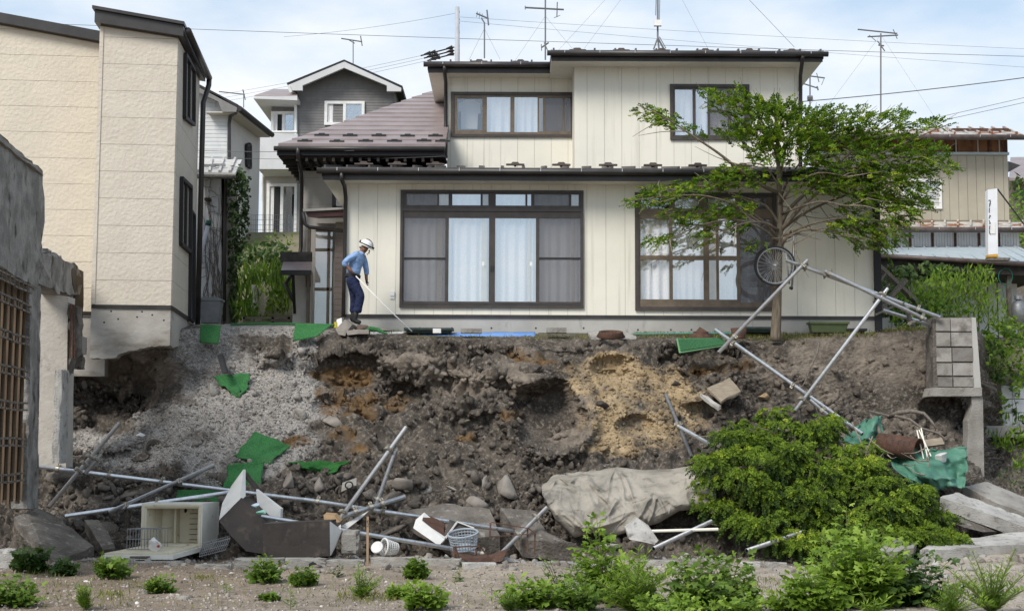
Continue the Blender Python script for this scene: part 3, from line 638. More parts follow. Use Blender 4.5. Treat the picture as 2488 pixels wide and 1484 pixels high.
# roofs
roofm = mat('brown_roof_metal', (0.06, 0.05, 0.047), (0.09, 0.078, 0.075), 2, rough=0.4, spec=0.5)
def shed_roof(pxl, pxr, pyf, Yf, Yb, rise, name, fas=0.2, guards=(), seams=True, refx=None):
    rx = (pxl + pxr) / 2
    xl, xr, zf = at(pxl, pyf, Yf).x, at(pxr, pyf, Yf).x, at(rx, pyf, Yf).z
    zbk = zf + rise
    mb = MB().prism([(xl, Yf, zf), (xl, Yb, zbk), (xl, Yb, zbk - 0.06), (xl, Yf, zf - 0.06)], (xr - xl, 0, 0)); rf = mb.go(name, roofm, house)
    MB().box(xl, xr, Yf + 0.06, Yf + 0.1, zf - 0.06 - fas, zf - 0.061).go('fascia', M_dark, rf)
    MB().prism([(xl, Yf + .1, zf - 0.06 - fas + .02), (xl, Yb, zf - .06 - fas + .02), (xl, Yb, zf - fas), (xl, Yf + .1, zf - fas)], (xr - xl, 0, 0)).go('soffit', M_cream, rf)
    MB().prism([(xl - .012, Yf + .02, zf + .02), (xl - .012, Yb, zbk + .02), (xl - .012, Yb, zbk - fas), (xl - .012, Yf + .02, zf - fas)], (.01, 0, 0)).prism([(xr + .002, Yf + .02, zf + .02), (xr + .002, Yb, zbk + .02), (xr + .002, Yb, zbk - fas), (xr + .002, Yf + .02, zf - fas)], (.01, 0, 0)).go('verge_trim', M_dark, rf)
    gutter(rf, (xl - 0.1, Yf - 0.05, zf - 0.085), (xr + 0.1, Yf - 0.05, zf - 0.085), 0.06)
    if seams:
        n = int((xr - xl) / 0.455); sl = (zbk - zf) / (Yb - Yf)
        for i in range(n + 1):
            x = xl + 0.05 + i * (xr - xl - .1) / n
            MB().prism([(x - .02, Yf + .01, zf + .001), (x + .02, Yf + .01, zf + .001), (x + .02, Yf + .01, zf + .05), (x - .02, Yf + .01, zf + .05)], (0, Yb - Yf - .02, zbk - zf - .01)).go('seam', roofm, rf)
    for px in guards:
        x = at(px, pyf, Yf).x; snow_guard(rf, x, Yf + 0.28, zf + 0.06 + 0.28 * rise / (Yb - Yf))
    return rf
shed_roof(783, 2140, 409, 29.35, 33.75, 0.86, 'lower_roof', 0.19, (880, 962, 1056, 1252, 1365, 1480, 1590, 1700, 1810))
shed_roof(1040, 1396, 150, 33.2, 39.0, 0.12, 'upper_left_roof', 0.19, (1164, 1265, 1366))
shed_roof(1340, 2000, 123, 32.0, 38.0, 0.12, 'upper_right_roof', 0.17, (1405, 1512, 1612, 1718, 1826, 1930))
# downspouts
def spout(parent, pts, r=0.042, m=None): return MB().tube([at(*p) if len(p) == 3 else p for p in pts], r, 10).go('downspout', m or M_dark, parent, True)
spout(house, [(830, 418, 29.3), (830, 436, 29.3), (837, 452, 29.75), (840, 480, 29.92), (837, 640, 29.92), (834, 770, 29.92)])
spout(house, [(1080, 158, 33.15), (1080, 172, 33.15), (1083, 200, 33.7), (1083, 382, 33.72), (1076, 392, 33.3), (1050, 402, 31.5), (1040, 411, 30.6)], 0.045)
spout(house, [(1950, 132, 31.95), (1950, 142, 31.95), (1945, 185, 32.6), (1945, 265, 32.66), (1945, 410, 32.66)], 0.045)
# ---------------------------------------------------------------- more building helpers
def ray(px, py): return Vector(RN @ np.array([(px - PW / 2) / FP, -(py - PH / 2) / FP, -1.0]))
def on_plane(px, py, o, n):
    d = ray(px, py); o = Vector(o); n = Vector(n); c = Vector((0, 0, CAMZ)); return c + d * ((o - c).dot(n) / d.dot(n))
def clip(poly, f):
    out = []
    for i in range(len(poly)):
        a, b = poly[i], poly[(i + 1) % len(poly)]; fa, fb = f(a), f(b)
        if fa >= 0: out.append(a)
        if (fa >= 0) != (fb >= 0): t = fa / (fa - fb); out.append((a[0] + (b[0] - a[0]) * t, a[1] + (b[1] - a[1]) * t))
    return out
def clad(wall, A, d, n, w, z0, z1a, z1b, pitch, m, t=0.014, gap=0.006, off=0.0):
    """horizontal boards on a wall from A along unit d, width w, top sloping from z1a to z1b"""
    A, d, n = Vector(A), Vector(d), Vector(n); z = z0 - off
    while z < max(z1a, z1b):
        lo, hi = max(z, z0) + gap / 2, z + pitch - gap / 2
        po = [(0, lo), (w, lo), (w, hi), (0, hi)]; po = clip(po, lambda q: z1a + (z1b - z1a) * q[0] / w - q[1])
        z += pitch
        if len(po) < 3 or hi <= lo: continue
        MB().prism([Vector((A.x, A.y, 0)) + d * q[0] + n * 0.001 + Vector((0, 0, q[1])) for q in po], n * t).go('siding_panel', m, wall)
def plate(parent, name, pts, n, t, m): return MB().prism(pts, Vector(n) * t).go(name, m, parent)
def frame_on(parent, pts, n, fm, gm, fw=0.06, cm=None, split=0):
    """window on any plane: four corner points, outward normal"""
    n = Vector(n).normalized(); a, b, c, d = map(Vector, pts); mb = MB()
    for p, q in ((a, b), (b, c), (c, d), (d, a)): mb.bar(p + n * 0.02, q + n * 0.02, 0.06, fw, up=n.cross(q - p)) if False else mb.bar(p + n * 0.03, q + n * 0.03, fw, 0.08, up=n)
    for k in range(split):
        f = (k + 1) / (split + 1); mb.bar(a.lerp(b, f) + n * 0.025, d.lerp(c, f) + n * 0.025, fw * .7, 0.06, up=n)
    o = mb.go('window', fm, parent); mb = MB().quad(a + n * 0.02, b + n * 0.02, c + n * 0.02, d + n * 0.02); mb.go('pane', gm, o)
    return o
M_beige_l = mat('embossed_beige_siding', (0.625, 0.56, 0.46), (0.59, 0.53, 0.44), 2, 0.4, 0.6, rough=0.65, bump=0.55, bscale=15, bdist=0.025, bdetail=2.0, brough=0.5)
M_beige_r = mat('embossed_grey_beige_siding', (0.575, 0.52, 0.44), (0.545, 0.49, 0.415), 2, 0.4, 0.6, rough=0.65, bump=0.55, bscale=15, bdist=0.025, bdetail=2.0, brough=0.5)
M_beige_s = mat('plain_beige_siding', (0.5, 0.455, 0.39), (0.46, 0.42, 0.36), 2, rough=0.7, bump=0.2, bscale=40)
M_bjoint = mat('beige_joint', (0.3, 0.26, 0.2), rough=0.9)
# ---------------------------------------------------------------- the beige house at the left edge
AL = R(5); dF = Vector((math.cos(AL), math.sin(AL), 0)); nF = Vector((math.sin(AL), -math.cos(AL), 0)); nS = Vector((math.cos(AL), math.sin(AL), 0)); dS = Vector((-math.sin(AL), math.cos(AL), 0))
Cn = at(415, 745, 27.0); zB = Cn.z
bh = thing('beige_house', 'tall beige house with embossed siding and brown roof at the left edge', 'house', (Cn.x - 2, 28, zB - 1))
Ca = on_plane(222, 748, Cn, nF); w1 = (Cn - Ca).length
pt = lambda px, py: on_plane(px, py, Cn, nF)
zl, zr = pt(238, 62).z, pt(432, 92).z
A0 = Vector((Ca.x, Ca.y, 0))
wl = MB().prism([A0 + Vector((0, 0, zB)), A0 + dF * w1 + Vector((0, 0, zB)), A0 + dF * w1 + Vector((0, 0, zr)), A0 + Vector((0, 0, zl))], dS * 0.12).go('front_wall', M_bjoint, bh)
clad(wl, A0, dF, nF, w1, zB + 0.02, zl - 0.02, zr - 0.02, 0.512, M_beige_r, off=0.05)
MB().obox(A0 + dF * 0.03 + nF * 0.02 + Vector((0, 0, (zB + zl) / 2)), dF * 0.035, nF * 0.012, (0, 0, (zl - zB) / 2 - 0.03)).go('corner_trim', M_beige_r, bh)
sd_ = 3.15
Cs = Vector((Cn.x, Cn.y, 0))
sw = MB().prism([Cs - nS * 0.001 + Vector((0, 0, zB)), Cs + dS * sd_ - nS * .001 + Vector((0, 0, zB)), Cs + dS * sd_ - nS * .001 + Vector((0, 0, zr)), Cs - nS * .001 + Vector((0, 0, zr))], -nS * 0.1).go('side_wall', M_bjoint, bh)
clad(sw, Cs + nS * 0.0, dS, nS, sd_, zB + .02, zr - .03, zr - .03, 0.512, M_beige_s, off=0.05)
# recessed left wing
offs = dS * 1.45
Lp = A0 + offs; w2 = 5.0; zlw, zrw = zl + 0.02 + 0.62, zl - 0.15
o_ = Lp - dF * w2
pl = lambda px, py: on_plane(px, py, Lp, nF)
zA, zC = pl(0, 60).z, pl(238, 104).z; sA = (pl(0, 60) - o_).dot(dF); sC = (pl(238, 104) - o_).dot(dF); sl_ = (zC - zA) / (sC - sA); z_l, z_r = zA - sl_ * sA, zA + sl_ * (w2 - sA)
wl2 = MB().prism([o_ + Vector((0, 0, zB)), Lp + Vector((0, 0, zB)), Lp + Vector((0, 0, z_r)), o_ + Vector((0, 0, z_l))], dS * 0.12).go('wing_wall', M_bjoint, bh)
clad(wl2, o_, dF, nF, w2 - 0.001, zB + .02, z_l - .02, z_r - .02, 0.512, M_beige_l, off=0.05)
MB().prism([A0 + Vector((0, 0, zB)), A0 + offs + Vector((0, 0, zB)), A0 + offs + Vector((0, 0, zl)), A0 + Vector((0, 0, zl))], dF * 0.05).go('return_wall', M_beige_r, bh)
# roofs with deep brown verges
rt = lambda s, z, b: A0 + dF * s + dS * b + Vector((0, 0, z))
s_top = (zr - zl) / w1
zq = lambda s: zl + s_top * s
rf = MB().prism([rt(-.08, zq(-.08), -.18), rt(w1 + .12, zq(w1 + .12), -.18), rt(w1 + .12, zq(w1 + .12) + .2, -.18), rt(-.08, zq(-.08) + .24, -.18)], dS * (sd_ + .3)).go('roof', M_dark, bh)
rt2 = lambda s, z, b: o_ + dF * s + dS * b + Vector((0, 0, z))
MB().prism([rt2(-.2, z_l - .2 * sl_, -.18), rt2(w2, z_r, -.18), rt2(w2, z_r + .2, -.18), rt2(-.2, z_l + .2 - .2 * sl_, -.18)], dS * 3).go('wing_roof', M_dark, bh)
MB().prism([rt(-.12, zq(-.12) + .24, -.24), rt(w1 + .14, zq(w1) + .19, -.24), rt(w1 + .14, zq(w1) + .25, -.24), rt(-.12, zq(-.12) + .30, -.24)], dS * (sd_ + .4)).go('roof_cap', M_dark, rf)
ge0, ge1 = Cs + nS * .2 - dS * .15 + Vector((0, 0, zr + .1)), Cs + nS * .2 + dS * (sd_ + .1) + Vector((0, 0, zr + .06))
gt = MB().tube([ge0, ge1], .065, 12).go('gutter', M_dark, bh, True)
MB().tube([ge1 + Vector((0, 0, .03)), ge1 + Vector((0, -0.02, -.16)), Cs + dS * sd_ + nS * .1 + Vector((0, 0, zr - .5)), Cs + dS * sd_ + nS * .1 + Vector((0, 0, zB - .1))], .055, 10).go('downspout', M_dark, bh, True)
p = Cs + dS * 2.6 - nS * .5; MB().box(p.x - .25, p.x + .35, p.y, p.y + .4, zr + .2, zr + .62).box(p.x - .3, p.x + .4, p.y - .05, p.y + .45, zr + .62, zr + .7).go('chimney', M_dark, bh)
MB().prism([A0 + nF * .03 + Vector((0, 0, zB - .05)), A0 + dF * (w1 + .03) + nF * .03 + Vector((0, 0, zB - .05)), A0 + dF * (w1 + .03) + nF * .03 + Vector((0, 0, zB + .018)), A0 + nF * .03 + Vector((0, 0, zB + .018))], -nF * .026).go('flashing', M_dark, bh)
MB().prism([Cs + nS * .03 - dS * .03 + Vector((0, 0, zB - .05)), Cs + nS * .03 + dS * sd_ + Vector((0, 0, zB - .05)), Cs + nS * .03 + dS * sd_ + Vector((0, 0, zB + .018)), Cs + nS * .03 - dS * .03 + Vector((0, 0, zB + .018))], -nS * .026).go('side_flashing', M_dark, bh)
MB().prism([o_ + nF * .03 + Vector((0, 0, zB - .06)), Lp + nF * .03 + Vector((0, 0, zB - .06)), Lp + nF * .03 + Vector((0, 0, zB + .012)), o_ + nF * .03 + Vector((0, 0, zB + .012))], -nF * .026).go('wing_flashing', M_dark, bh)
M_fnd = mat('stained_foundation', (0.43, 0.41, 0.38), (0.33, 0.31, 0.28), 1.4, 0.35, 0.65, (0.16, 0.14, 0.115), 1.3, 0.5, 0.68, rough=0.95, bump=0.5, bscale=14, bdist=0.02, stretch3=(0.6, 0.6, 1.6))
# foundation, broken and undermined along its lower edge
def fnd():
    n = 40; mb = MB(); rq = random.Random(4); bot = lambda s: zB - (np.interp(s, [0, .33, .36, .6, .8, 1], [.98, .97, .88, .8, .74, .72]) + rq.uniform(-.012, .012))
    pts = [A0 + dF * (w1 * i / n) + nF * .005 + Vector((0, 0, bot(i / n))) for i in range(n + 1)]
    mb.prism(pts + [A0 + dF * w1 + nF * .005 + Vector((0, 0, zB - .051)), A0 + nF * .005 + Vector((0, 0, zB - .051))], dS * 0.35)
    return mb
fo = fnd().go('foundation', M_fnd, bh)
MB().prism([Cs - nS * .004 + dS * .352 + Vector((0, 0, zB - .75)), Cs - nS * .004 + dS * sd_ + Vector((0, 0, zB - .42)), Cs - nS * .004 + dS * sd_ + Vector((0, 0, zB - .052)), Cs - nS * .004 + dS * .352 + Vector((0, 0, zB - .052))], -nS * .3).go('side_foundation', M_fnd, bh)
MB().obox((o_ + Lp) / 2 + dS * .2 - dF * .0 + Vector((0, 0, zB - .65)), dF * w2 / 2, dS * .19, (0, 0, .585)).go('wing_foundation', M_fnd, bh)
for px, py in ((270, 756), (345, 757), (287, 775), (398, 778), (333, 770), (253, 783), (370, 765)):
    q_ = on_plane(px, py, Cn + nF * .006, nF); MB().lathe(q_, [(.018, 0), (0, .001)], 8, nF).go('tie_hole', M_black, fo)
sp = lambda px, py: on_plane(px, py, Cs + nS * .016, nS)
for q4, s in ((((444, 285), (467, 303), (468, 172), (446, 132)), 1), (((435, 592), (458, 612), (460, 455), (437, 433)), 1)):
    w_ = frame_on(bh, [sp(*k) for k in q4], nS, M_black, M_glass_sky, .07, split=s)
sdr = [sp(*k) for k in ((457, 776), (467, 780), (468, 525), (460, 512))]
frame_on(bh, sdr, nS, M_black, M_glass, .05)
# ---------------------------------------------------------------- older wing with the purple metal roof
M_pur = mat('purple_brown_roof', (0.21, 0.165, 0.16), (0.26, 0.21, 0.205), 1.5, 0.4, 0.6, rough=0.42, spec=0.5)
M_stucco = mat('pale_stucco', (0.52, 0.49, 0.45), (0.47, 0.44, 0.4), 2, 0.4, 0.6, rough=0.9, bump=0.3, bscale=40)
YO = 33.2
oh = thing('old_house', 'pale stucco house with purple-brown hip roof and timber eaves left of the cream house', 'house', (wx(780, YO), YO, 4.1))
e0 = at(676, 352, 32.0); e1 = at(1081, 352, 32.0); slope = math.tan(R(25))
tp = on_plane(1050, 222, e0, Vector((0, -slope, 1))); 
nrow = 13; rfp = MB(); rr = []
for k in range(nrow):
    f0, f1 = k / nrow, (k + 1) / nrow
    a, b = e0.lerp(tp, f0), e0.lerp(tp, f1); lift = Vector((0, 0, 0.035))
    ra, rb = Vector((e1.x, a.y, a.z)), Vector((e1.x, b.y, b.z))
    rr.append([a + lift, ra + lift, rb + lift * 0.15, b + lift * 0.15])
base = MB().prism([e0, Vector((e1.x, e0.y, e0.z)), Vector((e1.x, tp.y, tp.z)), tp], (0, 0, -.1)).go('roof', M_pur, oh)
for q4 in rr:
    mb = MB().add(q4 + [q4[0] - Vector((0, 0, .034)), q4[1] - Vector((0, 0, .034))], [(0, 1, 2, 3), (4, 5, 1, 0)]); mb.go('roof_course', M_pur, base)
bk = Vector((e0.x + .15, 38, e0.z)); MB().prism([e0, tp, Vector((tp.x + .4, 39, tp.z)), bk], (0, 0, -.08)).go('hip_slope', M_pur, base)
MB().box(e0.x - .02, e1.x, 31.97, 32.06, e0.z - .24, e0.z - .03).go('fascia', M_black, base)
MB().prism([e0 + Vector((-.03, .05, -.2)), e0 + Vector((-.03, .05, -.02)), bk + Vector((-.03, 0, -.02)), bk + Vector((-.03, 0, -.2))], (.05, 0, 0)).go('side_fascia', M_black, base)
M_eave = mat('dark_eave_timber', (0.03, 0.026, 0.024), (0.05, 0.044, 0.04), 6, rough=0.9)
MB().prism([e0 + Vector((0, .06, -.26)), Vector((e1.x, 32.06, e0.z - .26)), Vector((e1.x, YO, e0.z - .18)), Vector((e0.x, 38, e0.z - .18))], (0, 0, .06)).go('eave_boards', M_eave, base)
for k in range(16):
    x = e0.x + .4 + k * .2; MB().box(x, x + .06, 32.03, YO, e0.z - .36, e0.z - .27).go('rafter', M_eave, base)
for k in range(11):
    y = 32.4 + k * .4; MB().box(e0.x + .05, e0.x + .7, y, y + .06, e0.z - .36, e0.z - .27).go('side_rafter', M_eave, base)
gutter(base, (e0.x - .08, 31.92, e0.z - .1), (e1.x, 31.92, e0.z - .1), .055, bm_=False)
M_bracket2 = M_snow
for px, py in ((740, 345), (818, 346), (888, 345), (958, 345), (1030, 344), (1075, 345), (781, 330), (850, 331), (920, 331), (990, 332), (1058, 332)):
    q_ = on_plane(px, py, e0 + Vector((0, 0, .02)), Vector((0, -slope, 1))); s_ = .55
    mb = MB().prism([(q_.x + a * s_, q_.y, q_.z + b * s_) for a, b in ((-.3, 0), (-.3, .06), (-.12, .06), (-.12, .1), (.12, .1), (.12, .06), (.3, .06), (.3, 0))], (0, .08, .03)); mb.go('snow_guard', M_black, base)
ox0, ox1 = wx(728, YO), wx(845, YO)
ozt = e0.z - .22
hw = rect((812, 842, 447, 506), YO)
owl = holes_boxes(MB(), ox0, ox1 + 2, 4.0, ozt, YO, YO + .15, [hw]).go('wall', M_stucco, oh)
MB().box(ox0, ox0 + .15, YO + .15, 39, 4.0, ozt).go('side_wall', M_stucco, oh)
for z_ in np.arange(4.9, ozt, .62): MB().box(ox0, ox1, YO - .002, YO - .0005, z_, z_ + .006).go('wall_joint', M_bjoint, owl)
frame_on(oh, [Vector((hw[0], YO, hw[2])), Vector((hw[1], YO, hw[2])), Vector((hw[1], YO, hw[3])), Vector((hw[0], YO, hw[3]))], (0, -1, 0), M_frame, M_glass, .08)
M_orange = mat('painted_window_light', (0.75, 0.38, 0.14), (0.65, 0.3, 0.1), 5, rough=0.9)  # orange colour stands for the light in this window
curtain(MB(), hw[0], hw[1], hw[2], hw[3], YO + .12, seed=3).go('curtain', M_orange, oh, True)  # wavy sheet that carries the painted orange light
spout(oh, [(724, 358, 31.9), (724, 375, 31.9), (732, 420, 32.7), (733, 445, 33.0), (731, 600, 33.1), (728, 622, 33.0), (712, 642, 32.3), (708, 668, 31.9), (694, 690, 31.6), (705, 715, 31.7), (716, 735, 31.75), (716, 783, 31.75)], .045)
# entrance porch
M_redr = mat('dark_red_roof_metal', (0.085, 0.032, 0.03), (0.06, 0.025, 0.024), 4, rough=0.45)
M_tile = mat('taupe_brick_tile', (0.25, 0.2, 0.185), (0.2, 0.165, 0.15), 4, rough=0.8)
YP = 31.6
porch = thing('entrance_porch', 'glazed entrance porch with dark red roof beside the downpipe', 'porch', (wx(790, YP), YP, 4.1))
q = lambda px, py, Y=YP: at(px, py, Y)
MB().prism([q(740, 512, 31), q(848, 507, 31), q(848, 524, 31), q(748, 527, 31)], (0, 1.8, .25)).go('roof', M_redr, porch)
MB().prism([q(735, 508, 30.95), q(848, 503, 30.95), q(848, 508, 30.95), q(737, 514, 30.95)], (0, 1.8, .25)).go('roof_edge', M_conc, porch)
MB().tube([q(737, 515, 30.9), q(741, 545, 30.9), q(752, 552, 30.9), q(840, 562, 30.95)], .04, 10).go('gutter', M_dark, porch, True)
fr = MB()
for a in ((758, 765, 556, 787), (806, 812, 556, 787)): fr.box(q(a[0], 0).x, q(a[1], 0).x, YP - .05, YP + .05, q(760, a[3]).z, q(760, a[2]).z)
for b in ((556, 563), (604, 610), (699, 706)): fr.box(q(765, 700).x, q(806, 700).x, YP - .05, YP + .05, q(760, b[1]).z, q(760, b[0]).z)
dr = fr.go('door_frame', M_bronze, porch)
for b in ((563, 604), (610, 699), (706, 787)): MB().box(q(765, 700).x, q(806, 700).x, YP, YP + .01, q(760, b[1]).z, q(760, b[0]).z).go('pane', M_glass, dr)
MB().quad(q(765, 787, YP + .7), q(806, 787, YP + .7), q(806, 563, YP + .7), q(765, 563, YP + .7)).go('inner_curtain', M_stucco, porch)
for k in range(15):
    z0 = q(820, 770 - k * 14.4).z; MB().box(q(813, 700).x, q(838, 700).x, YP - .06, YP + .1, z0, z0 + .115).go('brick_tile', M_tile, porch)
MB().box(q(813, 700).x, q(838, 700).x, YP - .05, YP + .1, 4.0, q(820, 540).z).go('pier', M_bjoint, porch)
MB().box(q(757, 700).x - .02, q(838, 700).x, YP + .75, YP + .9, 4.0, q(820, 530).z).go('back_wall', M_stucco, porch)
lo = thing('lean_to_roof', 'small dark lean-to roof with pale wall under the bent downpipe', 'lean-to', (wx(718, 31.7), 31.7, 4.1))
MB().prism([q(680, 612, 31.5), q(757, 612, 31.5), q(757, 635, 31.4), q(682, 635, 31.4)], (0, .12, 0)).go('upper_fascia', M_eave, lo)
MB().prism([q(688, 636, 31.4), q(757, 636, 31.4), q(757, 656, 30.9), q(683, 656, 30.9)], (0, .02, -.04)).go('roof', M_pur, lo)
MB().box(q(682, 660, 30.9).x, q(757, 660, 30.9).x, 30.86, 30.92, q(700, 668, 30.9).z, q(700, 657, 30.9).z).go('eave', M_black, lo)
MB().box(q(712, 700, 31.7).x, q(758, 700, 31.7).x, 31.7, 31.8, 4.0, q(740, 660, 31.7).z).go('wall', M_stucco, lo)
MB().bar(q(712, 668, 31), q(716, 760, 31.65), .06, .06).go('brace', M_black, lo)
wl_ = MB().box(q(744, 690, 31.65).x, q(754, 690, 31.65).x, 31.6, 31.69, q(745, 697, 31.65).z, q(745, 670, 31.65).z).go('wall_lantern', M_black, lo)
# ---------------------------------------------------------------- grey gabled house on the hill
M_greyb = mat('grey_brick_siding', (0.225, 0.218, 0.214), (0.195, 0.188, 0.185), 3, rough=0.8)
M_whiter = mat('white_render', (0.6, 0.6, 0.61), (0.55, 0.55, 0.56), 2, rough=0.85, bump=0.2, bscale=50)
M_pgrey = mat('pale_grey_siding', (0.5, 0.47, 0.44), (0.46, 0.435, 0.41), 2, rough=0.85)
YG = 46.0
gh = thing('gabled_house', 'grey brick gabled house with white fascias and white balcony on the hill', 'house', (wx(830, YG), YG, 7))
g = lambda px, py, Y=YG: at(px, py, Y)
gw = MB().prism([g(722, 600), g(958, 600), g(958, 212), g(835, 160), g(722, 208)], (0, .2, 0)).go('gable_wall', M_greyb, gh)
zz0, zz1 = g(830, 560).z, g(830, 160).z
for z_ in np.arange(g(830, 330).z, g(830, 165).z, .09):
    f = max(0.0, min(1.0, (z_ - g(830, 210).z) / (g(830, 160).z - g(830, 210).z))); a, b = g(722, 300).x, g(958, 300).x; m_ = g(835, 300).x
    MB().box(a + (m_ - a) * f + .02, b + (m_ - b) * f - .02, YG - .012, YG - .001, z_, z_ + .078).go('brick_course', M_greyb, gw)
MB().box(g(722, 300).x, g(722, 300).x + .2, YG + .2, YG + 7, g(722, 600).z, g(722, 215).z).go('side_wall', M_greyb, gh)
MB().box(g(958, 300).x - .2, g(958, 300).x, YG + .2, YG + 7, g(722, 600).z, g(722, 215).z).go('far_side_wall', M_greyb, gh)
YF = YG - .6
rg = MB().prism([g(698, 206, YF), g(836, 149, YF), g(836, 145, YF), g(696, 202, YF)], (0, 8, 0)).prism([g(836, 149, YF), g(976, 213, YF), g(978, 209, YF), g(836, 145, YF)], (0, 8, 0)).go('roof', M_black, gh)
MB().prism([g(700, 207, YF + .01), g(836, 150, YF + .01), g(836, 165, YF + .01), g(735, 208, YF + .01), g(735, 220, YF + .01), g(702, 220, YF + .01)], (0, .12, 0)).go('left_fascia', M_whiter, gh)
MB().prism([g(836.2, 150, YF + .01), g(975, 214, YF + .01), g(974, 222, YF + .01), g(940, 222, YF + .01), g(940, 208, YF + .01), g(836.2, 165, YF + .01)], (0, .12, 0)).go('right_fascia', M_whiter, gh)
def hwin(par, q4, Y, split=0.5, dark=True):
    a, b, c, d = q4; x0, x1, z0, z1 = g(a, (c + d) / 2, Y).x, g(b, (c + d) / 2, Y).x, g(a, d, Y).z, g(a, c, Y).z; fw = .09
    mb = MB(); xm = x0 + (x1 - x0) * split; holes_boxes(mb, x0, x1, z0, z1, Y - .08, Y + .02, [(x0 + fw, xm - fw / 2, z0 + fw, z1 - fw), (xm + fw / 2, x1 - fw, z0 + fw, z1 - fw)])
    o = mb.go('window', M_white, par); MB().box(xm, x1 - fw, Y - .03, Y - .025, z0 + fw, z1 - fw).go('pane', M_glass_sky, o)
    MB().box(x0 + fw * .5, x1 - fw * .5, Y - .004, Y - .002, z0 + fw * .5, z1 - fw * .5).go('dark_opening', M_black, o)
    curtain(MB(), x0 + fw, x0 + fw + (x1 - x0) * .14, z0 + fw, z1 - fw, Y - .02, .01, .1, seed=int(a)).go('curtain', M_lace, o, True)
    return o
hwin(gh, (789, 886, 247, 305), YG)
YW = YG - .0
lw = MB().box(g(655, 300).x, g(722, 300).x - .002, YG + .3, YG + 4, g(655, 600).z, g(655, 245).z).go('left_wing', M_greyb, gh)
MB().prism([g(616, 240, YG - .7), g(722, 244, YG - .7), g(722, 234, YG - .7), g(616, 236, YG - .7)], (0, 5, 0)).go('wing_eave', M_whiter, gh)
MB().prism([g(618, 235, YG - .7), g(722, 235, YG - .7), g(722, 220, YG + 2), g(664, 220, YG + 2)], (0, .02, .05)).go('wing_roof', M_pur, gh)
hwin(gh, (659, 720, 272, 330), YG + .3)
bl = MB().box(g(627, 380, YG - 1.2).x, g(722, 380, YG - 1.2).x, YG - 1.2, YG + .3, g(650, 411, YG - 1.2).z, g(650, 326, YG - 1.2).z).go('balcony', M_whiter, gh)
MB().tube([g(632, 321, YG - 1.2), g(722, 321, YG - 1.2)], .04, 8).go('rail', M_white, bl)
lo_ = MB().box(g(634, 500, YG + .1).x, g(740, 500, YG + .1).x, YG + .1, YG + 3, g(650, 600, YG).z, g(650, 412, YG).z).go('lower_wall', M_pgrey, gh)
hwin(gh, (648, 722, 447, 572), YG + .1)
MB().tube([g(702, 210, YF), g(706, 222, YF), g(718, 230, YG - .1), g(719, 330, YG - .1)], .05, 8).go('downspout', M_white, gh)
MB().tube([g(644, 415, YG), g(637, 425, YG), g(637, 575, YG)], .05, 8).go('lower_downspout', M_white, gh)
# retaining wall, mesh fence of the hill
rw = thing('hill_retaining_wall', 'concrete retaining wall below the wire mesh fence on the hill', 'retaining wall', at(630, 610, 42))
MB().prism([at(565, 582, 42), at(700, 576, 42), at(700, 640, 42), at(565, 640, 42)], (0, .3, 0)).go('wall', M_conc, rw)
fc = thing('mesh_fence', 'thin wire mesh fence on top of the hill retaining wall', 'fence', at(640, 578, 42.1))
for k in range(8): a, b = at(582 + 20 * k, 522, 42.1), at(582 + 20 * k, 578, 42.1); MB().bar(a, b, .025 if k % 3 == 0 else .008).go('post' if k % 3 == 0 else 'wire', M_galv_d, fc)
for k in range(26): a, b = at(584 + 5.3 * k, 524, 42.14), at(584 + 5.3 * k, 576, 42.14); MB().bar(a, b, .005).go('wire', M_galv_d, fc)
for k in range(5): a, b = at(580, 523 + 12 * k, 42.12), at(722, 521 + 12 * k, 42.12); MB().bar(a, b, .009).go('rail', M_galv_d, fc)
# ---------------------------------------------------------------- white brick house behind the beige one
YB = 40.0
wh = thing('white_house', 'white brick house with dark grey roof behind the beige house', 'house', (wx(560, YB), YB, 6))
b_ = lambda px, py, Y=YB: at(px, py, Y)
M_wbrick = mat('white_brick', (0.66, 0.67, 0.68), (0.6, 0.61, 0.62), 3, rough=0.85)
ww = MB().prism([b_(440, 640), b_(554, 640), b_(554, 262), b_(497, 226), b_(440, 200)], (0, .2, 0)).go('front_wall', M_wbrick, wh)
for z_ in np.arange(b_(500, 600).z, b_(500, 235).z, .11):
    MB().box(b_(470, 400).x, b_(551, 400).x if z_ < b_(550, 268).z else b_(520, 400).x, YB - .012, YB - .001, z_, z_ + .095).go('brick_course', M_wbrick, ww)
c0 = b_(554, 400); MB().prism([b_(555, 640), Vector((c0.x + .35, 43, b_(555, 640).z)), Vector((c0.x + .35, 43, b_(555, 268).z)), b_(555, 268)], (-.15, .02, 0)).go('side_wall', M_pgrey, wh)
MB().prism([b_(440, 192, 39.5), b_(534, 235, 39.5), b_(576, 262, 39.5), b_(574, 272, 39.5), b_(540, 272, 39.5), b_(530, 247, 39.5), b_(440, 204, 39.5)], (0, .15, 0)).go('verge', M_greyb, wh)
e_ = b_(577, 262, 39.5); MB().prism([b_(440, 190, 39.5), e_, e_ + Vector((0, 0, .1)), b_(440, 182, 39.5)], (.35, 3.4, 0)).go('roof', M_black, wh)
MB().prism([e_ + Vector((-.9, .1, -.12)), e_ + Vector((0, .1, -.12)), e_ + Vector((.35, 3.3, -.12)), e_ + Vector((-.5, 3.3, -.12))], (0, 0, .04)).go('soffit', M_pgrey, wh)
MB().tube([e_ + Vector((.05, 0, -.02)), e_ + Vector((.4, 3.4, -.02))], .08, 8).go('gutter', M_black, wh)
MB().tube([b_(574, 274, 39.6), b_(560, 282, 39.9), b_(557, 300, 39.95), b_(557, 640, 39.95)], .05, 8).go('downspout', M_dark, wh)
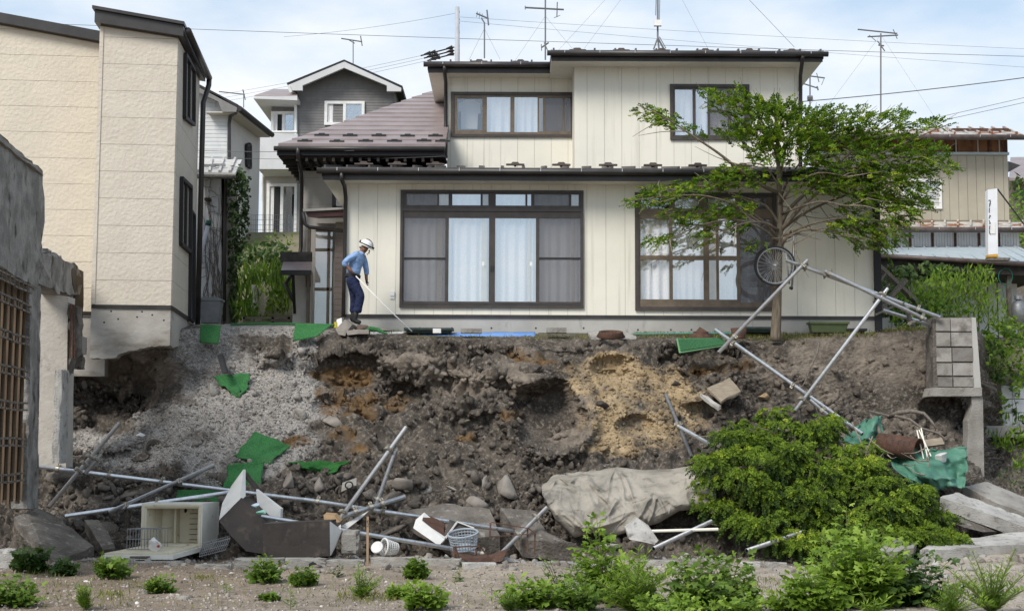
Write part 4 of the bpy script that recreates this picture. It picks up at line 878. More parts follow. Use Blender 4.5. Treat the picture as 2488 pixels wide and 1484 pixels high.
for (pa, pb, pc, pd) in ((597, 601, 352, 404), (602, 606, 350, 408)):
    n_ = Vector((3, -.35, 0)).normalized(); c_ = Vector((c0.x, YB, 0)); k4 = [on_plane(*k, c_ + n_ * .03, n_) for k in ((pa, pd - 3), (pb, pd), (pb, pc + 3), (pa, pc))]; frame_on(wh, k4, n_, M_black, M_glass_sky, .08)
# ---------------------------------------------------------------- ivy shed
YS = 33.0
sh = thing('ivy_shed', 'narrow white shed with ribbed metal roof and dry vines on its wall', 'shed', (wx(520, YS), YS, 4.1))
s_ = lambda px, py, Y=YS: at(px, py, Y)
shw = MB().prism([s_(470, 790), s_(548, 790), s_(548, 425), s_(470, 425)], (0, .15, 0)).go('wall', M_whiter, sh)
for k in range(6):
    a, b = s_(476 + k * 12.4, 785), s_(487.6 + k * 12.4, 432); MB().box(a.x, b.x, YS - .012, YS - .001, a.z, b.z).go('board', M_whiter, shw)
MB().prism([s_(549, 790), s_(548.5, 430), s_(548.5, 430) + Vector((.08, .9, 0)), s_(549, 790) + Vector((.08, .9, 0))], (-.1, 0, 0)).go('side_wall', M_conc_b, sh)
M_zinc = mat('pale_zinc_roof', (0.55, 0.53, 0.5), (0.46, 0.44, 0.41), 3, rough=0.45)
r0 = [s_(470, 418, 32.4), s_(572, 420, 32.4), s_(588, 388, 34.2), s_(470, 386, 34.2)]
rfs = MB().prism(r0, (0, 0, -.06)).go('roof', M_zinc, sh)
for f in (.12, .38, .62, .86): MB().bar(r0[0].lerp(r0[1], f) + Vector((0, 0, .03)), r0[3].lerp(r0[2], f) + Vector((0, 0, .03)), .05, .05).go('seam', M_zinc, rfs)
for px, py in ((509, 405), (533, 404)): p = on_plane(px, py, r0[0] + Vector((0, 0, .05)), (r0[1] - r0[0]).cross(r0[3] - r0[0])); MB().box(p.x - .13, p.x + .13, p.y, p.y + .06, p.z, p.z + .06).go('snow_guard', M_galv_d, rfs)
MB().tube([s_(470, 428, 32.35), s_(572, 430, 32.35)], .05, 10).go('gutter', M_conc_d, sh, True)
MB().tube([s_(548, 430, 32.4), s_(549, 440, 32.9), s_(546, 560, 32.9), s_(545, 780, 32.9)], .04, 10).go('downspout', M_dark, sh, True)
MB().box(s_(498, 500, 32.9).x, s_(512, 500, 32.9).x, 32.8, 33, s_(500, 490).z, s_(500, 484).z).go('vent_hood', M_dark, sh)
rng2 = np.random.default_rng(21)
for k in range(16):                                     # dry vine stems
    x, y = rng2.uniform(488, 546), 785; pts = []
    tx_ = rng2.uniform(488, 546); ytop = rng2.uniform(435, 600)
    for j in range(12): f = j / 11; pts.append(s_(x + (tx_ - x) * f + rng2.normal(0, 3.5), y + (ytop - y) * f, YS - .03))
    MB().tube(pts, [.012 * (1 - .7 * j / 11) for j in range(12)], 4).go('vine_stem', M_wood_g, shw)
for k in range(26):
    x, y = rng2.uniform(490, 540), rng2.uniform(430, 780); pts = [s_(x, y, YS - .025)]; a_ = rng2.uniform(-.5, .5)
    for j in range(5): x += 6 * rng2.uniform(.5, 1.2) * (1 if a_ > 0 else -1); y += rng2.normal(0, 4); pts.append(s_(min(max(x, 487), 547), y, YS - .025))
    MB().tube(pts, .006, 4).go('vine_twig', M_wood_g, shw)
wp = thing('white_drainpipe', 'pale plastic pipe with green cap leaning against the ivy shed', 'pipe', s_(488, 640, 32.7))
MB().tube([s_(487, 640, 32.7), s_(492, 600, 32.75), s_(506, 545, 32.8)], .05, 12).go('tube', mat('lilac_plastic', (0.5, 0.5, 0.56), rough=0.5), wp, True)
MB().tube([s_(505, 548, 32.8), s_(508, 536, 32.8)], .065, 12).go('cap', mat('green_plastic_cap', (0.02, 0.09, 0.06), rough=0.5), wp, True)
bn = thing('waste_bin', 'grey plastic waste bin with lid beside the ivy shed', 'bin', s_(512, 785, 30.5))
M_bin = mat('grey_bin_plastic', (0.2, 0.205, 0.21), (0.17, 0.175, 0.18), 6, rough=0.5)
c = s_(512, 785, 30.5); MB().add([(c.x - .18, c.y - .15, c.z), (c.x + .18, c.y - .15, c.z), (c.x + .18, c.y + .15, c.z), (c.x - .18, c.y + .15, c.z), (c.x - .22, c.y - .19, c.z + .46), (c.x + .22, c.y - .19, c.z + .46), (c.x + .22, c.y + .19, c.z + .46), (c.x - .22, c.y + .19, c.z + .46)],
    [(0, 1, 5, 4), (1, 2, 6, 5), (2, 3, 7, 6), (3, 0, 4, 7), (3, 2, 1, 0), (4, 5, 6, 7)]).go('body', M_bin, bn)
MB().box(c.x - .245, c.x + .245, c.y - .21, c.y + .21, c.z + .461, c.z + .5).prism([(c.x - .2, c.y - .17, c.z + .5), (c.x + .2, c.y - .17, c.z + .5), (c.x + .15, c.y - .17, c.z + .54), (c.x - .15, c.y - .17, c.z + .54)], (0, .34, 0)).go('lid', M_bin, bn)
bx_ = thing('slatted_partition', 'pale slatted partition screen standing on the green slope behind the yard', 'partition', s_(630, 780, 33.5))
MB().box(at(612, 700, 33.5).x, at(621, 700, 33.5).x, 33.45, 33.55, at(612, 783, 33.5).z, at(612, 692, 33.5).z).go('post', M_cream, bx_)
for k in range(13): a, b = at(621, 778 - k * 6.6, 33.55), at(657, 786 - k * 4.6, 36.2); MB().bar(a, b, .03, .045).go('slat', M_cream, bx_)
gf = thing('low_gate', 'low brown gate behind the green mat edge', 'gate', at(650, 785, 31.8))
for a, b, c_, d_ in ((590, 705, 770, 775), (590, 596, 770, 787), (660, 666, 770, 787), (699, 705, 770, 787), (596, 699, 780, 783)): p_, q_ = at(a, d_, 31.8), at(b, c_, 31.8); MB().box(p_.x, q_.x, 31.78, 31.82, p_.z, q_.z).go('rail', M_bronze, gf)
# ---------------------------------------------------------------- rusty house at the right
YX = 38.0
M_corr = mat('beige_corrugated_siding', (0.4, 0.365, 0.29), (0.36, 0.325, 0.26), 1.5, 0.4, 0.6, rough=0.6)
M_rustroof = mat('rust_blotched_roof', (0.5, 0.485, 0.455), (0.4, 0.385, 0.36), 3, 0.4, 0.6, (0.23, 0.095, 0.045), 2.6, 0.5, 0.55, rough=0.6)
M_rustband = mat('rust_stained_band', (0.13, 0.06, 0.03), (0.2, 0.1, 0.05), 3, 0.4, 0.6, (0.05, 0.025, 0.018), 2, 0.52, 0.6, rough=0.9, stretch=(1.5, 1, 0.6))
M_blueroof = mat('pale_blue_sheet_roof', (0.36, 0.42, 0.45), (0.42, 0.47, 0.5), 3, 0.4, 0.6, (0.3, 0.2, 0.12), 3, 0.66, 0.74, rough=0.5, metal=0.1)
M_whiteb = mat('white_board', (0.66, 0.665, 0.68), (0.58, 0.585, 0.6), 2, 0.4, 0.65, (0.3, 0.2, 0.13), 3, 0.68, 0.76, rough=0.7, stretch3=(2, 2, .6))
M_gutb = mat('brown_gutter', (0.075, 0.055, 0.05), (0.11, 0.085, 0.08), 5, rough=0.4)
rh = thing('rusty_house', 'beige corrugated house with rust-streaked roof edges behind the tree', 'house', (wx(2280, YX), YX, 4.9))
k_ = lambda px, py, Y=YX: at(px, py, Y)
x0, x1 = k_(1975, 450).x, k_(2450, 450).x
hwR = rect((2192, 2287, 436, 508), YX)
rwl = holes_boxes(MB(), x0, x1, k_(2280, 545).z, k_(2280, 332).z, YX, YX + .15, [hwR]).go('wall', M_bjoint, rh)
siding_v(rwl, x0, x1, k_(2280, 535).z, k_(2280, 378).z, YX, .24, [hwR], M_corr, gap=.012)
MB().box(x1 - .15, x1, YX + .15, YX + 6, k_(2280, 545).z, k_(2280, 332).z).go('side_wall', M_corr, rh)
bd = MB().box(x0, x1, YX - .03, YX - .001, k_(2280, 372).z, k_(2280, 338).z).go('rust_band', M_rustband, rh)
MB().box(x0, x1 + .02, YX - .09, YX - .001, k_(2280, 377).z, k_(2280, 371).z).go('band_flashing', M_blueroof, rh)
for px in (2130, 2215, 2268, 2320, 2373, 2425): MB().box(k_(px, 350).x, k_(px + 3, 350).x, YX - .05, YX - .031, k_(2280, 371).z, k_(2280, 338).z).go('batten', M_conc, bd)
fr0, fr1 = k_(1975, 325, 37.3), k_(2486, 326, 37.3); bk0, bk1 = k_(1975, 311, 40), k_(2452, 312, 40)
rrf = MB().prism([fr0, fr1, bk1, bk0], (0, 0, -.08)).go('roof', M_rustroof, rh)
for k in range(17): f = (k + .5) / 17; MB().bar(fr0.lerp(fr1, f) + Vector((0, 0, .03)), bk0.lerp(bk1, f) + Vector((0, 0, .03)), .05, .06).go('seam', M_rustroof, rrf)
for px in (2335, 2382, 2432): p = on_plane(px, 319, fr0 + Vector((0, 0, .03)), (fr1 - fr0).cross(bk0 - fr0)); MB().prism([(p.x - .28, p.y, p.z), (p.x + .28, p.y, p.z), (p.x + .2, p.y, p.z + .08), (p.x - .2, p.y, p.z + .08)], (0, .1, .02)).go('snow_guard', M_rust, rrf)
gutter(rrf, k_(1975, 332, 37.25), k_(2490, 334, 37.25), .07, M_gutb)
hwin2 = MB(); a0, a1, c0_, c1_ = hwR; fw = .07; xm = (a0 + a1) / 2
holes_boxes(hwin2, a0, a1, c0_, c1_, YX - .06, YX + .03, [(a0 + fw, xm - .03, c0_ + fw, c1_ - fw), (xm + .03, a1 - fw, c0_ + fw, c1_ - fw)])
wn_ = hwin2.go('window', M_white, rh); MB().box(a0 + .03, a1 - .03, YX - .02, YX - .015, c0_ + .03, c1_ - .03).go('pane', M_glass, wn_)
for k in range(16): z = c0_ + .08 + k * (c1_ - c0_ - .14) / 16; MB().box(a0 + .05, a1 - .05, YX + .06, YX + .08, z, z + .05).go('blind_slat', M_cream, wn_)
# lower skirt roof and white boarded band
f0, f1, b0, b1 = k_(2060, 551, 37.0), k_(2500, 553, 37.0), k_(2060, 537, 38.0), k_(2500, 540, 38.0)
sk_ = MB().prism([f0, f1, b1, b0], (0, 0, -.06)).go('skirt_roof', M_rustroof, rh)
for k in range(14): f = (k + .5) / 14; MB().bar(f0.lerp(f1, f) + Vector((0, 0, .03)), b0.lerp(b1, f) + Vector((0, 0, .03)), .05, .06).go('seam', M_rustroof, sk_)
gutter(sk_, k_(2060, 557, 36.95), k_(2500, 559, 36.95), .07, M_gutb)
lb = MB().box(k_(2060, 580, 37.4).x, k_(2475, 580, 37.4).x, 37.4, 37.5, k_(2280, 606, 37.4).z, k_(2280, 560, 37.4).z).go('lower_band', M_bjoint, rh)
n_ = 62; xa, xb = k_(2060, 580, 37.4).x, k_(2475, 580, 37.4).x
for k in range(n_): MB().box(xa + (xb - xa) * k / n_ + .004, xa + (xb - xa) * (k + 1) / n_ - .004, 37.375, 37.399, k_(2280, 600, 37.4).z, k_(2280, 562, 37.4).z).go('board', M_whiteb, lb)
for px in (2172, 2208, 2263, 2318, 2376, 2424): MB().box(k_(px, 580, 37.36).x, k_(px + 6, 580, 37.36).x, 37.355, 37.374, k_(2280, 599, 37.4).z, k_(2280, 566, 37.4).z).go('rust_strip', M_rust, lb)
# carport
cp = thing('carport', 'sloping pale blue sheet-metal carport roof with brown gutter and dark underside', 'carport', (wx(2320, 35), 35, 5))
f0, f1, b0, b1 = at(2120, 616, 34.2), at(2560, 640, 34.2), at(2120, 601, 37.3), at(2475, 599, 37.3)
cr = MB().prism([f0, f1, b1, b0], (0, 0, -.05)).go('roof', M_blueroof, cp)
for k in range(13): f = (k + .5) / 13; MB().bar(f0.lerp(f1, f) + Vector((0, 0, .02)), b0.lerp(b1, f) + Vector((0, 0, .02)), .03, .03).go('seam', M_blueroof, cr)
MB().tube([f0 + Vector((0, -.06, -.06)), f1 + Vector((0, -.06, -.06))], .06, 10).go('gutter', M_gutb, cp, True)
MB().prism([f0 + Vector((0, .05, -.32)), f1 + Vector((0, .05, -.32)), f1 + Vector((0, .05, -.06)), f0 + Vector((0, .05, -.06))], (0, .12, 0)).go('beam', M_eave, cp)
MB().prism([f0 + Vector((0, .2, -.3)), f1 + Vector((0, .2, -.3)), f1 + Vector((0, 3, -.3)), f0 + Vector((0, 3, -.3))], (0, 0, .05)).go('underside', M_eave, cp)
MB().bar(at(2450, 648, 34.4), at(2452, 790, 34.4), .1).go('post', M_wood_g, cp)
pw = MB().box(at(2100, 700, 36).x, at(2470, 700, 36).x, 36, 36.1, 4.5, at(2380, 648, 36).z).go('back_wall', M_bjoint, cp)
for k in range(16): a, b = at(2094 + k * 23.5, 780, 36), at(2116.5 + k * 23.5, 655, 36); MB().box(a.x, b.x, 35.975, 35.999, 4.6, b.z).go('board', M_whiteb, pw)
hs = thing('garden_hose', 'coiled green hose hanging by the carport post', 'hose', at(2445, 700, 34.2))
MB().tube([at(2443 + 17 * math.sin(t * .9), 672 + 20 * math.cos(t * .9), 34.25 + .02 * math.sin(t)) for t in np.linspace(0, 21, 60)] + [at(2436, 705, 34.25), at(2440, 730, 34.25), at(2448, 760, 34.25)], .012, 6).go('coil', mat('green_hose', (0.02, 0.14, 0.1), rough=0.5), hs, True)
gb = thing('gas_cylinder', 'grey gas cylinder at the right edge beyond the carport post', 'gas cylinder', at(2476, 800, 34))
p = at(2476, 790, 34); MB().lathe(p, [(0, 0), (.17, 0), (.17, .45), (.12, .55), (.05, .58), (.05, .64), (0, .64)], 16).go('body', M_galv_d, gb, True); MB().lathe(p + Vector((0, 0, .6)), [(.09, 0), (.09, .1), (.08, .1), (.08, 0)], 12).go('collar', M_galv_d, gb, True)
# sign pillar
sg = thing('sign_pillar', 'tall white signboard with faded black lettering and yellow foot', 'sign', at(2412, 632, 33))
p = lambda a, b, Y=33.0: at(a, b, Y)
M_signw = mat('sign_white', (0.75, 0.76, 0.79), (0.68, 0.69, 0.72), 3, 0.4, 0.6, (0.35, 0.24, 0.16), 5, 0.7, 0.76, rough=0.4)
MB().prism([p(2401, 619), p(2425, 617), p(2423, 458), p(2400, 461)], (0.02, .25, 0)).go('board', M_signw, sg)
MB().prism([p(2401, 624), p(2426, 624), p(2425, 617.5), p(2401, 619.5)], (0.02, .25, 0)).go('foot_band', mat('sign_yellow', (0.6, 0.32, 0.03), rough=0.6), sg)
MB().prism([p(2400, 632), p(2455, 632), p(2455, 626), p(2400, 626)], (0, .2, 0)).go('base_timber', M_wood_g, sg)
MB().tube([p(2424, 460), p(2488, 545, 36)], .02, 6).go('stay', M_black, sg)
for k, yy in enumerate((492, 500, 513, 527, 540, 553, 566)):                  # brush-like faded characters
    mb = MB(); c_ = p(2404.5, yy, 32.985)
    for (dx, dz, ln, an) in [[(0, .05, .05, .3), (.015, .0, .07, 1.3)], [(0, 0, .05, 1.2), (.01, .04, .04, .2)], [(-.005, .02, .11, 1.5)], [(0, 0, .08, 1.2), (.012, .03, .04, -.6)], [(0, .02, .06, 1.9), (.01, -.02, .05, .4)], [(0, 0, .1, 1.45)], [(0, .02, .08, 1.7), (.012, -.02, .04, 2.2)]][k]:
        a = Vector((c_.x + dx, 32.99, c_.z + dz)); d = Vector((math.cos(an), 0, math.sin(an))) * ln / 2; mb.bar(a - d, a + d, .016, .004, up=(0, 1, 0))
    mb.go('brush_character', M_black, sg)
wbox(sg, 'notice_plate', 2408, 2418, 540, 568, 32.99, .006, M_white)
# far roof and shrub at the right edge
fr = thing('far_roof_house', 'distant house with pink-grey ribbed roof at the right edge', 'house', at(2500, 470, 50))
o_r = MB().prism([at(2452, 432, 49), at(2600, 440, 49), at(2600, 380, 54), at(2455, 382, 54)], (0, 0, -.1)).go('roof', M_pur, fr)
MB().box(at(2456, 600, 50).x, at(2620, 600, 50).x, 50, 56, 4, at(2480, 430, 50).z).go('wall', M_wood_g, fr)
MB().prism([at(2450, 392, 46), at(2480, 402, 46), at(2452, 415, 46)], (0, 1, 0)).go('eave', M_dark, fr)
# ---------------------------------------------------------------- utility pole, antennas, wires
M_pole = mat('concrete_pole', (0.42, 0.43, 0.46), (0.36, 0.37, 0.4), 3, rough=0.7)
YU = 60.0
up = thing('utility_pole', 'pale concrete utility pole with insulators behind the roofs', 'utility pole', at(1110, 300, YU))
u_ = lambda px, py: at(px, py, YU)
MB().tube([u_(1111, 420), u_(1111, 18)], [.13, .095], 14).go('shaft', M_pole, up, True)
for yy in (30, 48, 56, 80, 112, 122, 130): MB().tube([u_(1106, yy), u_(1117, yy)], .045, 6).go('band', M_galv_d, up)
for k in range(3):
    a, b = u_(1022 + 8 * k, 136 + 6 * k), u_(1104, 115 + 8 * k); MB().tube([a, b], .03, 6).go('insulator_arm', M_black, up)
    for f in (.2, .35, .85): q_ = a.lerp(b, f); MB().tube([q_ - Vector((.14, 0, .02)), q_ + Vector((.14, 0, .05))], [.03, .09], 6).go('insulator', M_black, up)
def antenna(label, px, pyb, pyt, Y, parts, r=.022, guys=()):
    t_ = thing('tv_antenna', label, 'antenna', at(px, pyb, Y), 'rooftop antennas'); MB().tube([at(px, pyb, Y), at(px, pyt, Y)], r, 8).go('mast', M_blackw, t_)
    for nm, a, b, rr_ in parts: MB().tube([at(*a, Y), at(*b, Y)], rr_, 6).go(nm, M_blackw, t_)
    for a, b in guys: MB().tube([at(*a, Y), at(*b, Y)], .003, 4).go('guy_wire', M_blackw, t_)
    return t_
antenna('thin mast with a small fishbone antenna right of the utility pole', 1177, 142, 55, 36, [('boom', (1157, 33), (1187, 46), .02), ('reflector', (1183, 25), (1187, 62), .022), ('bracket', (1170, 45), (1178, 58), .016), ('element', (1160, 29), (1158, 42), .008), ('element', (1166, 31), (1164, 46), .008), ('element', (1172, 34), (1170, 48), .008)], .018, [((1177, 70), (1140, 145)), ((1177, 70), (1215, 145))])
antenna('tall mast with a long cross boom above the left upper roof', 1325, 146, -20, 36, [('boom', (1276, 19), (1370, 24), .022), ('element', (1354, 6), (1353, 42), .016), ('element', (1276, 15), (1276, 24), .012), ('boom', (1316, 116), (1333, 104), .02), ('element', (1315, 108), (1316, 124), .012), ('element', (1322, 104), (1330, 122), .012), ('element', (1346, 44), (1361, 38), .008)], .02, [((1325, 40), (1250, 150)), ((1325, 40), (1400, 130))])
a_ = antenna('mast with a white box and tripod foot on the right upper roof', 1598, 92, -20, 34, [('tripod_leg', (1598, 92), (1588, 120), .022), ('tripod_leg', (1598, 92), (1612, 118), .022), ('tripod_leg', (1598, 92), (1601, 120), .022), ('cable', (1594, 0), (1593, 38), .01), ('cable', (1603, 0), (1602, 50), .01), ('cable', (1602, 90), (1618, 118), .01)], .022)
p = at(1598, 57, 33.9); MB().box(p.x - .09, p.x + .09, 33.85, 33.95, p.z - .07, p.z + .07).go('amplifier_box', M_white, a_)
antenna('small fishbone antenna on the grey gabled house', 858, 155, 100, 47, [('boom', (829, 94), (880, 102), .02), ('reflector', (876, 88), (880, 112), .02), ('bracket', (848, 98), (862, 106), .015)], .016)
antenna('small fishbone antenna beyond the white house', 592, 262, 222, 50, [('boom', (532, 223), (595, 230), .02), ('reflector', (590, 218), (596, 243), .02)], .016)
antenna('tall thin mast with two antennas above the tree', 2140, 275, 82, 40, [('boom', (2084, 72), (2180, 82), .02), ('boom', (2108, 90), (2182, 86), .02), ('reflector', (2132, 100), (2150, 125), .016), ('element', (2170, 72), (2180, 95), .012), ('element', (2112, 86), (2128, 100), .01), ('bracket', (2134, 110), (2148, 112), .02)], .022, [((2140, 85), (2010, 260)), ((2140, 85), (2300, 330))])
antenna('small double antenna with a black box beside the right downpipe', 1968, 262, 186, 38, [('boom', (1944, 182), (2004, 190), .018), ('boom', (1950, 203), (1988, 215), .018), ('element', (1984, 178), (1990, 200), .012), ('element', (2003, 190), (1996, 207), .01), ('reflector', (1985, 210), (1988, 220), .02), ('black_box', (1962, 239), (1974, 239), .07)], .02)
def wire(label, pts, r=.012, name='overhead_wire'):
    return MB().tube([at(*p) for p in pts], r * .65, 4).go(name, M_blackw, label=label, cat='wire', group='overhead wires')
def sag(a, b, s, n=12): return [(a[0] + (b[0] - a[0]) * k / n, a[1] + (b[1] - a[1]) * k / n + s * 4 * (k / n) * (1 - k / n), a[2] + (b[2] - a[2]) * k / n) for k in range(n + 1)]
wire('long dark wire crossing the whole sky behind the roofs', sag((-900, 18, 62), (3300, 160, 62), 8, 30), .018)
wire('wire rising from the left to the top band of the utility pole', sag((690, 90, 70), (1106, 33, 60), 6), .012)
wire('upper thin wire leaving the pole to the right', sag((1118, 42, 60), (3300, 150, 66), 10, 24), .01)
wire('lower thin wire leaving the pole to the right', sag((1118, 52, 60), (3300, 215, 66), 10, 24), .01)
wire('upper of three wires running down left from the pole insulators', sag((300, 265, 90), (1022, 136, 60), 8), .012)
wire('middle of three wires running down left from the pole insulators', sag((300, 275, 90), (1030, 142, 60), 8), .012)
wire('lowest of three wires running down left from the pole insulators', sag((300, 285, 90), (1038, 148, 60), 8), .012)
wire('thick wire sagging from behind the house to the upper right edge', sag((1940, 248, 39), (3100, 90, 36), 16), .022)
wire('upper of two wires running down left at the right edge', sag((2190, 305, 50), (3200, 60, 46), 6), .014)
wire('lower of two wires running down left at the right edge', sag((2200, 312, 50), (3200, 78, 46), 6), .014)
wire('black wire sagging across the narrow gap above the waste bin', sag((480, 366, 33.5), (860, 366, 31.8), 3), .01)
wire('lower black wire sagging across the narrow gap', sag((480, 382, 33.5), (1080, 380, 31.6), 6), .008)
wire('steep left wire above the upper right roof', sag((1475, -5, 60), (1350, 130, 60), 0, 2), .008)
wire('steep second wire above the upper right roof', sag((1512, -5, 60), (1420, 118, 60), 0, 2), .008)
wire('thin guy wire above the right half of the upper roof', sag((1655, -5, 60), (1720, 118, 60), 0, 2), .008)
wire('guy wire with a turnbuckle reaching the right roof end', sag((1820, 0, 34), (1930, 115, 33.5), 0, 2), .008)
# ---------------------------------------------------------------- broken retaining wall with concrete blocks
YK = 27.9
bw = thing('broken_block_wall', 'broken end of a grey concrete block retaining wall beside the bank', 'retaining wall', at(2330, 1170, YK))
c_ = lambda px, py, Y=YK: at(px, py, Y)
M_blk = [mat('block_grey_%d' % k, *c, c3=(0.13, 0.118, 0.104), scale3=3.0, lo3=.52, hi3=.72, rough=.95, bump=.5, bscale=30) for k, c in enumerate([((0.27, 0.255, 0.235), (0.21, 0.195, 0.175), 6), ((0.33, 0.31, 0.29), (0.27, 0.25, 0.23), 6), ((0.2, 0.185, 0.17), (0.16, 0.145, 0.13), 6)])]
core = MB().prism([c_(2268, 942), c_(2384, 942), c_(2370, 771), c_(2266, 771)], (0, .5, 0)).go('core', M_conc_d, bw)
rows = [771, 806, 843, 880, 914, 941]; cols = [[2272, 2308, 2363], [2272, 2309, 2363], [2273, 2312, 2364], [2274, 2313, 2365], [2276, 2314, 2366]]
r_ = random.Random(3)
for k in range(5):
    xs_ = cols[k]
    for a, b in zip(xs_[:-1], xs_[1:]):
        q0, q1 = c_(a + 1.2 + r_.random(), rows[k + 1] - 1.4 - r_.random()), c_(b - 1.2 - r_.random(), rows[k] + 1.6 + r_.random()); t_ = .025 + .03 * r_.random()
        MB().box(q0.x, q1.x, YK - t_, YK - .001, q0.z, q1.z).go('block', M_blk[(k * 2 + (a > 2300) + (k == 1)) % 3], core)
MB().prism([c_(2366, 942, YK - .05), c_(2384, 942, YK - .05), c_(2371, 771, YK - .05), c_(2361, 771, YK - .05)], (0, .049, 0)).go('edge_pier', M_conc, bw)
MB().prism([c_(2262, 962, YK - .06), c_(2386, 962, YK - .06), c_(2386, 941, YK - .06), c_(2268, 941, YK - .06)], (0, .6, 0)).go('base_course', M_conc_b, bw)
def ragged(p0, p1, n, amp, seed):
    rr_ = random.Random(seed); return [(p0[0] + (p1[0] - p0[0]) * k / n + (rr_.uniform(-amp, amp) if 0 < k < n else 0), p0[1] + (p1[1] - p0[1]) * k / n + (rr_.uniform(-amp, amp) if 0 < k < n else 0)) for k in range(n + 1)]
po = [(2388, 963), (2392, 1178)] + ragged((2330, 1172), (2362, 985), 9, 6, 4) + [(2360, 963)]
MB().prism([c_(a, b, YK + .0) for a, b in po], (0, .3, 0)).go('lower_pier', M_conc_b, bw)
po = [(2392, 1180), (2398, 1215)] + ragged((2290, 1205), (2310, 1165), 4, 5, 8)
MB().prism([c_(a, b, YK - .25) for a, b in po], (0, .5, 0)).go('footing', M_conc_b, bw)
# white panel wall with vines further right
vw = thing('white_panel_wall', 'white panel retaining wall overgrown with vines at the right edge', 'retaining wall', at(2440, 1035, 32.1))
for r in range(3):
    for k in range(3):
        a, b = at(2386 + k * 74, 1034 - r * 33, 32.1), at(2458 + k * 74, 1003 - r * 33, 32.1); MB().box(a.x, b.x, 32.08 - .004 * r, 32.2, a.z, b.z).go('panel', M_whiteb, vw)
p = at(2420, 960, 32.05); MB().box(p.x - .1, p.x + .1, 31.98, 32.07, at(2420, 1036, 32).z, at(2420, 900, 32).z).go('post', M_wood_g, vw)
lg = MB().box(at(2386, 1040, 31.5).x, at(2700, 1040, 31.5).x, 31.3, 32.6, at(2440, 1062, 31.3).z, at(2440, 1034, 31.3).z).go('concrete_ledge', M_conc_b, label='low concrete ledge under the white panel wall', cat='ledge')
st = MB().box(at(2440, 1125, 30).x, at(2700, 1125, 30).x, 29.6, 30.4, at(2440, 1150, 29.6).z, at(2440, 1116, 29.6).z).go('concrete_step', M_conc_b, label='weathered concrete step among weeds at the right edge', cat='step')
# ---------------------------------------------------------------- ruined concrete frame at the left edge
rn = thing('ruined_concrete_frame', 'ruined concrete wall with exposed timber planks at the left edge', 'ruin', (-7.6, 22.5, .9))
M_ruin = mat('weathered_ruin_concrete', (0.34, 0.325, 0.305), (0.2, 0.19, 0.178), 2.4, 0.4, 0.6, (0.075, 0.066, 0.058), 2.2, 0.55, 0.66, rough=0.95, bump=0.8, bscale=7, bdist=0.1, bdetail=10, brough=.7, stretch3=(1, 1, .7))
M_ruin_l = mat('pale_ruin_concrete', (0.46, 0.43, 0.39), (0.37, 0.34, 0.3), 2.0, 0.35, 0.65, (0.2, 0.175, 0.15), 3, 0.58, 0.72, rough=0.95, bump=0.5, bscale=16, bdist=0.03)
XW = -7.5; nW = Vector((1, 0.11, 0)).normalized(); oW = at(0, 700, 21.3)
W_ = lambda px, py, off=0.0: on_plane(px, py, oW + nW * off, nW)
def rough_slab(name, poly, n, t, m, parent, seed=1, sub=.12, amp=.03):
    """slab with a ragged, pitted surface: polygon subdivided on its outline and displaced"""
    pts = []; rr_ = random.Random(seed)
    for a, b in zip(poly, poly[1:] + poly[:1]):
        a, b = Vector(a), Vector(b); k = max(1, int((b - a).length / sub))
        for j in range(k):
            q_ = a.lerp(b, j / k)
            if j: q_ = q_ + Vector([rr_.uniform(-amp, amp) for _ in range(3)])
            pts.append(q_)
    return MB().prism(pts, Vector(n) * t).go(name, m, parent)
rough_slab('upper_wall', [W_(-120, 240), W_(0, 338), W_(104, 428), W_(107, 500), W_(103, 600), W_(90, 700), W_(0, 650), W_(-120, 590)], -nW, .35, M_ruin, rn, 2)
rough_slab('capping', [W_(-120, 222, .04), W_(0, 325, .04), W_(104, 415, .04), W_(105, 428, .04), W_(0, 342, .04), W_(-120, 244, .04)], -nW, .42, M_conc_b, rn, 5, .2, .015)
rough_slab('beam', [W_(92, 590), W_(150, 628), W_(198, 656), W_(200, 720), W_(178, 722), W_(90, 690)], -nW, .3, M_ruin, rn, 3, .15, .04)
rough_slab('jamb', [W_(72, 690, -.02), W_(98, 694, -.02), W_(97, 800, -.02), W_(93, 1000, -.02), W_(92, 1235, -.02), W_(66, 1235, -.02)], -nW, .25, M_ruin, rn, 4, .12, .02)
rough_slab('beam_end', [W_(172, 650, .02), W_(203, 660, .02), W_(200, 850, .02), W_(186, 850, .02), W_(184, 730, .02)], -nW, .35, mat('brown_stained_concrete', (0.12, 0.1, 0.078), (0.08, 0.066, 0.05), 3, rough=0.95, bump=.6, bscale=15), rn, 6, .2, .02)
v_ = lambda px, py, Y=25.6: at(px, py, Y)
rough_slab('pillar', [v_(100, 712), v_(166, 720), v_(163, 900), v_(160, 1135), v_(92, 1135), v_(97, 900)], (0, 1, 0), .4, M_ruin_l, rn, 7, .4, .006)
rough_slab('rebar_strip', [v_(166, 735, 25.55), v_(188, 745, 25.55), v_(188, 845, 25.55), v_(166, 905, 25.55)], (0, 1, 0), .3, M_conc_d, rn, 8, .1, .03)
for k in range(3): MB().tube([v_(171 + 6 * k, 740, 25.5), v_(172 + 5.5 * k, 800, 25.5), v_(170 + 6 * k, 870, 25.5)], .012, 6).go('rebar', M_rust, rn)
bs_ = lambda px, py, Y=25.0: at(px, py, Y)
STUB = (bs_(126, 1125), bs_(152, 897))
M_plank = [mat('plank_brown_%d' % k, *c, rough=0.9, stretch=(3, 3, .3), bump=.4, bscale=20) for k, c in enumerate([((0.115, 0.08, 0.052), (0.07, 0.05, 0.035), 5), ((0.15, 0.105, 0.068), (0.09, 0.064, 0.042), 5), ((0.085, 0.062, 0.045), (0.055, 0.04, 0.03), 5)])]
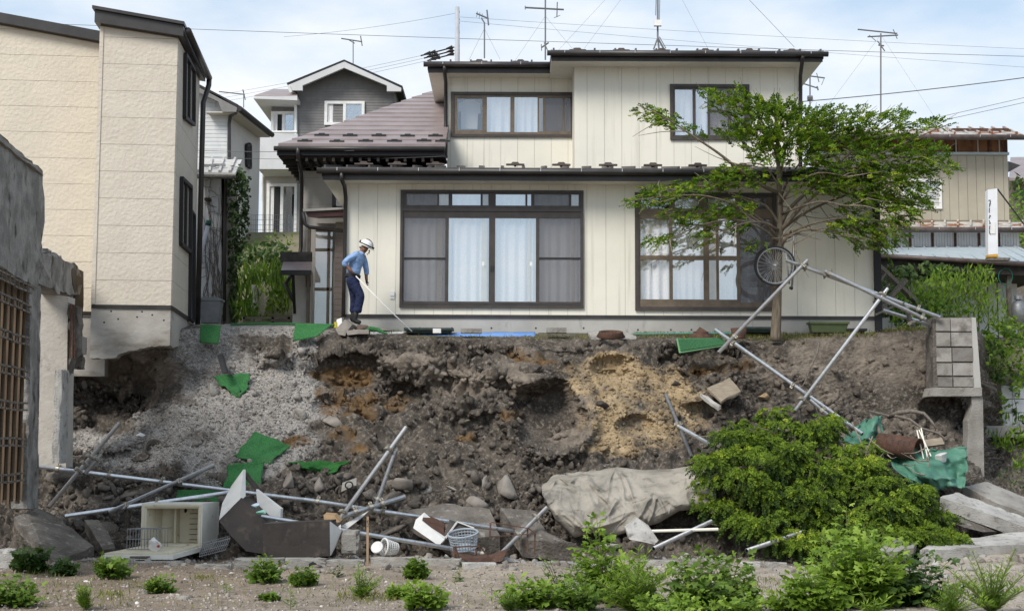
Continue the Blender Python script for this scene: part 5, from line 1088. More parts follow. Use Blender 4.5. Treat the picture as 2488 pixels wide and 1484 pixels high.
for k in range(22):
    px = -96 + k * 7.8; a, b = W_(px + .7, 700, -.08 - .02 * (k % 2)), W_(px + 7.1, 700, -.08 - .02 * (k % 2)); zt_ = 4.42 - .012 * k * .6; zb_ = .95 + .05 * math.sin(k * 2.1)
    mb = MB().prism([Vector((a.x, a.y, zb_)), Vector((b.x, b.y, zb_)), Vector((b.x, b.y, zt_)), Vector((a.x, a.y, zt_))], -nW * .03); mb.go('plank', M_plank[k % 3], rn)
    e_ = a; MB().prism([Vector((e_.x, e_.y, zb_)), Vector((e_.x, e_.y, zt_)), Vector((e_.x, e_.y - .02, zt_)), Vector((e_.x, e_.y - .02, zb_))], nW * .03).go('cover_strip', M_plank[1], rn)
M_bat = mat('grey_batten', (0.2, 0.178, 0.15), (0.11, 0.095, 0.08), 9, rough=0.95)
for k, z in enumerate((4.31, 3.99, 3.47, 2.95, 2.43, 1.87, 1.33)):
    for dz in (-.055, .055):
        n_seg = 4
        for j in range(n_seg):
            a, b = W_(-95 + j * 43.5, 700, .01), W_(-54 + j * 43.5, 700, .01); w1_ = .015 * math.sin(k * 3 + j * 1.7)
            MB().bar(Vector((a.x, a.y, z + dz + w1_)), Vector((b.x, b.y, z + dz - w1_ * .6)), .035, .03).go('batten', M_bat, rn)
    for j in range(16):
        a = W_(-92 + j * 10.6, 700, .03); MB().bar(Vector((a.x, a.y, z - .07)), Vector((a.x, a.y, z + .07)), .014, .014).go('tie', M_wood_g, rn)
hk = thing('hoop_bracket', 'white curved strip bracket rising behind the ruined wall', 'bracket', at(20, 560, 24.5))
MB().tube([at(2, 518, 24.5), at(38, 518, 24.5), at(58, 540, 24.5), at(58, 570, 24.5), at(58, 680, 24.5)], .012, 6).go('rod', M_white, hk, True)
MB().tube([at(-10, 560, 24.4), at(25, 558, 24.4), at(58, 545, 24.4)], [.03, .05, .02], 6).go('strip', M_white, hk, True)
# ---------------------------------------------------------------- scaffold pipes
RP = 0.036
def P3(p):
    if len(p) == 3: return at(*p)
    q, n, f = hit(*p); return q + (Vector((0, 0, CAMZ)) - q).normalized() * 0.12
def pipe(label, a, b, clamps=(), r=RP, m=None, back=0.0):
    A, B = P3(a), P3(b); 
    t_ = thing('scaffold_pipe', label, 'pipe', A.lerp(B, .5), 'fallen scaffold pipes')
    d = (B - A).normalized(); x = d.orthogonal().normalized()
    n = 14; mb = MB(); c = 0
    mb.tube([A, B], r, n, cap=False); mb.tube([A + d * .001, B - d * .001], r * .82, n, cap=False)
    for e, e2 in ((0, 2 * n), (n, 3 * n)):
        for j in range(n): mb.F.append((e + j, e + (j + 1) % n, e2 + (j + 1) % n, e2 + j))
    mb.go('tube', m or M_galv, t_, True)
    for f in clamps:
        q = A.lerp(B, f); rr_ = random.Random(int(f * 1000) + int(a[0])); y = d.cross(x)
        mb = MB().tube([q - d * .028, q + d * .028], r * 1.3, 10)
        mb.obox(q + x * r * 1.7, d * .03, x * r * .6, y * r * 1.1); mb.obox(q - y * r * 1.6 + x * .01, d * .024, y * r * .5, x * r * .8)
        mb.tube([q + x * r * 1.6 - y * r * 1.8, q + x * r * 1.6 + y * r * 2.2], .009, 6); mb.tube([q - x * r * .5 - y * r * 2.6, q + x * r * 1.4 - y * r * 2.2], .009, 6)
        mb.go('clamp', M_clamp, t_)
    return t_
pipe('bright pipe leaning across the tree trunk', (1962, 632, 28.3), (1745, 857, 27.5), (.06, .83))
pipe('bright pipe from the tree to the top of the block wall', (1910, 632, 28.4), (2284, 771, 27.75), (.13, .26, .64, .86))
pipe('shorter pipe clamped along the one reaching the block wall', (2004, 659, 28.15), (2250, 776, 27.7), (.05, .96))
pipe('long pipe leaning down from above the terrace to the fallen bush', (2156, 702, 28.1), (1931, 999, 26.4), (.06, .92))
pipe('long pipe sliding down the bank past the grey boards', (1738, 801, 28.3), (2095, 1054, 25.9), (.14, .56, .66))
pipe('short dark pipe standing by the block wall', (2194, 735, 27.9), (2221, 795, 27.9), (.25, .8), m=M_galv_d)
pipe('short pipe entering behind the block wall', (2146, 754, 28.1), (2272, 793, 27.95), (.5,))
pipe('weathered pole sticking out of the tan sand', (1617, 958), (1681, 1110), (.5,), m=M_galv_d)
pipe('pipe end hidden by the fallen bush left of its crown', (1646, 1034, 26.6), (1740, 1088, 26.0), (.04,))
pipe('second pipe clamped beside the lower crossing above the bush', (1968, 972, 26.35), (2010, 1008, 26.2), (.7,))
pipe('long horizontal pipe crossing the foot of the bank from the ruin', (88, 1132, 25.6), (766, 1217, 24.75), (.08, .27, .46))
pipe('long horizontal pipe continuing to the grey tarp', (740, 1213, 24.7), (1282, 1295, 24.2), (.06, .36, .97))
pipe('slanting pipe left of the gravel with two clamps', (290, 1028, 25.6), (118, 1232, 24.7), (.42, .5, .58))
pipe('short pipe clamped to the slanting pipe left of the gravel', (246, 1103, 25.35), (205, 1152, 25.1), (.3,))
pipe('slanting pipe pointing at the green mats', (519, 1130, 25.3), (264, 1244, 24.6), (.34, .84))
pipe('low pipe running from the ground to the white cabinet', (160, 1253, 24.9), (592, 1191, 24.3), (.52,))
pipe('pipe with dark tip leaning up the dark bank', (986, 1038, 25.6), (826, 1259, 24.2), (.27, .95))
pipe('weathered pipe hanging beside the dark-tipped pipe', (963, 1088, 25.4), (914, 1226, 24.4), (.05, .92), m=M_galv_d)
pipe('short stub pipe in the clamp joint by the white bag', (800, 1264, 24.2), (985, 1205, 24.5), (.35, .55, .7))
pipe('pipe lying low in front of the dark cabinet', (636, 1254, 23.9), (1180, 1346, 23.5), (.985,))
pipe('weathered pipe propped against the grey tarp', (1328, 1233, 24.3), (1204, 1357, 23.4), (.2, .55), m=M_galv_d)
pipe('grey pipe lying below the grey tarp', (1728, 1266, 24.3), (1588, 1332, 23.2), (), m=M_galv_d)
pipe('grey pipe poking out below the fallen bush', (1952, 1291, 23.9), (1814, 1337, 23.0), (), m=M_galv_d)
MB().tube([at(1570, 1290, 23.9), at(1745, 1285, 23.9)], .025, 8).go('plastic_conduit', M_cream, label='thin pale conduit behind the grey pipe under the tarp', cat='pipe')
# ---------------------------------------------------------------- draped sheets
def drape(name, c4, nx, ny, off, m, label, cat, group=None, sm=40, th=.014, fold=0.0, seed=0, depth=None, edge=0.0, smooth=True, parent=None):
    a, b, c, d = [np.array(q, float) for q in c4]; U, Vv = np.meshgrid(np.linspace(0, 1, nx), np.linspace(0, 1, ny), indexing='ij')
    pp = (a * ((1 - U) * (1 - Vv))[..., None] + b * (U * (1 - Vv))[..., None] + c * (U * Vv)[..., None] + d * ((1 - U) * Vv)[..., None])
    g = np.random.default_rng(seed)
    if edge:
        nzv = fbm(np.stack([U.ravel() * 3, Vv.ravel() * 3, 0 * U.ravel() + seed], -1), 1.3, 3).reshape(U.shape); pp[..., 0] += edge * nzv; pp[..., 1] += edge * np.roll(nzv, 3, 0)
    Y = np.array([[(hit(*pp[i, j])[0].y if depth is None else depth(U[i, j], Vv[i, j])) for j in range(ny)] for i in range(nx)])
    for _ in range(sm):
        Yp = np.pad(Y, 1, mode='edge'); Ys = (Yp[:-2, 1:-1] + Yp[2:, 1:-1] + Yp[1:-1, :-2] + Yp[1:-1, 2:]) / 4; Y = Ys
    if fold:
        f_ = np.stack([U.ravel() * nx * .03, Vv.ravel() * ny * .03, 0 * U.ravel() + seed], -1); Y = Y + fold * fbm(f_, 3.0, 3).reshape(Y.shape)
    Y = Y - off
    V = np.array([[at(pp[i, j, 0], pp[i, j, 1], Y[i, j]) for j in range(ny)] for i in range(nx)])
    du = np.gradient(V, axis=0); dv = np.gradient(V, axis=1); n = np.cross(du, dv); n /= np.linalg.norm(n, axis=-1)[..., None] + 1e-9
    V2 = V - n * th * np.sign(np.sum(n * (np.array([0, 0, CAMZ]) - V), -1))[..., None]
    k = nx * ny; AV = np.concatenate([V.reshape(-1, 3), V2.reshape(-1, 3)]); i = np.arange(nx - 1)[:, None] * ny + np.arange(ny - 1)[None]
    q = np.stack([i, i + ny, i + ny + 1, i + 1], -1).reshape(-1, 4); F = [q, q[:, ::-1] + k]
    bd = [(j, j + 1) for j in range(ny - 1)] + [((nx - 1) * ny + j + 1, (nx - 1) * ny + j) for j in range(ny - 1)] + [((i_ + 1) * ny, i_ * ny) for i_ in range(nx - 1)] + [(i_ * ny + ny - 1, (i_ + 1) * ny + ny - 1) for i_ in range(nx - 1)]
    F.append(np.array([(x, y, y + k, x + k) for x, y in bd]))
    return link(name, AV, np.concatenate(F), m, parent, smooth, label=label, cat=cat, group=group)
G_ = 'artificial turf mats'
drape('turf_mat', [(487, 788), (537, 790), (530, 836), (485, 832)], 14, 12, .13, M_mat, 'green turf mat hanging over the edge below the waste bin', 'mat', G_, fold=.015, seed=1, depth=lambda u, v: 28.35 - .35 * v)
drape('turf_mat', [(717, 786), (806, 789), (768, 818), (711, 829)], 20, 12, .13, M_mat, 'green turf mat hanging over the edge left of the worker', 'mat', G_, fold=.02, seed=2, depth=lambda u, v: 28.75 - .45 * v)
drape('turf_mat', [(516, 912), (607, 908), (600, 950), (575, 968)], 20, 14, .13, M_mat, 'small green turf mat with rounded corner high on the gravel', 'mat', G_, fold=.08, seed=3, edge=10)
drape('turf_mat', [(620, 1048), (706, 1082), (648, 1130), (566, 1108)], 20, 16, .13, M_mat, 'large green turf mat lying in the middle of the gravel', 'mat', G_, fold=.1, seed=4, edge=8)
drape('turf_mat', [(556, 1128), (643, 1120), (634, 1182), (538, 1186)], 18, 14, .13, M_mat, 'green turf mat just behind the white cabinet', 'mat', G_, fold=.08, seed=5, edge=6)
drape('turf_mat', [(430, 1190), (534, 1188), (532, 1226), (426, 1226)], 18, 10, .13, M_mat, 'green turf mat above the open fridge', 'mat', G_, fold=.06, seed=6)
M_mat2 = mat('turf_mat_underside', (0.018, 0.1, 0.02), (0.03, 0.14, 0.03), 40, rough=.85, bump=1.0, bscale=50, bdist=.02)
drape('turf_mat', [(700, 1120), (848, 1121), (800, 1152), (735, 1140)], 26, 10, .13, M_mat2, 'ribbed green turf mat crumpled in the dark soil', 'mat', G_, fold=.14, seed=7, edge=8)
MB().tube([at(560, 788, 29.2), at(640, 786.5, 29.3), at(720, 787, 29.2), at(812, 790, 29.0)], .025, 6).go('turf_strip', M_mat, label='thin edge of green turf along the yard rim', cat='mat')
cv = [(884, 806, 28.7), (900, 798, 28.75), (918, 801, 28.7), (940, 811, 28.6)]
MB().tube([at(*p) for p in cv], [.02, .05, .045, .015], 8).go('turf_roll', M_mat, label='curled green turf strip beside the flat stones', cat='mat')
# stiff door mat
dm = thing('door_mat', 'dark green bristle door mat with pale rim hanging over the edge', 'mat', at(1700, 850, 28.2))
c4 = [at(1643, 822, 28.45), at(1757, 822, 28.4), at(1768, 838, 28.1), at(1650, 857, 28.05)]
nrm = (c4[1] - c4[0]).cross(c4[3] - c4[0]).normalized(); nrm = nrm if nrm.y < 0 else -nrm
MB().prism(c4, nrm * -.02).go('base', mat('mat_green_rim', (0.13, 0.26, 0.13), rough=.7), dm)
M_bris = mat('green_bristles', (0.03, 0.12, 0.05), (0.05, 0.16, 0.07), 30, rough=.8)
mb = MB(); rr_ = random.Random(2)
for i in range(34):
    for j in range(9):
        u, v = .03 + .94 * (i + .5) / 34, .06 + .88 * (j + .5) / 9; q = c4[0].lerp(c4[1], u).lerp(c4[3].lerp(c4[2], u), v); mb.obox(q + nrm * .012, (c4[1] - c4[0]) / 34 * .33, (c4[3] - c4[0]) / 9 * .33, nrm * .012)
o = mb.go('bristles', M_bris, dm); o['kind'] = 'stuff'
M_blue = mat('blue_tarp', (0.12, 0.27, 0.62), (0.17, 0.33, 0.68), 4, .4, .6, rough=.45, bump=.4, bscale=12, bdist=.03)
drape('blue_tarp', [(985, 807), (1300, 806), (1304, 823), (1030, 817)], 60, 5, .04, M_blue, 'light blue tarp strip laid along the edge below the big window', 'tarp', None, sm=3, fold=.03, seed=8, edge=2, smooth=False)
drape('white_sheet', [(895, 806), (985, 805), (980, 810), (900, 813)], 16, 4, .05, M_white, 'white plastic sheet scrap right of the flat stones', 'sheet', None, sm=3, fold=.03, seed=9)
M_drab = mat('drab_mat', (0.12, 0.11, 0.09), (0.08, 0.075, 0.06), 12, rough=.95)
drape('drab_mat', [(1308, 808), (1428, 809), (1420, 819), (1310, 819)], 20, 4, .05, M_drab, 'grey-brown mat lying right of the blue tarp', 'mat', None, sm=3, fold=.03, seed=10, smooth=False)
# grey tarp over a heap
M_tarp = mat('grey_beige_tarp', (0.33, 0.3, 0.257), (0.215, 0.197, 0.17), 1.6, .4, .6, (0.16, 0.145, 0.12), 3.2, .55, .7, rough=.85, bump=.5, bscale=14, bdist=.03)
topP = [(1315, 1176), (1345, 1153), (1400, 1146), (1460, 1139), (1500, 1134), (1560, 1141), (1630, 1139), (1700, 1128), (1740, 1150)]; botP = [(1318, 1200), (1350, 1262), (1395, 1305), (1445, 1292), (1490, 1303), (1545, 1285), (1600, 1270), (1650, 1240), (1740, 1232)]
def tarp_heap():
    nx, ny = 290, 150; u = np.linspace(0, 1, nx); T = np.array([[np.interp(u, np.linspace(0, 1, len(q)), [p[k] for p in q]) for k in (0, 1)] for q in (topP, botP)])   # 2,2,nx
    v = np.linspace(0, 1, ny); PX = T[0, 0][:, None] * (1 - v) + T[1, 0][:, None] * v; PY = T[0, 1][:, None] * (1 - v) + T[1, 1][:, None] * v
    U, Vv = np.meshgrid(u, v, indexing='ij'); sh_ = np.sin(np.pi * np.clip(Vv, 0, 1)) ** .7 * np.clip(U * 7, 0, 1) ** .5
    Y = 26.1 - 1.5 * Vv - .55 * sh_
    f1 = np.stack([(PX * .012 - PY * .011).ravel(), (PX * .0035 + PY * .0035).ravel(), 0 * U.ravel()], -1)
    f2 = np.stack([(PX * .004 + PY * .019).ravel(), (PX * .006).ravel(), 0 * U.ravel() + 4], -1)
    rd = (.30 - np.abs(pnoise(f1 * 1.6))).reshape(U.shape) * .12 + (.30 - np.abs(pnoise(f2 * 1.7))).reshape(U.shape) * .12 + (.3 - np.abs(pnoise(f1 * 3.7 + 5))).reshape(U.shape) * .05
    Y = Y - rd * np.clip(np.sin(np.pi * Vv) * 2.2, .1, 1)
    gq = np.random.default_rng(8)
    for k in range(60):                              # folds running away from the high points of the heap
        ax_, ay_ = [(1500, 1138), (1590, 1200), (1350, 1158), (1660, 1142), (1430, 1290), (1420, 1150)][k % 6]; an_ = gq.uniform(.15, 2.95) if k % 6 != 4 else gq.uniform(-2.9, -.3); ln_, wd_ = gq.uniform(50, 150), gq.uniform(2.5, 7)
        ca_, sa_ = math.cos(an_), math.sin(an_); al = (PX - ax_) * ca_ + (PY - ay_) * sa_; ac = -(PX - ax_) * sa_ + (PY - ay_) * ca_ + 5 * np.sin(al * .045 + k)
        Y = Y - gq.uniform(.03, .1) * np.exp(-(ac / wd_) ** 2) * np.clip(np.minimum(al / 18, 1 - al / ln_) * 1.6, 0, 1)
    for k in range(110):                             # short sharp creases
        ax_, ay_ = gq.uniform(1320, 1720), gq.uniform(1138, 1290); an_ = gq.uniform(0, 3.14); ln_, wd_ = gq.uniform(12, 40), gq.uniform(1.0, 2.2); ca_, sa_ = math.cos(an_), math.sin(an_); al = (PX - ax_) * ca_ + (PY - ay_) * sa_; ac = -(PX - ax_) * sa_ + (PY - ay_) * ca_ + 3 * np.sin(al * .1 + k)
        Y = Y - gq.uniform(-.02, .03) * np.exp(-np.abs(ac) / wd_) * np.clip(1 - (al / ln_) ** 2, 0, 1)
    Y = Y - .05 * np.exp(-((PX - 1540 + (PY - 1140) * .55) / 14) ** 2)      # lashing strap ridge
    V = np.array([[at(PX[i, j], PY[i, j], Y[i, j]) for j in range(ny)] for i in range(nx)])
    V2 = V + np.array([0, .04, -.01]); k = nx * ny; AV = np.concatenate([V.reshape(-1, 3), V2.reshape(-1, 3)]); i = np.arange(nx - 1)[:, None] * ny + np.arange(ny - 1)[None]
    q = np.stack([i, i + ny, i + ny + 1, i + 1], -1).reshape(-1, 4)[:, ::-1]; F = [q, q[:, ::-1] + k]
    bd = [(j, j + 1) for j in range(ny - 1)] + [((nx - 1) * ny + j + 1, (nx - 1) * ny + j) for j in range(ny - 1)] + [((i_ + 1) * ny, i_ * ny) for i_ in range(nx - 1)] + [(i_ * ny + ny - 1, (i_ + 1) * ny + ny - 1) for i_ in range(nx - 1)]
    F.append(np.array([(x, x + k, y + k, y) for x, y in bd])); return link('tarp_cover', AV, np.concatenate(F), M_tarp, None, True, label='crumpled grey-beige tarp covering a heap left of the fallen bush', cat='tarp')
tarp_heap()
# ---------------------------------------------------------------- refrigerator
M_fr = mat('fridge_white', (0.68, 0.67, 0.62), (0.6, 0.585, 0.52), 4, .4, .65, (0.3, 0.25, 0.18), 6, .64, .75, rough=.45)
M_frin = mat('fridge_liner', (0.62, 0.57, 0.44), (0.54, 0.485, 0.36), 3, .4, .65, (0.2, 0.16, 0.1), 7, .6, .75, rough=.5)
fo_ = at(341, 1334, 23.7); an = R(-17); ux = Vector((math.cos(an), -math.sin(an), 0)); uy = Vector((math.sin(an), math.cos(an), 0))
ux = Vector((math.cos(R(8)), math.sin(R(8)), 0)); uy = Vector((math.sin(R(14)), math.cos(R(14)), 0))
fw_, fh_, fdp = .965, .735, .62; zf_ = fo_.z
fg = thing('open_refrigerator', 'white refrigerator lying on its side with the door open', 'refrigerator', fo_ + ux * .5)
def fb(name, m, u0, u1, d0, d1, z0, z1, par=fg): c = fo_ + ux * (u0 + u1) / 2 + uy * (d0 + d1) / 2 + Vector((0, 0, (z0 + z1) / 2)); return MB().obox(c, ux * (u1 - u0) / 2, uy * (d1 - d0) / 2, (0, 0, (z1 - z0) / 2)).go(name, m, par)
fb('left_side', M_fr, 0, .05, 0, fdp, 0, fh_); fb('right_side', M_fr, fw_ - .05, fw_, 0, fdp, 0, fh_); fb('bottom', M_fr, .05, fw_ - .05, 0, fdp, 0, .05); fb('top', M_fr, .05, fw_ - .05, 0, fdp, fh_ - .05, fh_); fb('back', M_frin, .05, fw_ - .05, fdp - .06, fdp, .05, fh_ - .05)
for a in ((.05, .075, .05, fh_ - .05), (fw_ - .075, fw_ - .05, .05, fh_ - .05), (.075, fw_ - .075, .05, .08), (.075, fw_ - .075, fh_ - .08, fh_ - .05)): fb('liner', M_frin, a[0], a[1], .012, fdp - .061, a[2], a[3])
fb('gasket', M_frin, .02, .05, -.012, -.001, .02, fh_ - .02); fb('gasket', M_frin, fw_ - .05, fw_ - .02, -.012, -.001, .02, fh_ - .02); fb('gasket', M_frin, .05, fw_ - .05, -.012, -.001, fh_ - .05, fh_ - .02)
for k in range(6): fb('shelf_rib', M_conc_d, .52, .9, fdp - .075, fdp - .0605, .12 + k * .085, .127 + k * .085)
fb('inner_step', M_frin, .33, .36, fdp - .2, fdp - .061, .08, fh_ - .08)
p = fo_ + ux * .44 + uy * (fdp - .062) + Vector((0, 0, fh_ - .14)); MB().lathe(p, [(.035, 0), (.025, .004), (0, .004)], 12, -uy).go('lamp_socket', M_black, fg)
dc = [fo_ - uy * .03 + Vector((0, 0, .03)), fo_ + ux * fw_ - uy * .03 + Vector((0, 0, .03)), fo_ + ux * .8 - uy * .62 + Vector((0, 0, -.05)), fo_ - ux * .3 - uy * .62 + Vector((0, 0, -.05))]
dor = MB().prism(dc, (0, 0, -.07)).go('door', M_fr, fg)
MB().prism([q.lerp(sum(dc, Vector()) / 4, .06) + Vector((0, 0, .001)) for q in dc], (0, 0, .03)).go('door_liner', M_frin, dor)
m1, m2 = dc[3].lerp(dc[2], .4), dc[3].lerp(dc[2], .68); MB().prism([m1 + Vector((0, 0, -.015)), m2 + Vector((0, 0, -.015)), m2 + Vector((0, 0, -.055)), m1 + Vector((0, 0, -.055))], -uy * .008).go('handle_recess', M_conc_d, dor)
def wire_cage(name, label, o, ux_, uy_, uz_, a, b, c, nx, m=M_galv_d, top=False, r=.005):
    t_ = thing(name, label, 'wire rack', o); o = Vector(o)
    mb = MB()
    for k in range(nx + 1):
        q = o + ux_ * a * k / nx
        MB().tube([q, q + uz_ * c, q + uz_ * c + uy_ * b, q + uy_ * b], r, 5).go('wire', m, t_)
    for q in (o, o + uz_ * c, o + uy_ * b, o + uy_ * b + uz_ * c, o + uz_ * c * .5): MB().tube([q, q + ux_ * a], r * 1.3, 5).go('rail', m, t_)
    return t_
wire_cage('wire_rack', 'wire shelf rack standing on the open refrigerator door', at(308, 1334, 23.3), ux, uy, Vector((0, 0, 1)), .5, .28, .32, 11)
wire_cage('wire_rack', 'crushed wire rack lying in front of the refrigerator', at(484, 1352, 23.5), Vector((.95, .25, .25)).normalized(), Vector((-.2, .9, .1)), Vector((.35, 0, .9)), .42, .25, .2, 12)
def lump(name, label, cat, px, py, s, m, Y=None, rough=.4, seed=1, flat=(1, 1, 1), base=I3, rot=0.0, sink=.35):
    p = at(px, py, Y) if Y else hit(px, py)[0]; V = rock_shape(base, seed, rough); V = V / np.abs(V).max() * np.array(flat) * s
    c, si = math.cos(rot), math.sin(rot); V = V @ np.array([[c, 0, -si], [0, 1, 0], [si, 0, c]])
    return link(name, V + np.array(p) + np.array([0, -s * sink * .4, s * sink * .3]), base[1], m, None, True if rough < .3 else False, label=label, cat=cat)
bg_ = lump('plastic_bag', 'crumpled white plastic bag on the refrigerator door', 'bag', 378, 1322, .12, M_white, 23.3, .7, 31, (1, .6, 1.2))
lump('red_wrapper', 'small red wrapper on the refrigerator door', 'wrapper', 385, 1327, .05, mat('red_plastic', (0.4, 0.02, 0.03), rough=.4), 23.2, .6, 32)
# ---------------------------------------------------------------- tipped white cabinet and dark box
M_sheetw = mat('dirty_white_steel', (0.66, 0.655, 0.64), (0.56, 0.55, 0.52), 3, .4, .65, (0.3, 0.22, 0.14), 5, .66, .76, rough=.4)
M_dkbox = mat('charred_panel', (0.055, 0.045, 0.04), (0.035, 0.03, 0.028), 2, .4, .6, (0.1, 0.08, 0.065), 5, .55, .7, rough=.6, bump=.3, bscale=8)
cb = thing('tipped_cabinet', 'white steel cabinet tipped on its corner with dark underside', 'cabinet', at(600, 1345, 24))
q = lambda x, y, Y=24.0: at(x, y, Y)
MB().prism([q(591, 1140, 24.3), q(591, 1205, 23.95), q(583, 1212, 23.85), q(532, 1263, 23.75), q(540, 1222, 24.0), q(562, 1180, 24.2)], (.03, .05, 0)).go('left_lid', M_sheetw, cb)
MB().prism([q(585, 1209, 23.86), q(652, 1276, 23.75), q(640, 1345, 23.65), q(598, 1338, 23.65), q(560, 1300, 23.7), q(532, 1264, 23.74)], (.1, .55, .02)).go('body', M_dkbox, cb)
MB().prism([q(593, 1148, 24.3), q(599, 1158, 24.3), q(634, 1198, 24.3), q(627, 1199, 24.3), q(594, 1160, 24.3)], (.02, .25, 0)).go('dark_edge', M_dkbox, cb)
MB().prism([q(622, 1188, 24.25), q(682, 1235, 24.2), q(680, 1270, 24.2), q(650, 1275, 24.2), q(626, 1232, 24.22)], (.03, .06, 0)).go('right_lid', M_sheetw, cb)
MB().tube([q(562, 1300, 23.95), q(600, 1338, 23.95)], .02, 6).go('foot', M_dkbox, cb)
lump('plastic_bag', 'small green plastic bag tucked into the tipped cabinet', 'bag', 640, 1245, .1, mat('mint_plastic', (0.2, 0.5, 0.36), (0.35, 0.6, 0.5), 8, rough=.35), 23.65, .6, 34, (1.2, .7, 1))
lump('plastic_bag', 'pale blue plastic bag above the green bag in the cabinet', 'bag', 618, 1228, .09, mat('pale_blue_plastic', (0.55, 0.65, 0.75), rough=.35), 23.7, .6, 35, (1.2, .7, .9))
dk = thing('dark_metal_box', 'low dark metal box with three round dents in front of the cabinet', 'box', at(720, 1355, 23.3))
q = lambda x, y, Y=23.3: at(x, y, Y)
fr_ = [q(637, 1272), q(800, 1265), q(801, 1350), q(641, 1357)]
MB().prism(fr_, (.06, .42, .01)).go('body', M_dkbox, dk)
nn_ = (fr_[1] - fr_[0]).cross(fr_[2] - fr_[1]).normalized(); nn_ = nn_ if nn_.y < 0 else -nn_
for px in (672, 717, 765): MB().lathe(q(px, 1308) + nn_ * .003, [(.10, 0), (.05, .002), (.0, .0)], 20, nn_).go('round_dent', M_dkbox, dk, True)
MB().prism([q(801, 1266, 23.32), q(829, 1288, 23.6), q(820, 1318, 23.6), q(802, 1349, 23.32)], (.01, .02, 0)).go('side_sheet', M_sheetw, dk)
lump('paper_bag', 'red and white torn bag behind the dark metal box', 'bag', 822, 1290, .12, mat('red_white_bag', (0.6, 0.6, 0.6), (0.45, 0.03, 0.03), 6, .48, .52, rough=.5), 23.7, .5, 36, (.7, .6, 1.2))
ct = MB().prism([at(786, 1250, 24), at(812, 1252, 24), at(825, 1268, 23.9), at(788, 1268, 23.9)], (.02, .25, .03)).go('carton', mat('cardboard', (0.36, 0.24, 0.14), (0.3, 0.2, 0.11), 6, rough=.9), label='flattened cardboard carton behind the dark metal box', cat='carton')
MB().prism([at(828, 1278, 24.2), at(893, 1243, 24.5), at(880, 1256, 24.4), at(843, 1284, 24.2)], (.02, .04, .02)).go('steel_offcut', M_sheetw, label='sharp white panel sticking up beside the wooden stake', cat='panel')
stk = thing('survey_stake', 'thin wooden survey stake marked K2', 'stake', at(893, 1372, 22.6))
a, b = at(893, 1373, 22.6), at(893.5, 1254, 22.6); MB().bar(a, b, .035, .035, up=(0, 1, 0)).go('stake', mat('fresh_wood', (0.34, 0.24, 0.16), (0.28, 0.2, 0.13), 8, rough=.8, stretch=(3, 3, .3)), stk)
ltr = MB(); o_ = at(893.5, 1266, 22.575); mx_, mz_ = .011, .02
for (x0_, z0_), (x1_, z1_) in (((-1, 1), (-1, -1)), ((-1, 0), (1, 1)), ((-1, 0), (1, -1))): ltr.bar(o_ + Vector((x0_ * mx_, 0, z0_ * mz_)), o_ + Vector((x1_ * mx_, 0, z1_ * mz_)), .004, .002, up=(0, 1, 0))
for (x0_, z0_), (x1_, z1_) in (((-1, 1), (1, 1)), ((1, 1), (1, 0)), ((1, 0), (-1, -1)), ((-1, -1), (1, -1))): ltr.bar(o_ + Vector((x0_ * mx_, 0, z0_ * mz_ - .055)), o_ + Vector((x1_ * mx_, 0, z1_ * mz_ - .055)), .004, .002, up=(0, 1, 0))
ltr.go('lettering', M_black, stk)
# baskets
def basket(label, c, axis, r0, r1, h, m, n=22, rings=6):
    t_ = thing('plastic_basket', label, 'basket', c, 'discarded baskets'); c = Vector(c); z = Vector(axis).normalized(); x = z.orthogonal().normalized(); y = z.cross(x)
    ring = lambda f: [c + z * h * f + (x * math.cos(t) + y * math.sin(t)) * (r0 + (r1 - r0) * f) for t in np.linspace(0, 2 * math.pi, n + 1)]
    for k in range(rings): MB().tube(ring(k / (rings - 1)), .008 if k < rings - 1 else .018, 5).go('hoop' if k < rings - 1 else 'rim', m, t_)
    a, b = ring(0), ring(1)
    for k in range(n): MB().tube([a[k], b[k]], .007, 4).go('rib', m, t_)
    MB().lathe(c, [(r0, 0), (0, 0)], n, z).go('bottom', m, t_)
    return t_
basket('white lattice basket lying left of the large grey basket', at(962, 1332, 23.5), (-.8, -.55, .15), .09, .13, .22, M_sheetw)
MB().lathe(at(917, 1330, 23.3), [(0, .012), (.07, .012), (.1, .03), (.1, -.01), (.06, -.05), (0, -.05)], 20, (-.3, -.8, .5)).go('white_bowl', M_sheetw, smooth=True, label='round white bowl beside the white lattice basket', cat='bowl')
basket('large grey-blue round basket with lattice sides', at(1128, 1330, 23.6), (-.1, -.25, 1), .2, .24, .24, mat('blue_grey_plastic', (0.3, 0.34, 0.38), rough=.5), 28, 6)
tb = thing('tilted_metal_box', 'pale metal box with rusty edges tilted in the rubble', 'box', at(1045, 1320, 23.9))
q = lambda x, y, Y=23.9: at(x, y, Y)
MB().prism([q(1004, 1282, 23.9), q(1025, 1264, 24.0), q(1080, 1310, 23.9), q(1066, 1325, 23.8)], (.02, .3, .12)).go('body', M_sheetw, tb); MB().prism([q(1026, 1263, 24.0), q(1078, 1286, 24.1), q(1082, 1310, 23.95)], (.01, .3, .1)).go('rusty_side', M_rust, tb)
dp = thing('broken_screen', 'dark triangular panel with pale frame behind the grey basket', 'panel', q(1110, 1310, 24)); MB().prism([q(1072, 1316, 24.0), q(1092, 1262, 24.1), q(1150, 1276, 24.1), q(1110, 1300, 24.0)], (0, .04, 0)).go('sheet', M_dkbox, dp)
MB().bar(q(1074, 1318, 23.98), q(1110, 1268, 24.05), .025).go('frame_bar', M_sheetw, dp); MB().bar(q(1110, 1266, 24.05), q(1152, 1282, 24.05), .02).go('frame_rail', M_sheetw, dp)
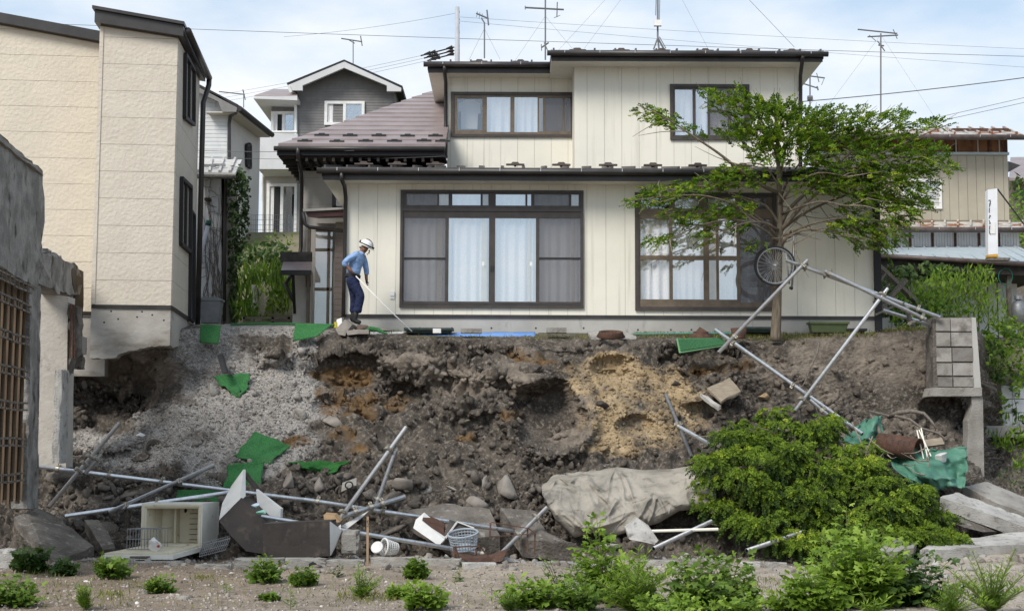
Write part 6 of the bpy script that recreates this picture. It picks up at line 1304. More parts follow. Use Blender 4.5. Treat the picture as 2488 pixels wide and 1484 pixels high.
def rust_frame(label, pts, Y, r=.017):
    t_ = thing('rusty_stand', label, 'metal frame', at(*pts[0][0], Y), 'rusty angle frames')
    for a, b in pts: MB().bar(at(*a, Y), at(*b, Y - .05), r * 2, r * 1.2).go('angle_bar', M_rust, t_)
rust_frame('rusty angle frame standing in front of the grey basket', [((1105, 1326), (1126, 1392)), ((1102, 1328), (1166, 1326)), ((1166, 1326), (1204, 1376)), ((1160, 1330), (1154, 1348)), ((1104, 1328), (1102, 1352))], 22.9)
rust_frame('rusty angle frame standing beside the propped pipe', [((1283, 1282), (1302, 1296)), ((1300, 1292), (1299, 1345)), ((1282, 1284), (1281, 1344)), ((1190, 1303), (1300, 1296)), ((1194, 1268), (1285, 1283)), ((1192, 1270), (1190, 1304))], 23.0, .012)
MB().prism([at(1110, 1345, 23.2), at(1150, 1356, 23.1), at(1195, 1352, 23.1), at(1232, 1338, 23.2), at(1220, 1362, 23.0), at(1180, 1370, 22.95), at(1140, 1366, 23.0)], (0, .3, .02)).go('curved_sheet', M_rust, label='curved rusty sheet lying under the propped pipe', cat='sheet')
# green tarp, drum and junk by the block wall
M_gt = mat('green_tarp', (0.06, 0.17, 0.12), (0.1, 0.23, 0.17), 3, .4, .65, (0.25, 0.22, 0.18), 5, .66, .78, rough=.5, bump=.4, bscale=8, bdist=.05)
drape('green_tarp', [(2120, 1080), (2352, 1095), (2345, 1180), (2235, 1200)], 36, 22, .0, M_gt, 'crumpled green tarp under the rusty drum', 'tarp', None, sm=2, fold=.55, seed=11, edge=14, depth=lambda u, v: 26.2 - .9 * v - .35 * math.sin(math.pi * v) * math.sin(math.pi * min(1, u * 1.1)))
drape('green_tarp', [(2090, 1028), (2140, 1005), (2150, 1085), (2040, 1075)], 18, 16, .0, M_gt, 'torn green tarp hanging left of the rusty drum', 'tarp', None, sm=2, fold=.5, seed=12, edge=12, depth=lambda u, v: 26.9 - .7 * v)
dr = thing('rusty_drum', 'rusty perforated steel drum lying on its side', 'drum', at(2180, 1100, 26.1))
a, b = at(2136, 1078, 26.2), at(2233, 1092, 25.7); ax = (b - a); L_d = ax.length; R_d = .2
MB().lathe(a, [(0, 0), (R_d, 0), (R_d, L_d * .3), (R_d + .012, L_d * .32), (R_d, L_d * .34), (R_d, L_d * .64), (R_d + .012, L_d * .66), (R_d, L_d * .68), (R_d, L_d), (R_d - .012, L_d), (R_d - .012, L_d * .2), (0, L_d * .2)], 24, ax).go('shell', M_rust, dr, True)
xx = ax.normalized().orthogonal().normalized(); yy = ax.normalized().cross(xx); tocam = (Vector((0, 0, CAMZ)) - a).normalized(); t0 = math.atan2(tocam.dot(yy), tocam.dot(xx))
for k in range(4):
    for j in range(2):
        t_ = t0 - .5 + .22 * j; nr_ = xx * math.cos(t_) + yy * math.sin(t_); MB().lathe(a + ax * (.45 + .14 * k) + nr_ * (R_d + .002), [(.018, 0), (0, .001)], 8, nr_).go('vent_hole', M_black, dr)
lump('feed_sack', 'dirty white sack next to the rusty drum', 'sack', 2290, 1108, .2, mat('white_sack', (0.55, 0.55, 0.54), (0.42, 0.41, 0.4), 5, rough=.7), 25.7, .5, 41, (1, .7, .6), sink=0)
for k, (a, b) in enumerate((((2228, 1045), (2245, 1118)), ((2238, 1040), (2254, 1112)), ((2233, 1044), (2262, 1108)))): MB().tube([at(*a, 26), at(*b, 25.7)], .012, 8).go('white_rod', M_cream, label=['leftmost', 'rightmost', 'middle'][k] + ' of three white rods leaning by the rusty drum', cat='rod', group='white rods')
for k, (a, b) in enumerate((((2070, 1025), (2105, 1105)), ((2100, 1110), (2140, 1088)), ((2120, 1060), (2104, 1100)))): MB().tube([at(*a, 26), at(*b, 25.8)], .013, 8).go('pale_stick', M_wood, label=['long pale stick slanting above the bush', 'pale stick lying level above the bush', 'short pale stick standing above the bush'][k], cat='stick', group='pale sticks above the bush')
MB().prism([at(2245, 1068, 26.3), at(2288, 1062, 26.3), at(2295, 1078, 26.1), at(2250, 1084, 26.1)], (0, .1, -.03)).go('board', M_wood, label='short weathered board behind the dirty sack', cat='board')
def root(label, pts, r): return MB().tube([at(*p) for p in pts], [r * (1 - .6 * k / (len(pts) - 1)) for k in range(len(pts))], 7).go('root', M_wood_g, smooth=True, label=label, cat='root', group='bare roots')
root('thick bare root arching below the block wall', [(2160, 1012, 27.6), (2185, 1002, 27.2), (2215, 998, 27.1), (2245, 1004, 27.0), (2262, 1022, 26.9), (2275, 1040, 26.8)], .05)
root('thin bare root trailing right above the drum', [(2175, 1010, 27.2), (2210, 1018, 27.0), (2240, 1040, 26.8), (2280, 1052, 26.6), (2300, 1068, 26.4)], .03)
root('pale root stub rising from the torn green tarp', [(2150, 1075, 26.5), (2135, 1045, 26.6), (2125, 1020, 26.7), (2115, 1008, 26.8)], .05)
root('thin root hanging on the bank under the planter', [(1990, 830, 28.4), (1985, 860, 28.2), (1970, 890, 28.1), (1955, 930, 28.0), (1940, 950, 28.0)], .025)
MB().tube([at(2112, 998, 27), at(2160, 1010, 26.9)], .02, 6).go('stick', M_wood_g, label='dark stick lying above the torn green tarp', cat='stick')
# timber beside the house
for k, (a, b, r, lb) in enumerate((((2128, 640, 30.8), (2238, 745, 31.5), .13, 'long grey beam slanting down beside the house corner'), ((2130, 760, 30.2), (2200, 680, 30.5), .12, 'grey beam leaning towards the house corner'), ((2124, 735, 29.9), (2160, 690, 30), .07, 'short splintered board at the house corner'), ((2126, 765, 29.8), (2190, 735, 30), .06, 'lowest splintered board at the house corner'), ((2122, 702, 30), (2150, 665, 30.2), .06, 'upper splintered board at the house corner'))):
    MB().bar(at(*a), at(*b), r, r * .6).go('timber', M_wood_g, label=lb, cat='timber', group='timbers beside the house')
bx = at(2126, 640, 29.85); MB().box(bx.x - .0, bx.x + .14, 29.9, 30.1, 4.1, at(2126, 440, 29.9).z).go('dark_post', M_black, label='black post at the right corner of the cream house', cat='post')
# terrace things
mhs = thing('manhole_collar', 'rusty iron collar on a pale concrete square at the rim', 'manhole collar', at(1484, 826, 28.9))
c4 = [hit(1427, 808)[0] + Vector((0, 0, .05)), hit(1520, 808)[0] + Vector((0, 0, .05)), hit(1546, 824)[0] + Vector((0, -.02, .06)), hit(1436, 825)[0] + Vector((0, -.02, .06))]
MB().prism(c4, (0, 0, -.06)).go('concrete_square', M_conc_w, mhs)
p = at(1484, 820, 28.85); MB().lathe(p, [(.26, 0), (.29, .02), (.24, .1), (.24, .12), (.2, .12), (.2, .01)], 24, (0, -.22, 1)).go('collar', M_rust, mhs, True)
p = at(1703, 818, 28.9); t_ = thing('iron_drain_hood', 'broken rusty iron drain hood beside the door mat', 'drain hood', p)
MB().lathe(p, [(.24, 0), (.22, .05), (.16, .06), (.15, .1)], 16, (0, -.15, 1)).go('ring', M_rust, t_, True); MB().add([p + Vector(v) for v in ((-.12, -.05, .08), (.13, -.08, .09), (.14, .1, .1), (-.1, .12, .1), (-.02, 0, .2))], [(0, 1, 4), (1, 2, 4), (2, 3, 4), (3, 0, 4)]).go('hood', M_rust, t_)
MB().lathe(at(1795, 822, 28.8), [(.13, 0), (.16, .2), (.14, .2), (.12, .02)], 18).go('rusty_pot', M_rust, smooth=True, label='rusty cylinder standing right of the drain hood', cat='pot')
def planter(label, px0, px1, py0, py1, Y, m):
    t_ = thing('planter', label, 'planter', at((px0 + px1) / 2, py1, Y), 'long planters'); a, b, z0, z1 = at(px0, py1, Y).x, at(px1, py1, Y).x, at(px0, py1, Y).z, at(px0, py0, Y).z; i = .04
    MB().add([(a + i, Y - .12, z0), (b - i, Y - .12, z0), (b - i, Y + .12, z0), (a + i, Y + .12, z0), (a, Y - .16, z1), (b, Y - .16, z1), (b, Y + .16, z1), (a, Y + .16, z1)], [(0, 1, 5, 4), (1, 2, 6, 5), (2, 3, 7, 6), (3, 0, 4, 7), (3, 2, 1, 0)]).go('trough', m, t_)
    for q_ in ((a - .02, b + .02, Y - .18, Y - .15), (a - .02, b + .02, Y + .15, Y + .18), (a - .02, a + .01, Y - .15, Y + .15), (b - .01, b + .02, Y - .15, Y + .15)): MB().box(*q_, z1 - .04, z1 + .005).go('rim', m, t_)
    MB().box(a + .02, b - .02, Y - .14, Y + .14, z1 - .06, z1 - .04).go('soil', M_conc_d, t_)
M_olive = mat('olive_plastic', (0.1, 0.13, 0.06), (0.085, 0.11, 0.05), 5, rough=.5); M_dkg = mat('dark_green_plastic', (0.02, 0.04, 0.035), (0.035, 0.055, 0.05), 5, rough=.5)
planter('large olive green planter at the foundation right of the tree', 1966, 2058, 783, 808, 29.6, M_olive)
planter('dark green planter lying at the foundation left of the blue tarp', 985, 1100, 798, 810, 29.7, M_dkg)
planter('dark green planter at the foundation behind the tree', 1808, 1880, 796, 808, 29.75, M_dkg)
planter('small black planter right of the olive planter', 2058, 2100, 800, 811, 29.5, M_black)
for k, (px, py, w_, h_, lb) in enumerate(((1145, 806, .21, .06, 'flat brick lying on the blue tarp'), (1352, 805, .2, .07, 'grey brick lying at the foundation right of the blue tarp'), (1062, 806, .08, .06, 'small white block on the left end of the blue tarp'))):
    p = at(px, py, 29.2); MB().box(p.x - w_, p.x + w_, 29.1, 29.3, p.z - .03, p.z + h_).go('brick', M_white if k == 2 else M_conc_b, label=lb, cat='brick')
MB().prism([at(818, 776, 29.6), at(830, 772, 29.6), at(832, 800, 29.5), at(816, 800, 29.5)], (0, .2, 0)).go('white_can', M_white, label='white plastic container behind the upright stone', cat='container')
MB().prism([at(812, 782, 29.3), at(818, 782, 29.3), at(818, 796, 29.3), at(812, 796, 29.3)], (0, .12, 0)).go('yellow_box', mat('yellow_plastic', (0.6, 0.5, 0.03), rough=.5), label='small yellow box behind the upright stone', cat='box')
MB().tube([at(1540, 811, 29.7), at(1640, 810, 29.75), at(1800, 809, 29.75)], .014, 6).go('teal_hose', mat('teal_hose', (0.1, 0.35, 0.3), rough=.5), label='thin teal hose along the foundation', cat='hose')
# pipe ring and bags on the gravel
p, n_, _ = hit(374, 1090); cu = thing('clay_pipe_ring', 'grey pipe ring half buried in the gravel', 'pipe ring', p); ax = Vector((.15, -.8, .45)).normalized(); MB().lathe(p - ax * .12, [(.17, 0), (.17, .2), (.145, .2), (.145, .02), (0, .02)], 24, ax).go('ring', M_conc_d, cu, True)
lump('white_rag', 'white rag lying left of the pipe ring', 'rag', 340, 1060, .13, M_white, None, .9, 43, (1.3, .5, .6))
MB().prism([at(527, 862, 27.9), at(537, 860, 27.9), at(551, 905, 27.4), at(540, 908, 27.4)], (.03, .05, 0)).go('black_post', M_black, label='short black post leaning above the small green mat', cat='post')
# boards on the slide
def slab(name, label, c4, t, m, cat, edge=None, em=None, nrm=(0, .25, -1)):
    c4 = [at(*q) for q in c4]; n = Vector(nrm).normalized()
    o = rough_slab(name, c4, n, t, m, None, seed=int(abs(c4[0].x) * 100), sub=.16, amp=.018); return setp(o, label, cat)
slab('board', 'grey boards lying tilted on the bank under the door mat', [(1718, 942, 27.7), (1772, 917, 28.0), (1800, 950, 27.6), (1752, 975, 27.3)], .04, M_wood, 'board')
slab('board', 'pale plank end below the tilted grey boards', [(1700, 955, 27.6), (1720, 962, 27.5), (1752, 985, 27.2), (1745, 990, 27.2)], .06, M_conc_w, 'plank')
slab('drain_plate', 'concrete plate with a round drain hole in the rubble', [(832, 1172, 25.4), (866, 1160, 25.5), (866, 1178, 25.3), (829, 1194, 25.2)], .06, M_conc_b, 'plate', nrm=(0, 1, -.4))
dpl = [o for o in C.objects if o.name == 'drain_plate'][0]; p = at(848, 1178, 25.25); MB().lathe(p, [(.05, 0), (.06, .01), (.075, 0)], 18, (0, -1, .4)).go('drain_rim', M_black, dpl)
# ---------------------------------------------------------------- concrete slabs and blocks
rough = rough_slab
slab('concrete_slab', 'large flat concrete slab leaning at the lower left corner', [(33, 1256, 23.6), (92, 1234, 24.2), (150, 1262, 24.3), (228, 1326, 23.6), (136, 1366, 22.3)], .16, M_conc_d, 'slab')
slab('concrete_slab', 'narrow dark slab right of the large leaning slab', [(205, 1262, 24.4), (240, 1262, 24.5), (262, 1290, 24.2), (280, 1330, 23.7), (250, 1335, 23.6)], .2, M_conc_d, 'slab')
slab('concrete_slab', 'broken slab with pale ragged edge at the right below the block wall', [(2284, 1208, 24.6), (2330, 1196, 25.4), (2500, 1262, 25.0), (2520, 1290, 24.2)], .22, M_conc_w, 'slab')
slab('concrete_slab', 'upper broken slab behind the ragged one at the right edge', [(2340, 1180, 26.0), (2400, 1170, 26.6), (2500, 1210, 26.2), (2500, 1250, 25.4), (2430, 1225, 25.6)], .25, M_conc_b, 'slab')
slab('concrete_slab', 'dark slab standing under the ragged slab at the right', [(2288, 1226, 24.7), (2292, 1265, 24.3), (2390, 1292, 24.3), (2470, 1290, 24.6), (2420, 1262, 24.9)], .1, M_conc_d, 'slab', nrm=(0, 1, 0))
slab('footing_beam', 'long pale footing beam along the ground at the lower right', [(2235, 1336, 22.9), (2290, 1312, 23.8), (2560, 1285, 24.4), (2560, 1318, 23.2)], .24, M_conc_w, 'footing')
slab('concrete_chunk', 'flat concrete piece left of the long footing beam', [(2120, 1345, 22.9), (2175, 1305, 23.6), (2232, 1308, 23.6), (2220, 1330, 23.0)], .14, M_conc_b, 'concrete')
slab('concrete_slab', 'tilted foundation slab in the rubble left of the grey tarp', [(1215, 1232, 24.7), (1300, 1240, 24.8), (1330, 1300, 24.2), (1400, 1320, 23.9), (1270, 1310, 23.9)], .3, M_conc_d, 'slab')
slab('concrete_slab', 'tilted foundation slab in the middle of the rubble', [(985, 1240, 24.7), (1080, 1222, 25.0), (1190, 1236, 24.8), (1215, 1300, 24.1), (1100, 1310, 24.0)], .3, M_conc_d, 'slab')
slab('concrete_chunk', 'pyramid-shaped broken concrete with pale top below the tarp', [(1520, 1282, 23.6), (1548, 1256, 23.8), (1575, 1275, 23.7), (1600, 1312, 23.4), (1590, 1322, 23.3), (1530, 1310, 23.4)], .3, M_conc_w, 'concrete', nrm=(0, 1, 0))
def chunk_mesh(hx, hy, hz, seed, n=7, rough=.11):
    """box with subdivided, chipped and uneven faces"""
    t = np.linspace(-1, 1, n); V = []; F = []
    for ax in range(3):
        for sg in (-1, 1):
            b = len(V); A, B = np.meshgrid(t, t, indexing='ij'); q = np.zeros((n * n, 3)); q[:, ax] = sg; q[:, (ax + 1) % 3] = A.ravel(); q[:, (ax + 2) % 3] = B.ravel(); V += list(q)
            for i in range(n - 1):
                for j in range(n - 1): f = (b + i * n + j, b + (i + 1) * n + j, b + (i + 1) * n + j + 1, b + i * n + j + 1); F.append(f if sg > 0 else f[::-1])
    V = np.array(V); hs = np.array([hx, hy, hz]); m_ = min(hs); W3_ = V * hs
    k = np.sort(np.abs(V), 1); edge_ = np.clip((k[:, 1] - .55) / .45, 0, 1) ** 2
    dn = fbm(W3_ / m_ * .9 + seed * 1.7, 1.0, 3); W3_ = W3_ - unit_(V) * (np.clip(dn + .12, 0, 1) * edge_ * 1.1 * m_)[:, None] + (np.stack([fbm(W3_ / m_ + seed + 5 * a_, 1.4, 3) for a_ in range(3)], -1)) * m_ * rough
    return W3_, F
def unit_(v): return v / (np.linalg.norm(v, axis=1, keepdims=True) + 1e-9)
def block(label, px0, px1, py0, py1, Y, d=.2, m=None, hollow=0, rz=0.0, seed=0, name='concrete_block'):
    jr = random.Random(int(px0) + 7); py0 += jr.uniform(-2, 7) * (py0 > 1345); Y += jr.uniform(-.18, .18) * (py0 > 1345); rz += jr.uniform(-.2, .2) * (py0 > 1345)
    p, q = at(px0, py1, Y), at(px1, py0, Y); c = (p + q) / 2; w_, h_ = abs(q.x - p.x) / 2, abs(q.z - p.z) / 2; ca, sa = math.cos(rz), math.sin(rz); t_ = thing(name, label, 'concrete block', (c.x, Y, p.z), 'loose concrete blocks'); rr_ = random.Random(seed + int(px0))
    V, F = chunk_mesh(w_, d / 2, h_, seed + int(px0)); V = V @ np.array([[ca, sa, 0], [-sa, ca, 0], [0, 0, 1]]) + np.array([c.x, Y + d / 2, c.z])
    link('body', V, F, m or M_conc_b, t_)
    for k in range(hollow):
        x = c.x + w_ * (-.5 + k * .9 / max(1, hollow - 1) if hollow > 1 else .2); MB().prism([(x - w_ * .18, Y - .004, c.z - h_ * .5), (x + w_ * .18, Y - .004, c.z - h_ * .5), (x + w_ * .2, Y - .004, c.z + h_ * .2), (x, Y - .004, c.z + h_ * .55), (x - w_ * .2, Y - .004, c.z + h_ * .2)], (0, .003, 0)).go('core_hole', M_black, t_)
q0_, q1_ = STUB; V, F = chunk_mesh((q1_.x - q0_.x) / 2, .22, (q1_.z - q0_.z) / 2, 77, 13, .22); link('broken_stub', V + np.array([(q0_.x + q1_.x) / 2, 25.2, (q0_.z + q1_.z) / 2]), F, M_conc_w, rn)
for a in [('broken footing piece below the open refrigerator', 318, 432, 1362, 1396, 22.9, .35), ('grey block in front of the wire rack', 466, 556, 1371, 1412, 22.2, .25), ('small dark block standing in front of the larger grey block', 484, 536, 1412, 1446, 21.2, .2, M_conc_d),
          ('hollow footing block below the dark metal box', 690, 790, 1357, 1388, 22.7, .25, None, 2), ('long footing piece left of the hollow block', 566, 688, 1352, 1386, 22.8, .25), ('footing piece right of the hollow block', 792, 884, 1354, 1386, 22.8, .25),
          ('broken footing with a jagged top right of the stake', 900, 1004, 1350, 1386, 22.7, .25), ('footing piece under the rusty frame', 1010, 1118, 1356, 1394, 22.6, .25), ('pale footing piece right of the rusty frame', 1122, 1204, 1362, 1396, 22.5, .3, M_conc_w),
          ('long footing piece below the grey tarp', 1300, 1500, 1362, 1398, 22.6, .25), ('upright concrete block beside the wooden stake', 828, 872, 1288, 1346, 23.5, .3, M_conc_b), ('hollow block half hidden by the tall weeds', 1560, 1652, 1358, 1382, 22.7, .25, None, 1),
          ('footing piece behind the weeds below the fallen bush', 1660, 1770, 1352, 1372, 23.0, .25), ('pale block below the fallen bush', 1800, 1850, 1362, 1384, 22.8, .2, M_conc_w), ('second pale block below the fallen bush', 1858, 1912, 1360, 1382, 22.8, .2, M_conc_b),
          ('cracked block among weeds at the lower left', 64, 104, 1394, 1428, 21.6, .3, M_conc_b), ('broken hollow block among weeds at the lower left', 106, 146, 1398, 1425, 21.6, .25, M_conc_d), ('round concrete stump at the left edge', -20, 34, 1335, 1396, 22.0, .4, M_conc_w)]: block(*a)
hb = thing('hollow_block', 'upright hollow concrete block left of the beige house foundation', 'concrete block', at(196, 862, 26.2))
a, b = at(184, 860, 26.2), at(204, 818, 26.2)
hl = [(a.x + (b.x - a.x) * .22, a.x + (b.x - a.x) * .78, a.z + (b.z - a.z) * (.08 + .31 * k), a.z + (b.z - a.z) * (.3 + .31 * k)) for k in range(3)]
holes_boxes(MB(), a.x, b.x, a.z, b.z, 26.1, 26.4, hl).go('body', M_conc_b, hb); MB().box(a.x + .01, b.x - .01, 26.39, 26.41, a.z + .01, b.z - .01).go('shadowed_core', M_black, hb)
block('small dark block under the upright hollow block', 176, 200, 862, 896, 26.3, .2, M_conc_d)
# stones by the worker
M_st = mat('quarry_stone', (0.25, 0.225, 0.2), (0.18, 0.16, 0.14), 4, .4, .6, rough=.95, bump=.6, bscale=18)
slab('stone', 'upright squared stone at the feet of the worker', [(815, 800, 28.6), (838, 776, 28.7), (856, 788, 28.7), (838, 816, 28.5), (822, 812, 28.5)], .25, M_st, 'stone', nrm=(.2, 1, 0))
slab('stone', 'flat stone slab in front of the worker', [(842, 803, 28.5), (896, 801, 28.6), (896, 811, 28.5), (844, 814, 28.4)], .28, M_st, 'stone', nrm=(0, 1, 0))
lump('stone', 'rough brown stone under the boots of the worker', 'stone', 880, 798, .2, mat('brown_stone', (0.13, 0.1, 0.085), (0.09, 0.07, 0.06), 5, rough=.95, bump=.6, bscale=20), 28.95, .3, 51, (1.1, .6, .45), sink=0)
lump('stone', 'long flat stone behind the curled turf', 'stone', 925, 801, .2, M_st, 29.2, .25, 52, (1, .6, .3), sink=0)
# individual stones and clods
STONES = [(975, 1177, .36, 'large mossy boulder right of the weathered pipe', M_st, (1, .6, .42), 0), (1030, 1187, .15, 'smooth pale round stone beside the mossy boulder', M_conc_b, (1, .9, .95), 0), (1085, 1232, .12, 'small pale round stone above the long pipe', M_conc_w, (1, .9, .85), 0),
 (735, 1010, .16, 'pale squarish stone half buried in the gravel', M_conc_b, (1, .6, 1), 0), (810, 1030, .3, 'grey angular rock at the right rim of the gravel', M_st, (1, .7, .6), .3), (1040, 1120, .2, 'dark rounded clod above the mossy boulder', M_soil, (1, .8, .9), 0), (1110, 1120, .2, 'dark clod pair member right of the rounded clod', M_soil, (1, .8, .9), 0),
 (1180, 1180, .16, 'upright grey stone in the middle of the lower rubble', M_st, (.7, .7, 1.1), .2), (1230, 1190, .3, 'large angular stone left of the grey tarp', M_st, (1, .7, .8), .3), (1160, 1220, .22, 'angular stone above the tilted foundation slab', M_st, (1, .7, .7), .2), (950, 1215, .3, 'broad earth-covered stone right of the clamp joint', M_conc_d, (1.1, .7, .6), -.2),
 (900, 1200, .2, 'stone just left of the weathered pipe foot', M_conc_d, (1, .7, .7), .1), (775, 1180, .24, 'tall stone left of the drain plate', M_st, (.7, .6, 1.1), .2), (705, 1175, .2, 'pointed stone right of the white cabinet', M_st, (.6, .6, 1.1), .1), (862, 1180, .0, '', None, None, 0),
 (345, 1112, .2, 'dark earth lump below the pipe ring', M_soil, (1, .8, .7), 0), (165, 1165, .36, 'big earth-covered boulder beside the ruin pillar', M_conc_d, (1.1, .8, .6), 0), (235, 1190, .17, 'narrow upright stone left of two others', M_conc_d, (.6, .6, 1.2), .1), (278, 1190, .17, 'narrow upright stone right of its twin', M_conc_d, (.55, .6, 1.2), -.1),
 (330, 1205, .28, 'broad dark stone below the slanting pipe', M_conc_d, (1.1, .7, .75), 0), (410, 1195, .15, 'grey brick-like stone beside the lowest green mat', M_conc_d, (.7, .6, 1.1), -.3), (210, 1275, .26, 'wedge stone right of the leaning slab', M_conc_d, (1.2, .7, .6), .4), (265, 1300, .28, 'angular stone left of the refrigerator', M_conc_d, (1, .7, .9), 0),
 (518, 950, .2, 'crusted lump of concrete left of the small green mat', M_conc_b, (.7, .7, 1), 0), (1150, 1005, .2, 'dark clod above the middle of the bank', M_soil, (1, .8, .7), 0), (1460, 985, .17, 'black clod lying on the tan sand', M_dkbox, (1, .8, .8), .2), (1640, 935, .12, 'small black stone at the right rim of the sand', M_dkbox, (1, .8, 1), 0),
 (1860, 965, .16, 'tan stone right of the sliding pipe', mat('tan_stone', (0.35, 0.26, 0.16), rough=.95, bump=.5), (1, .8, .9), 0), (205, 935, .16, 'thin upright pale stone in the dark hollow', M_st, (.55, .5, 1.3), 0), (1130, 1025, .12, 'mossy flat stone in the middle of the bank', mat('mossy_stone', (0.19, 0.19, 0.12), (0.14, 0.13, 0.1), 6, rough=.95, bump=.6), (1.1, .8, .7), 0),
 (1130, 1290, .26, 'dark stone behind the grey basket', M_conc_d, (1, .7, .6), 0), (960, 1290, .3, 'dark slab-like stone behind the white basket', M_conc_d, (1.2, .7, .5), -.4), (1100, 1190, .12, 'flat pale stone above the tilted foundation slab', M_conc_b, (1.3, .7, .4), .4), (1240, 1365, .26, 'white rubble chunk at the foot of the propped pipe', M_conc_w, (1.3, .8, .5), 0),
 (1480, 1330, .18, 'pale chunk below the hem of the grey tarp', M_conc_w, (1.4, .8, .4), 0), (1970, 1378, .12, 'white stone at the foot of the fallen bush', M_conc_w, (1.2, .8, .6), 0), (2010, 1372, .1, 'grey stone right of the white stone under the bush', M_conc_b, (1.2, .8, .6), 0), (2290, 1402, .1, 'white stone on the bare ground right of the broad-leaved weeds', M_conc_w, (1, .8, .8), 0),
 (2350, 1385, .13, 'low grey stone on the bare ground at the right', M_conc_b, (1.4, .8, .5), 0), (1755, 1395, .13, 'broken pale stone between the weeds', M_conc_w, (1.2, .8, .6), 0), (355, 1440, .1, 'lone grey stone on the ground between left weeds', M_conc_b, (1, .8, .7), 0), (440, 1455, .1, 'lone pale stone below the small dark block', M_conc_b, (1.1, .8, .7), 0),
 (1715, 1300, .0, '', None, None, 0), (830, 870, .3, 'large overhanging clod below the worker', M_soil, (1, .6, .6), 0), (1300, 900, .3, 'large crumbling clod above the dark hollow', M_soil, (1.1, .6, .7), 0), (670, 862, .26, 'dark boulder under the rim left of the worker', M_soil, (1, .7, .75), 0), (560, 1150, .0, '', None, None, 0)]
for k, (px, py, s, lb, m, fl, ro) in enumerate(STONES):
    if s: lump('clod' if m is M_soil else 'stone', lb, 'clod' if m is M_soil else 'stone', px, py, s, m, None, .33, 60 + k, fl, I3 if m is M_soil else I2, ro)
# small white litter
for k, (px, py, s, lb) in enumerate(((410, 1362, .1, 'crumpled white paper on the footing below the refrigerator'), (563, 1392, .07, 'white rag ball beside the grey block'), (207, 1413, .05, 'flat white scrap on the ground at the lower left'), (300, 1403, .03, 'tiny white pebble-like scrap between left weeds'))): lump('litter', lb, 'litter', px, py, s, M_white, None, .6, 120 + k, (1.4, .7, .5))
cn_ = at(1362, 1441, 19.4); cn_ = hit(1362, 1443)[0]; c_o = thing('drink_can', 'small crushed metal drink can on the dusty ground', 'can', cn_); MB().lathe(cn_ + Vector((-.05, 0, .035)), [(0, 0), (.028, 0), (.034, .01), (.033, .1), (.026, .115), (0, .113)], 14, (.9, -.3, .15)).go('body', M_galv, c_o, True)
# ---------------------------------------------------------------- vegetation
def unit(v): return v / (np.linalg.norm(v, axis=-1, keepdims=True) + 1e-9)
def leaves(name, P, D, L, W, m, parent, up=None, fold=.25, seed=0, var=None, tilt=.6, kind=None, lobes=0, base=0.0):
    """one small folded blade per point: P base, D direction, L length, W width"""
    g = np.random.default_rng(seed); n = len(P); P = np.asarray(P); D = unit(np.asarray(D)); L = np.broadcast_to(L, n)[:, None]; W = np.broadcast_to(W, n)[:, None]
    U = (np.array([0, -.25, 1.0]) if up is None else up) + g.normal(0, tilt, (n, 3)); S = unit(np.cross(D, U)); N = np.cross(S, D)
    if lobes == 0:
        V = np.stack([P, P + D * L * .45 - S * W * .5 - N * W * fold, P + D * L - N * L * .12, P + D * L * .45 + S * W * .5 - N * W * fold], 1); F = np.array([[0, 1, 2], [0, 2, 3]])
    else:                                           # cut, three- to five-pointed blade
        a = [P, P + D * L * .30 - S * W * .22, P + D * L * .42 - S * W * .62 - N * W * fold, P + D * L * .55 - S * W * .18, P + D * L * .74 - S * W * .36 - N * W * fold, P + D * L - N * L * .15,
             P + D * L * .74 + S * W * .36 - N * W * fold, P + D * L * .55 + S * W * .18, P + D * L * .42 + S * W * .62 - N * W * fold, P + D * L * .30 + S * W * .22]
        V = np.stack(a, 1); F = np.array([[0, 1, 9], [1, 2, 3], [1, 3, 7], [1, 7, 9], [7, 8, 9], [3, 4, 5], [3, 5, 7], [5, 6, 7]])
    k = V.shape[1]; Fa = (F[None] + (np.arange(n) * k)[:, None, None]).reshape(-1, 3)
    v = g.random(n) if var is None else var
    return link(name, V.reshape(-1, 3), Fa, m, parent, False, attrs={'var': np.repeat(np.clip(v, 0, 1), k)}, kind=kind)
def sprays(P, D, n_leaf, ln, ll, g, up=(0, 0, 1), jitter=.25, ang=.9):
    """flat fronds: leaf bases and directions along both sides of an axis, bent by gravity"""
    n = len(P); t = (np.arange(n_leaf) // 2 + .5) / (n_leaf / 2); side = np.where(np.arange(n_leaf) % 2, 1., -1.)
    D = unit(D); S = unit(np.cross(D, np.array(up) + g.normal(0, .35, (n, 3)))); ln = np.broadcast_to(ln, n)
    Pb = P[:, None] + D[:, None] * (t[None, :, None] * ln[:, None, None]); Pb[..., 2] -= (.25 * ln[:, None]) * t[None] ** 2
    dd = D[:, None] * math.cos(ang) + S[:, None] * (side[None, :, None] * math.sin(ang)) + g.normal(0, jitter, (n, n_leaf, 3))
    dd[:, -2:] = D[:, None] + g.normal(0, jitter, (n, 2, 3))
    L = ll * (1 - .45 * t[None]) * g.uniform(.75, 1.25, (n, n_leaf))
    return Pb.reshape(-1, 3), dd.reshape(-1, 3), L.ravel(), np.repeat(g.random(n), n_leaf)
def pads(lst, dens, g, jitterY=.6):
    P = []; 
    for (px, py, rx, ry, Y) in lst:
        n = max(3, int(dens * rx * ry / 100))
        a = g.uniform(0, 2 * np.pi, n); r = np.sqrt(g.random(n)); 
        for k in range(n): P.append(at(px + rx * r[k] * math.cos(a[k]), py + ry * r[k] * math.sin(a[k]), Y + jitterY * g.normal() * math.sqrt(max(0.05, 1 - r[k] ** 2))))
    return np.array(P)
